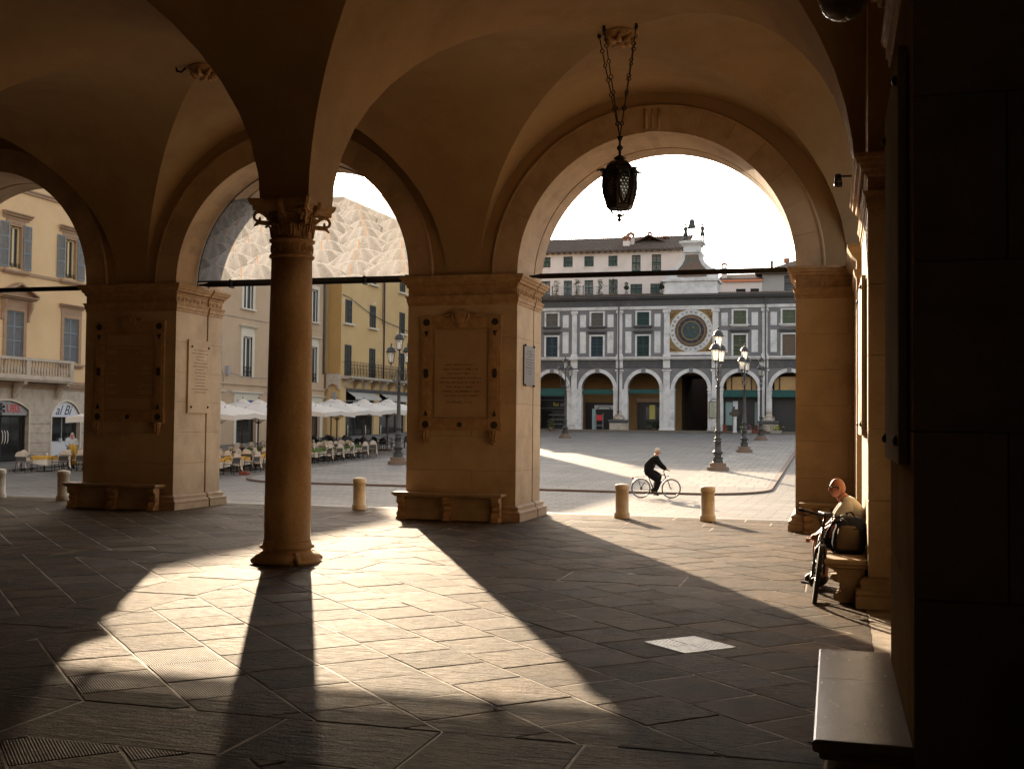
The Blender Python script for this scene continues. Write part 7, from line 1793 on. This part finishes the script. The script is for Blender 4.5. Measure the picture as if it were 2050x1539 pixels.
        mb.tube([hb+Vector((.02,.1,.02)),hb+Vector((.14,.06,-.10)),head_b+Vector((.10,0,.02))], .006, 4); mb.tube([hb+Vector((.02,-.1,.02)),hb+Vector((.12,-.02,-.12)),head_b+Vector((.06,0,.0))], .006, 4)
        mb.build('brakes_and_cables', M_BLKP, t)
    return t
zc_ = -0.60
bicycle('dark city bicycle ridden across the square with red rear light and pale mudguards', .345, 1.07, .016, 'city', None, (-6.06,40.5,zc_), (0,0,radians(14)))
bicycle('black mountain bicycle leaning against the bench, front wheel to the camera', .335, 1.06, .027, 'mtb', None, (-.215,13.98,0), (radians(-7),0,radians(-89.5)))

# ================================================================== PEOPLE
M_SKIN = mat('skin_warm', (0.50,0.24,0.14), (0.42,0.19,0.11), 12, .55, fine=.04); M_SKIN2 = mat('skin_reddened', (0.50,0.23,0.15), (0.42,0.17,0.11), 12, .5, fine=.04)
M_BLACKC = mat('black_cloth', (0.009,0.009,0.011), (0.006,0.006,0.007), 8, .95, spec=.1); M_CREAMC = mat('cream_cotton', (0.82,0.78,0.70), (0.76,0.72,0.64), 10, .9, .003*0, 20)
M_DARKC = mat('dark_blue_cloth', (0.02,0.025,0.04), (0.014,0.018,0.03), 8, .9); M_GREYHAIR = mat('grey_white_hair', (0.55,0.52,0.48), (0.42,0.40,0.37), 40, .8); M_SHOE = flat('dark_shoe', (0.015,0.013,0.012), .5)
M_BLUES = mat('pale_blue_shirt_cloth', (0.45,0.50,0.55), None, 8, .9)
def skin_mesh(pts, edges, rad, root, sub=2):
    me = bpy.data.meshes.new('tmp'); me.from_pydata([tuple(p) for p in pts], edges, []); o = bpy.data.objects.new('tmp', me); COL.objects.link(o)
    sk = o.modifiers.new('skin', 'SKIN'); sk.use_smooth_shade = True
    for i, v in enumerate(me.skin_vertices[0].data):
        r = rad[i]; v.radius = (r, r) if not isinstance(r, tuple) else r; v.use_root = (i == root)
    ss = o.modifiers.new('sub', 'SUBSURF'); ss.levels = sub; ss.render_levels = sub
    dg = bpy.context.evaluated_depsgraph_get(); dg.update(); res = bpy.data.meshes.new_from_object(o.evaluated_get(dg)); bpy.data.objects.remove(o, do_unlink=True)
    return res
def person(label, J, clothes, skin, hair=None, loc=(0,0,0), rotz=0.0, face=(1,0,0), cat='person', group=None, glasses=False):
    """J: joints (x forward, y left, z up). clothes: list of (name, material, set of segments, inflate)"""
    t = thing('person', label, cat, loc, rotz, group)
    names = list(J.keys()); idx = {n: i for i, n in enumerate(names)}
    R_ = dict(pelvis=(.22,.20),waist=(.20,.185),chest=(.23,.20),neckb=(.10,.09),neck=(.070,.070),head0=(.070,.070))
    E_ = [('pelvis','waist'),('waist','chest'),('chest','neckb'),('neckb','neck'),('neck','head0')]
    for s in 'LR':
        E_ += [('chest','sh'+s),('sh'+s,'el'+s),('el'+s,'wr'+s),('wr'+s,'ha'+s),('pelvis','hip'+s),('hip'+s,'kn'+s),('kn'+s,'an'+s),('an'+s,'to'+s)]
        R_.update({'sh'+s:.085,'el'+s:.058,'wr'+s:.038,'ha'+s:.045,'hip'+s:.145,'kn'+s:.10,'an'+s:.062,'to'+s:.048})
    pts = []; rad = []
    for n in names: pts.append(Vector(J[n])); rad.append(R_[n])
    edges = []
    def addv(p, r): pts.append(p); rad.append(r); return len(pts)-1
    mids = {('hip','kn'):.13,('kn','an'):.095,('sh','el'):.08,('el','wr'):.060}
    seg_pts = []
    for a, b in E_:
        key = (a[:-1], b[:-1]); seg_pts.append((a, b, Vector(J[a]), Vector(J[b])))
        if key in mids: m = addv(Vector(J[a]).lerp(Vector(J[b]), .35), mids[key]); edges += [(idx[a],m),(m,idx[b])]
        else: edges.append((idx[a],idx[b]))
    me = skin_mesh(pts, edges, rad, idx['pelvis'])
    bm = bmesh.new(); bm.from_mesh(me)
    # head: ellipsoid with nose, brow, chin and ears
    fv = Vector(face).normalized(); lv = Vector((0,0,1)).cross(fv).normalized(); uv = fv.cross(lv)
    hc = Vector(J['head0'])+uv*.082+fv*.022
    hb = MB(); n1, n2 = 20, 14; vv = []
    for j in range(n2+1):
        ph = pi*j/n2
        for i in range(n1):
            th = 2*pi*i/n1; x, y, z = sin(ph)*cos(th), sin(ph)*sin(th), cos(ph)
            sx, sy, sz = .096, .077, .122
            if z < -0.2: sx *= 1-.16*(-z-.2); sy *= 1-.35*(-z-.2)
            px, py, pz = x*sx, y*sy, z*sz
            if x > .3 and z < -.3: px += .030*(-z-.3)
            if x > .75 and abs(y) < .30 and -.30 < z < .10: px += .034*(1-abs(y)/.3)*(1-abs(z+.12)/.24)
            if x > .6 and .10 < z < .30: px += .005
            if x > .7 and abs(y) < .35 and -.62 < z < -.50: px += .006
            if .02 < z < .16 and x > .6 and .18 < abs(y) < .55: px -= .008
            vv.append(hc+fv*px+lv*py+uv*pz)
    hf = [(j*n1+i, j*n1+(i+1)%n1, (j+1)*n1+(i+1)%n1, (j+1)*n1+i) for j in range(n2) for i in range(n1)]
    hb.add(vv, hf, 0, None, True)
    for s in (-1,1):
        hb.tube([hc+lv*s*.078+fv*(-.012)+uv*.018, hc+lv*s*.090+fv*(-.022)+uv*.0, hc+lv*s*.082+fv*(-.014)-uv*.022], [.017,.020,.010], 6)
    # hands: palm and five bent fingers
    for s in 'LR':
        w, h = Vector(J['wr'+s]), Vector(J['ha'+s]); d = (h-w).normalized(); side = d.cross(Vector((0,0,1)));
        if side.length < .1: side = d.cross(Vector((0,1,0)))
        side.normalize(); nn = side.cross(d)
        dn = -nn if nn.z > 0 else nn
        for q, (o_, L) in enumerate(((-.027,.065),(-.009,.076),(.009,.072),(.026,.056))):
            b = h+side*o_+d*.02; hb.tube([b-d*.02, b+d*L*.35, b+d*L*.7+dn*L*.25, b+d*L*.75+dn*L*.6], [.011,.010,.009,.006], 6)
        sg = 1 if s == 'R' else -1
        hb.tube([w+d*.02+side*.015*sg, h+side*.040*sg+dn*.01, h+side*.045*sg+d*.035+dn*.03], [.013,.011,.007], 6)
    tmp = hb.build('tmp', skin); bm2 = bmesh.new(); bm2.from_mesh(tmp.data); m_ = bpy.data.meshes.new('x'); bm2.to_mesh(m_); bm2.free(); bpy.data.objects.remove(tmp, do_unlink=True)
    nb = len(bm.faces); bm.from_mesh(m_); bm.faces.ensure_lookup_table()
    body = bpy.data.meshes.new('body'); bm.to_mesh(body)
    for p in body.polygons: p.use_smooth = True
    body.materials.clear(); body.materials.append(skin); bo = bpy.data.objects.new('body', body); COL.objects.link(bo); bo.parent = t
    # clothing: offset shells of the body faces nearest to given segments
    def nearest(c):
        best = None; bd = 1e9
        for a, b, p, q in seg_pts:
            ab = q-p; k = max(0, min(1, (c-p).dot(ab)/max(ab.length_squared,1e-9))); dd = (c-(p+ab*k)).length
            if dd < bd: bd = dd; best = (a, b, k)
        return best
    bm.faces.ensure_lookup_table(); fa = []
    for i, f in enumerate(bm.faces):
        fa.append(nearest(f.calc_center_median()) if i < nb else None)
    for cname, cm, test, infl in clothes:
        keep = [i for i in range(nb) if test(*fa[i])]
        vm = {}; V = []; F = []
        for i in keep:
            f = bm.faces[i]; ids = []
            for v in f.verts:
                if v.index not in vm: vm[v.index] = len(V); V.append(v.co+v.normal*infl+Vector((0,0,.004*sin(v.co.z*60+v.co.x*40))))
                ids.append(vm[v.index])
            F.append(ids)
        if not F: continue
        mb = MB(); mb.add(V, F, 0, None, True); co = mb.build(cname, cm, t, recalc=False)
        so = co.modifiers.new('thickness', 'SOLIDIFY'); so.thickness = 0.006; so.offset = 1
    bm.free()
    if hair:
        hm = MB(); vv2 = []; keepf = []
        for j in range(n2+1):
            for i in range(n1):
                p = vv[j*n1+i]; d = (p-hc); vv2.append(hc+d*1.07+uv*.002)
        for f in hf:
            c = sum(((vv[i]-hc) for i in f), Vector())/4; X, Z = c.dot(fv), c.dot(uv)
            if (Z > .045 and X < .075) or (X < -.005 and Z > -.055): keepf.append(f)
        hm.add(vv2, keepf, 0, None, True); hm.build('hair', hair, t, recalc=False)
    if glasses:
        g = MB()
        for s in (-1,1):
            g.loft([[tuple(hc+fv*(.108+y)+lv*s*(.036+.031*cos(a))+uv*(.016+.024*sin(a))) for a in [2*pi*i/10 for i in range(10)]] for y in (0,.006)])
            g.tube([hc+fv*.095+lv*s*.062+uv*.018, hc+fv*.0+lv*s*.090+uv*.016], .006, 4)
        g.tube([hc+fv*.106+lv*.01+uv*.018, hc+fv*.106-lv*.01+uv*.018], .004, 4); g.build('sunglasses', M_SHOE, t)
    return t
def is_limb(names): return lambda a, b, k: (a[:-1]+'-'+b[:-1]) in names or (a+'-'+b) in names
# cyclist: x forward along the bicycle
Jc = dict(pelvis=(-.30,0,.98),waist=(-.25,0,1.12),chest=(-.10,0,1.36),neckb=(-.03,0,1.475),neck=(.0,0,1.53),head0=(.02,0,1.575),
          shL=(-.05,.19,1.41),elL=(.15,.24,1.17),wrL=(.32,.25,1.03),haL=(.38,.25,1.015), shR=(-.05,-.19,1.41),elR=(.16,-.24,1.18),wrR=(.33,-.25,1.03),haR=(.39,-.25,1.015),
          hipL=(-.28,.09,.94),knL=(.14,.11,.78),anL=(-.04,.10,.42),toL=(.12,.10,.38), hipR=(-.28,-.09,.93),knR=(.08,-.11,.62),anR=(-.06,-.11,.20),toR=(.09,-.11,.135))
top = lambda a, b, k: (a in ('waist','chest') or b == 'chest' or a.startswith('sh') or a.startswith('el') or b.startswith('sh') or (a == 'pelvis' and b == 'waist')) and not (a == 'chest' and b == 'neckb' and k > .75) and not (a.startswith('el') and k > .92)
legs = lambda a, b, k: a.startswith('hip') or b.startswith('hip') or (a.startswith('kn') and k < .88) or (a == 'pelvis' and k < .3)
shoes = lambda a, b, k: a.startswith('an') or (a.startswith('kn') and k > .93)
person('grey haired man in black riding a city bicycle across the square', Jc, [('jacket', M_BLACKC, top, .016),('trousers', M_BLACKC, legs, .014),('shoe', M_SHOE, lambda a, b, k: shoes(a, b, k) and b.endswith('L'), .012),('shoe', M_SHOE, lambda a, b, k: shoes(a, b, k) and b.endswith('R'), .012)], M_SKIN, M_GREYHAIR, (-6.06,40.5,zc_), radians(14), (1,0,-.05))
# seated man: faces -X world; local x forward -> rotate 180deg
Js = dict(pelvis=(-.12,0,.10),waist=(-.11,0,.27),chest=(-.02,0,.475),neckb=(.06,0,.575),neck=(.10,0,.615),head0=(.125,0,.645),
          shL=(.02,.20,.515),elL=(.20,.26,.25),wrL=(.40,.15,.12),haL=(.465,.10,.10), shR=(.02,-.20,.515),elR=(.21,-.26,.25),wrR=(.40,-.12,.11),haR=(.46,-.07,.09),
          hipL=(-.08,.10,.09),knL=(.36,.17,.09),anL=(.32,.18,-.40),toL=(.48,.20,-.46), hipR=(-.08,-.10,.09),knR=(.38,-.15,.09),anR=(.38,-.16,-.40),toR=(.54,-.18,-.46))
tee = lambda a, b, k: (a in ('waist','chest') or b == 'chest' or b.startswith('sh') or (a.startswith('sh') and k < .62) or (a == 'pelvis' and b == 'waist')) and not (a == 'chest' and b == 'neckb' and k > .8)
shorts = lambda a, b, k: b.startswith('hip') or (a.startswith('hip') and k < .97) or (a == 'pelvis' and k < .4)
person('bald man in cream t-shirt, sunglasses and dark shorts sitting on the bench', Js, [('t_shirt', M_CREAMC, tee, .018),('shorts', M_BLACKC, shorts, .018),('shoe', M_SHOE, lambda a, b, k: shoes(a, b, k) and b.endswith('L'), .012),('shoe', M_SHOE, lambda a, b, k: shoes(a, b, k) and b.endswith('R'), .012)], M_SKIN2, None, (.20,14.95,.505), pi, (1,0,-.06), glasses=True)
# waiter carrying a yellow cloth
Jw = dict(pelvis=(0,0,.95),waist=(0,0,1.10),chest=(.02,0,1.33),neckb=(.03,0,1.46),neck=(.04,0,1.51),head0=(.05,0,1.555),
          shL=(.0,.19,1.40),elL=(.05,.26,1.13),wrL=(.25,.18,1.12),haL=(.32,.14,1.13), shR=(.0,-.19,1.40),elR=(.05,-.26,1.13),wrR=(.26,-.16,1.16),haR=(.33,-.12,1.17),
          hipL=(0,.09,.92),knL=(.03,.10,.50),anL=(0,.10,.09),toL=(.15,.11,.04), hipR=(0,-.09,.92),knR=(.02,-.10,.50),anR=(-.02,-.10,.09),toR=(.13,-.11,.04))
wz = zst(48.6)+.02
person('waiter in a pale shirt holding up an orange yellow cloth before the cafe', Jw, [('shirt', M_BLUES, top, .016),('trousers', M_BLACKC, legs, .016),('shoe', M_SHOE, lambda a, b, k: shoes(a, b, k) and b.endswith('L'), .012),('shoe', M_SHOE, lambda a, b, k: shoes(a, b, k) and b.endswith('R'), .012)], M_SKIN, M_GREYHAIR, (-36.3,48.6,wz), radians(-35), (1,0,-.2))
mb = MB(); n = 9
rows_ = []
for j in range(7):
    rows_.append([(-.30+.07*i+.02*j, .04*sin(i*1.9+j*.3)-.02*i, 1.22-.17*j-.02*abs(i-4)) for i in range(n)])
v = [p for r in rows_ for p in r]; f = [(j*n+i,j*n+i+1,(j+1)*n+i+1,(j+1)*n+i) for j in range(6) for i in range(n-1)]
mb.add(v, f, 0, None, True); yc = mb.build('yellow_cloth', M_CLOTHY, None, (-35.93,48.3,wz), recalc=False); yc.modifiers.new('t','SOLIDIFY').thickness = .012; tag(yc, 'orange yellow tablecloth hanging from the hands of the waiter', 'cloth')

# backpack on the bench
bk = thing('backpack', 'dark blue and khaki backpack standing on the bench next to the seated man', 'backpack', (.175,14.22,.505))
mb = MB()
rings = []
for z, w, d, x in ((0,.15,.13,0),(.03,.18,.165,0),(.12,.20,.18,0),(.24,.195,.17,.01),(.34,.165,.14,.02),(.40,.12,.10,.03),(.43,.06,.05,.03)):
    rings.append([(x+w*abs(cos(a))**.7*(1 if cos(a)>0 else -1), d*abs(sin(a))**.7*(1 if sin(a)>0 else -1), z) for a in [2*pi*i/20 for i in range(20)]])
mb.loft(rings, smooth=True); mb.build('main_bag', M_DARKC, bk)
mb = MB(); rings = []
for z, w, d in ((.05,.10,.03),(.07,.13,.06),(.20,.13,.065),(.30,.11,.05),(.33,.07,.02)):
    rings.append([(-.01+w*cos(a), -.155-max(0,-sin(a))*d, z) for a in [2*pi*i/16 for i in range(16)]])
mb.loft(rings, smooth=True); mb.build('front_pocket', mat('khaki_cloth', (0.16,0.115,0.07), (0.12,0.085,0.05), 10, .9), bk)
for s in (-1,1):
    mb = MB(); mb.tube([(-.10,s*.07,.38),(-.21,s*.08,.33),(-.25,s*.09,.20),(-.23,s*.09,.08),(-.17,s*.08,.02)], .016, 6, sx=1) if False else mb.tube([(-.10,s*.07,.38),(-.21,s*.08,.33),(-.25,s*.09,.20),(-.23,s*.09,.08),(-.17,s*.08,.02)], .016, 6); mb.build('strap', M_BLACKC, bk)
mb = MB(); mb.tube([(.0,0,.42),(-.03,0,.47),(.03,0,.48),(.07,0,.42)], .012, 6); mb.tube([(-.1,-.165,.28),(.1,-.2,.3)], .006, 4); mb.build('handle', M_BLACKC, bk)
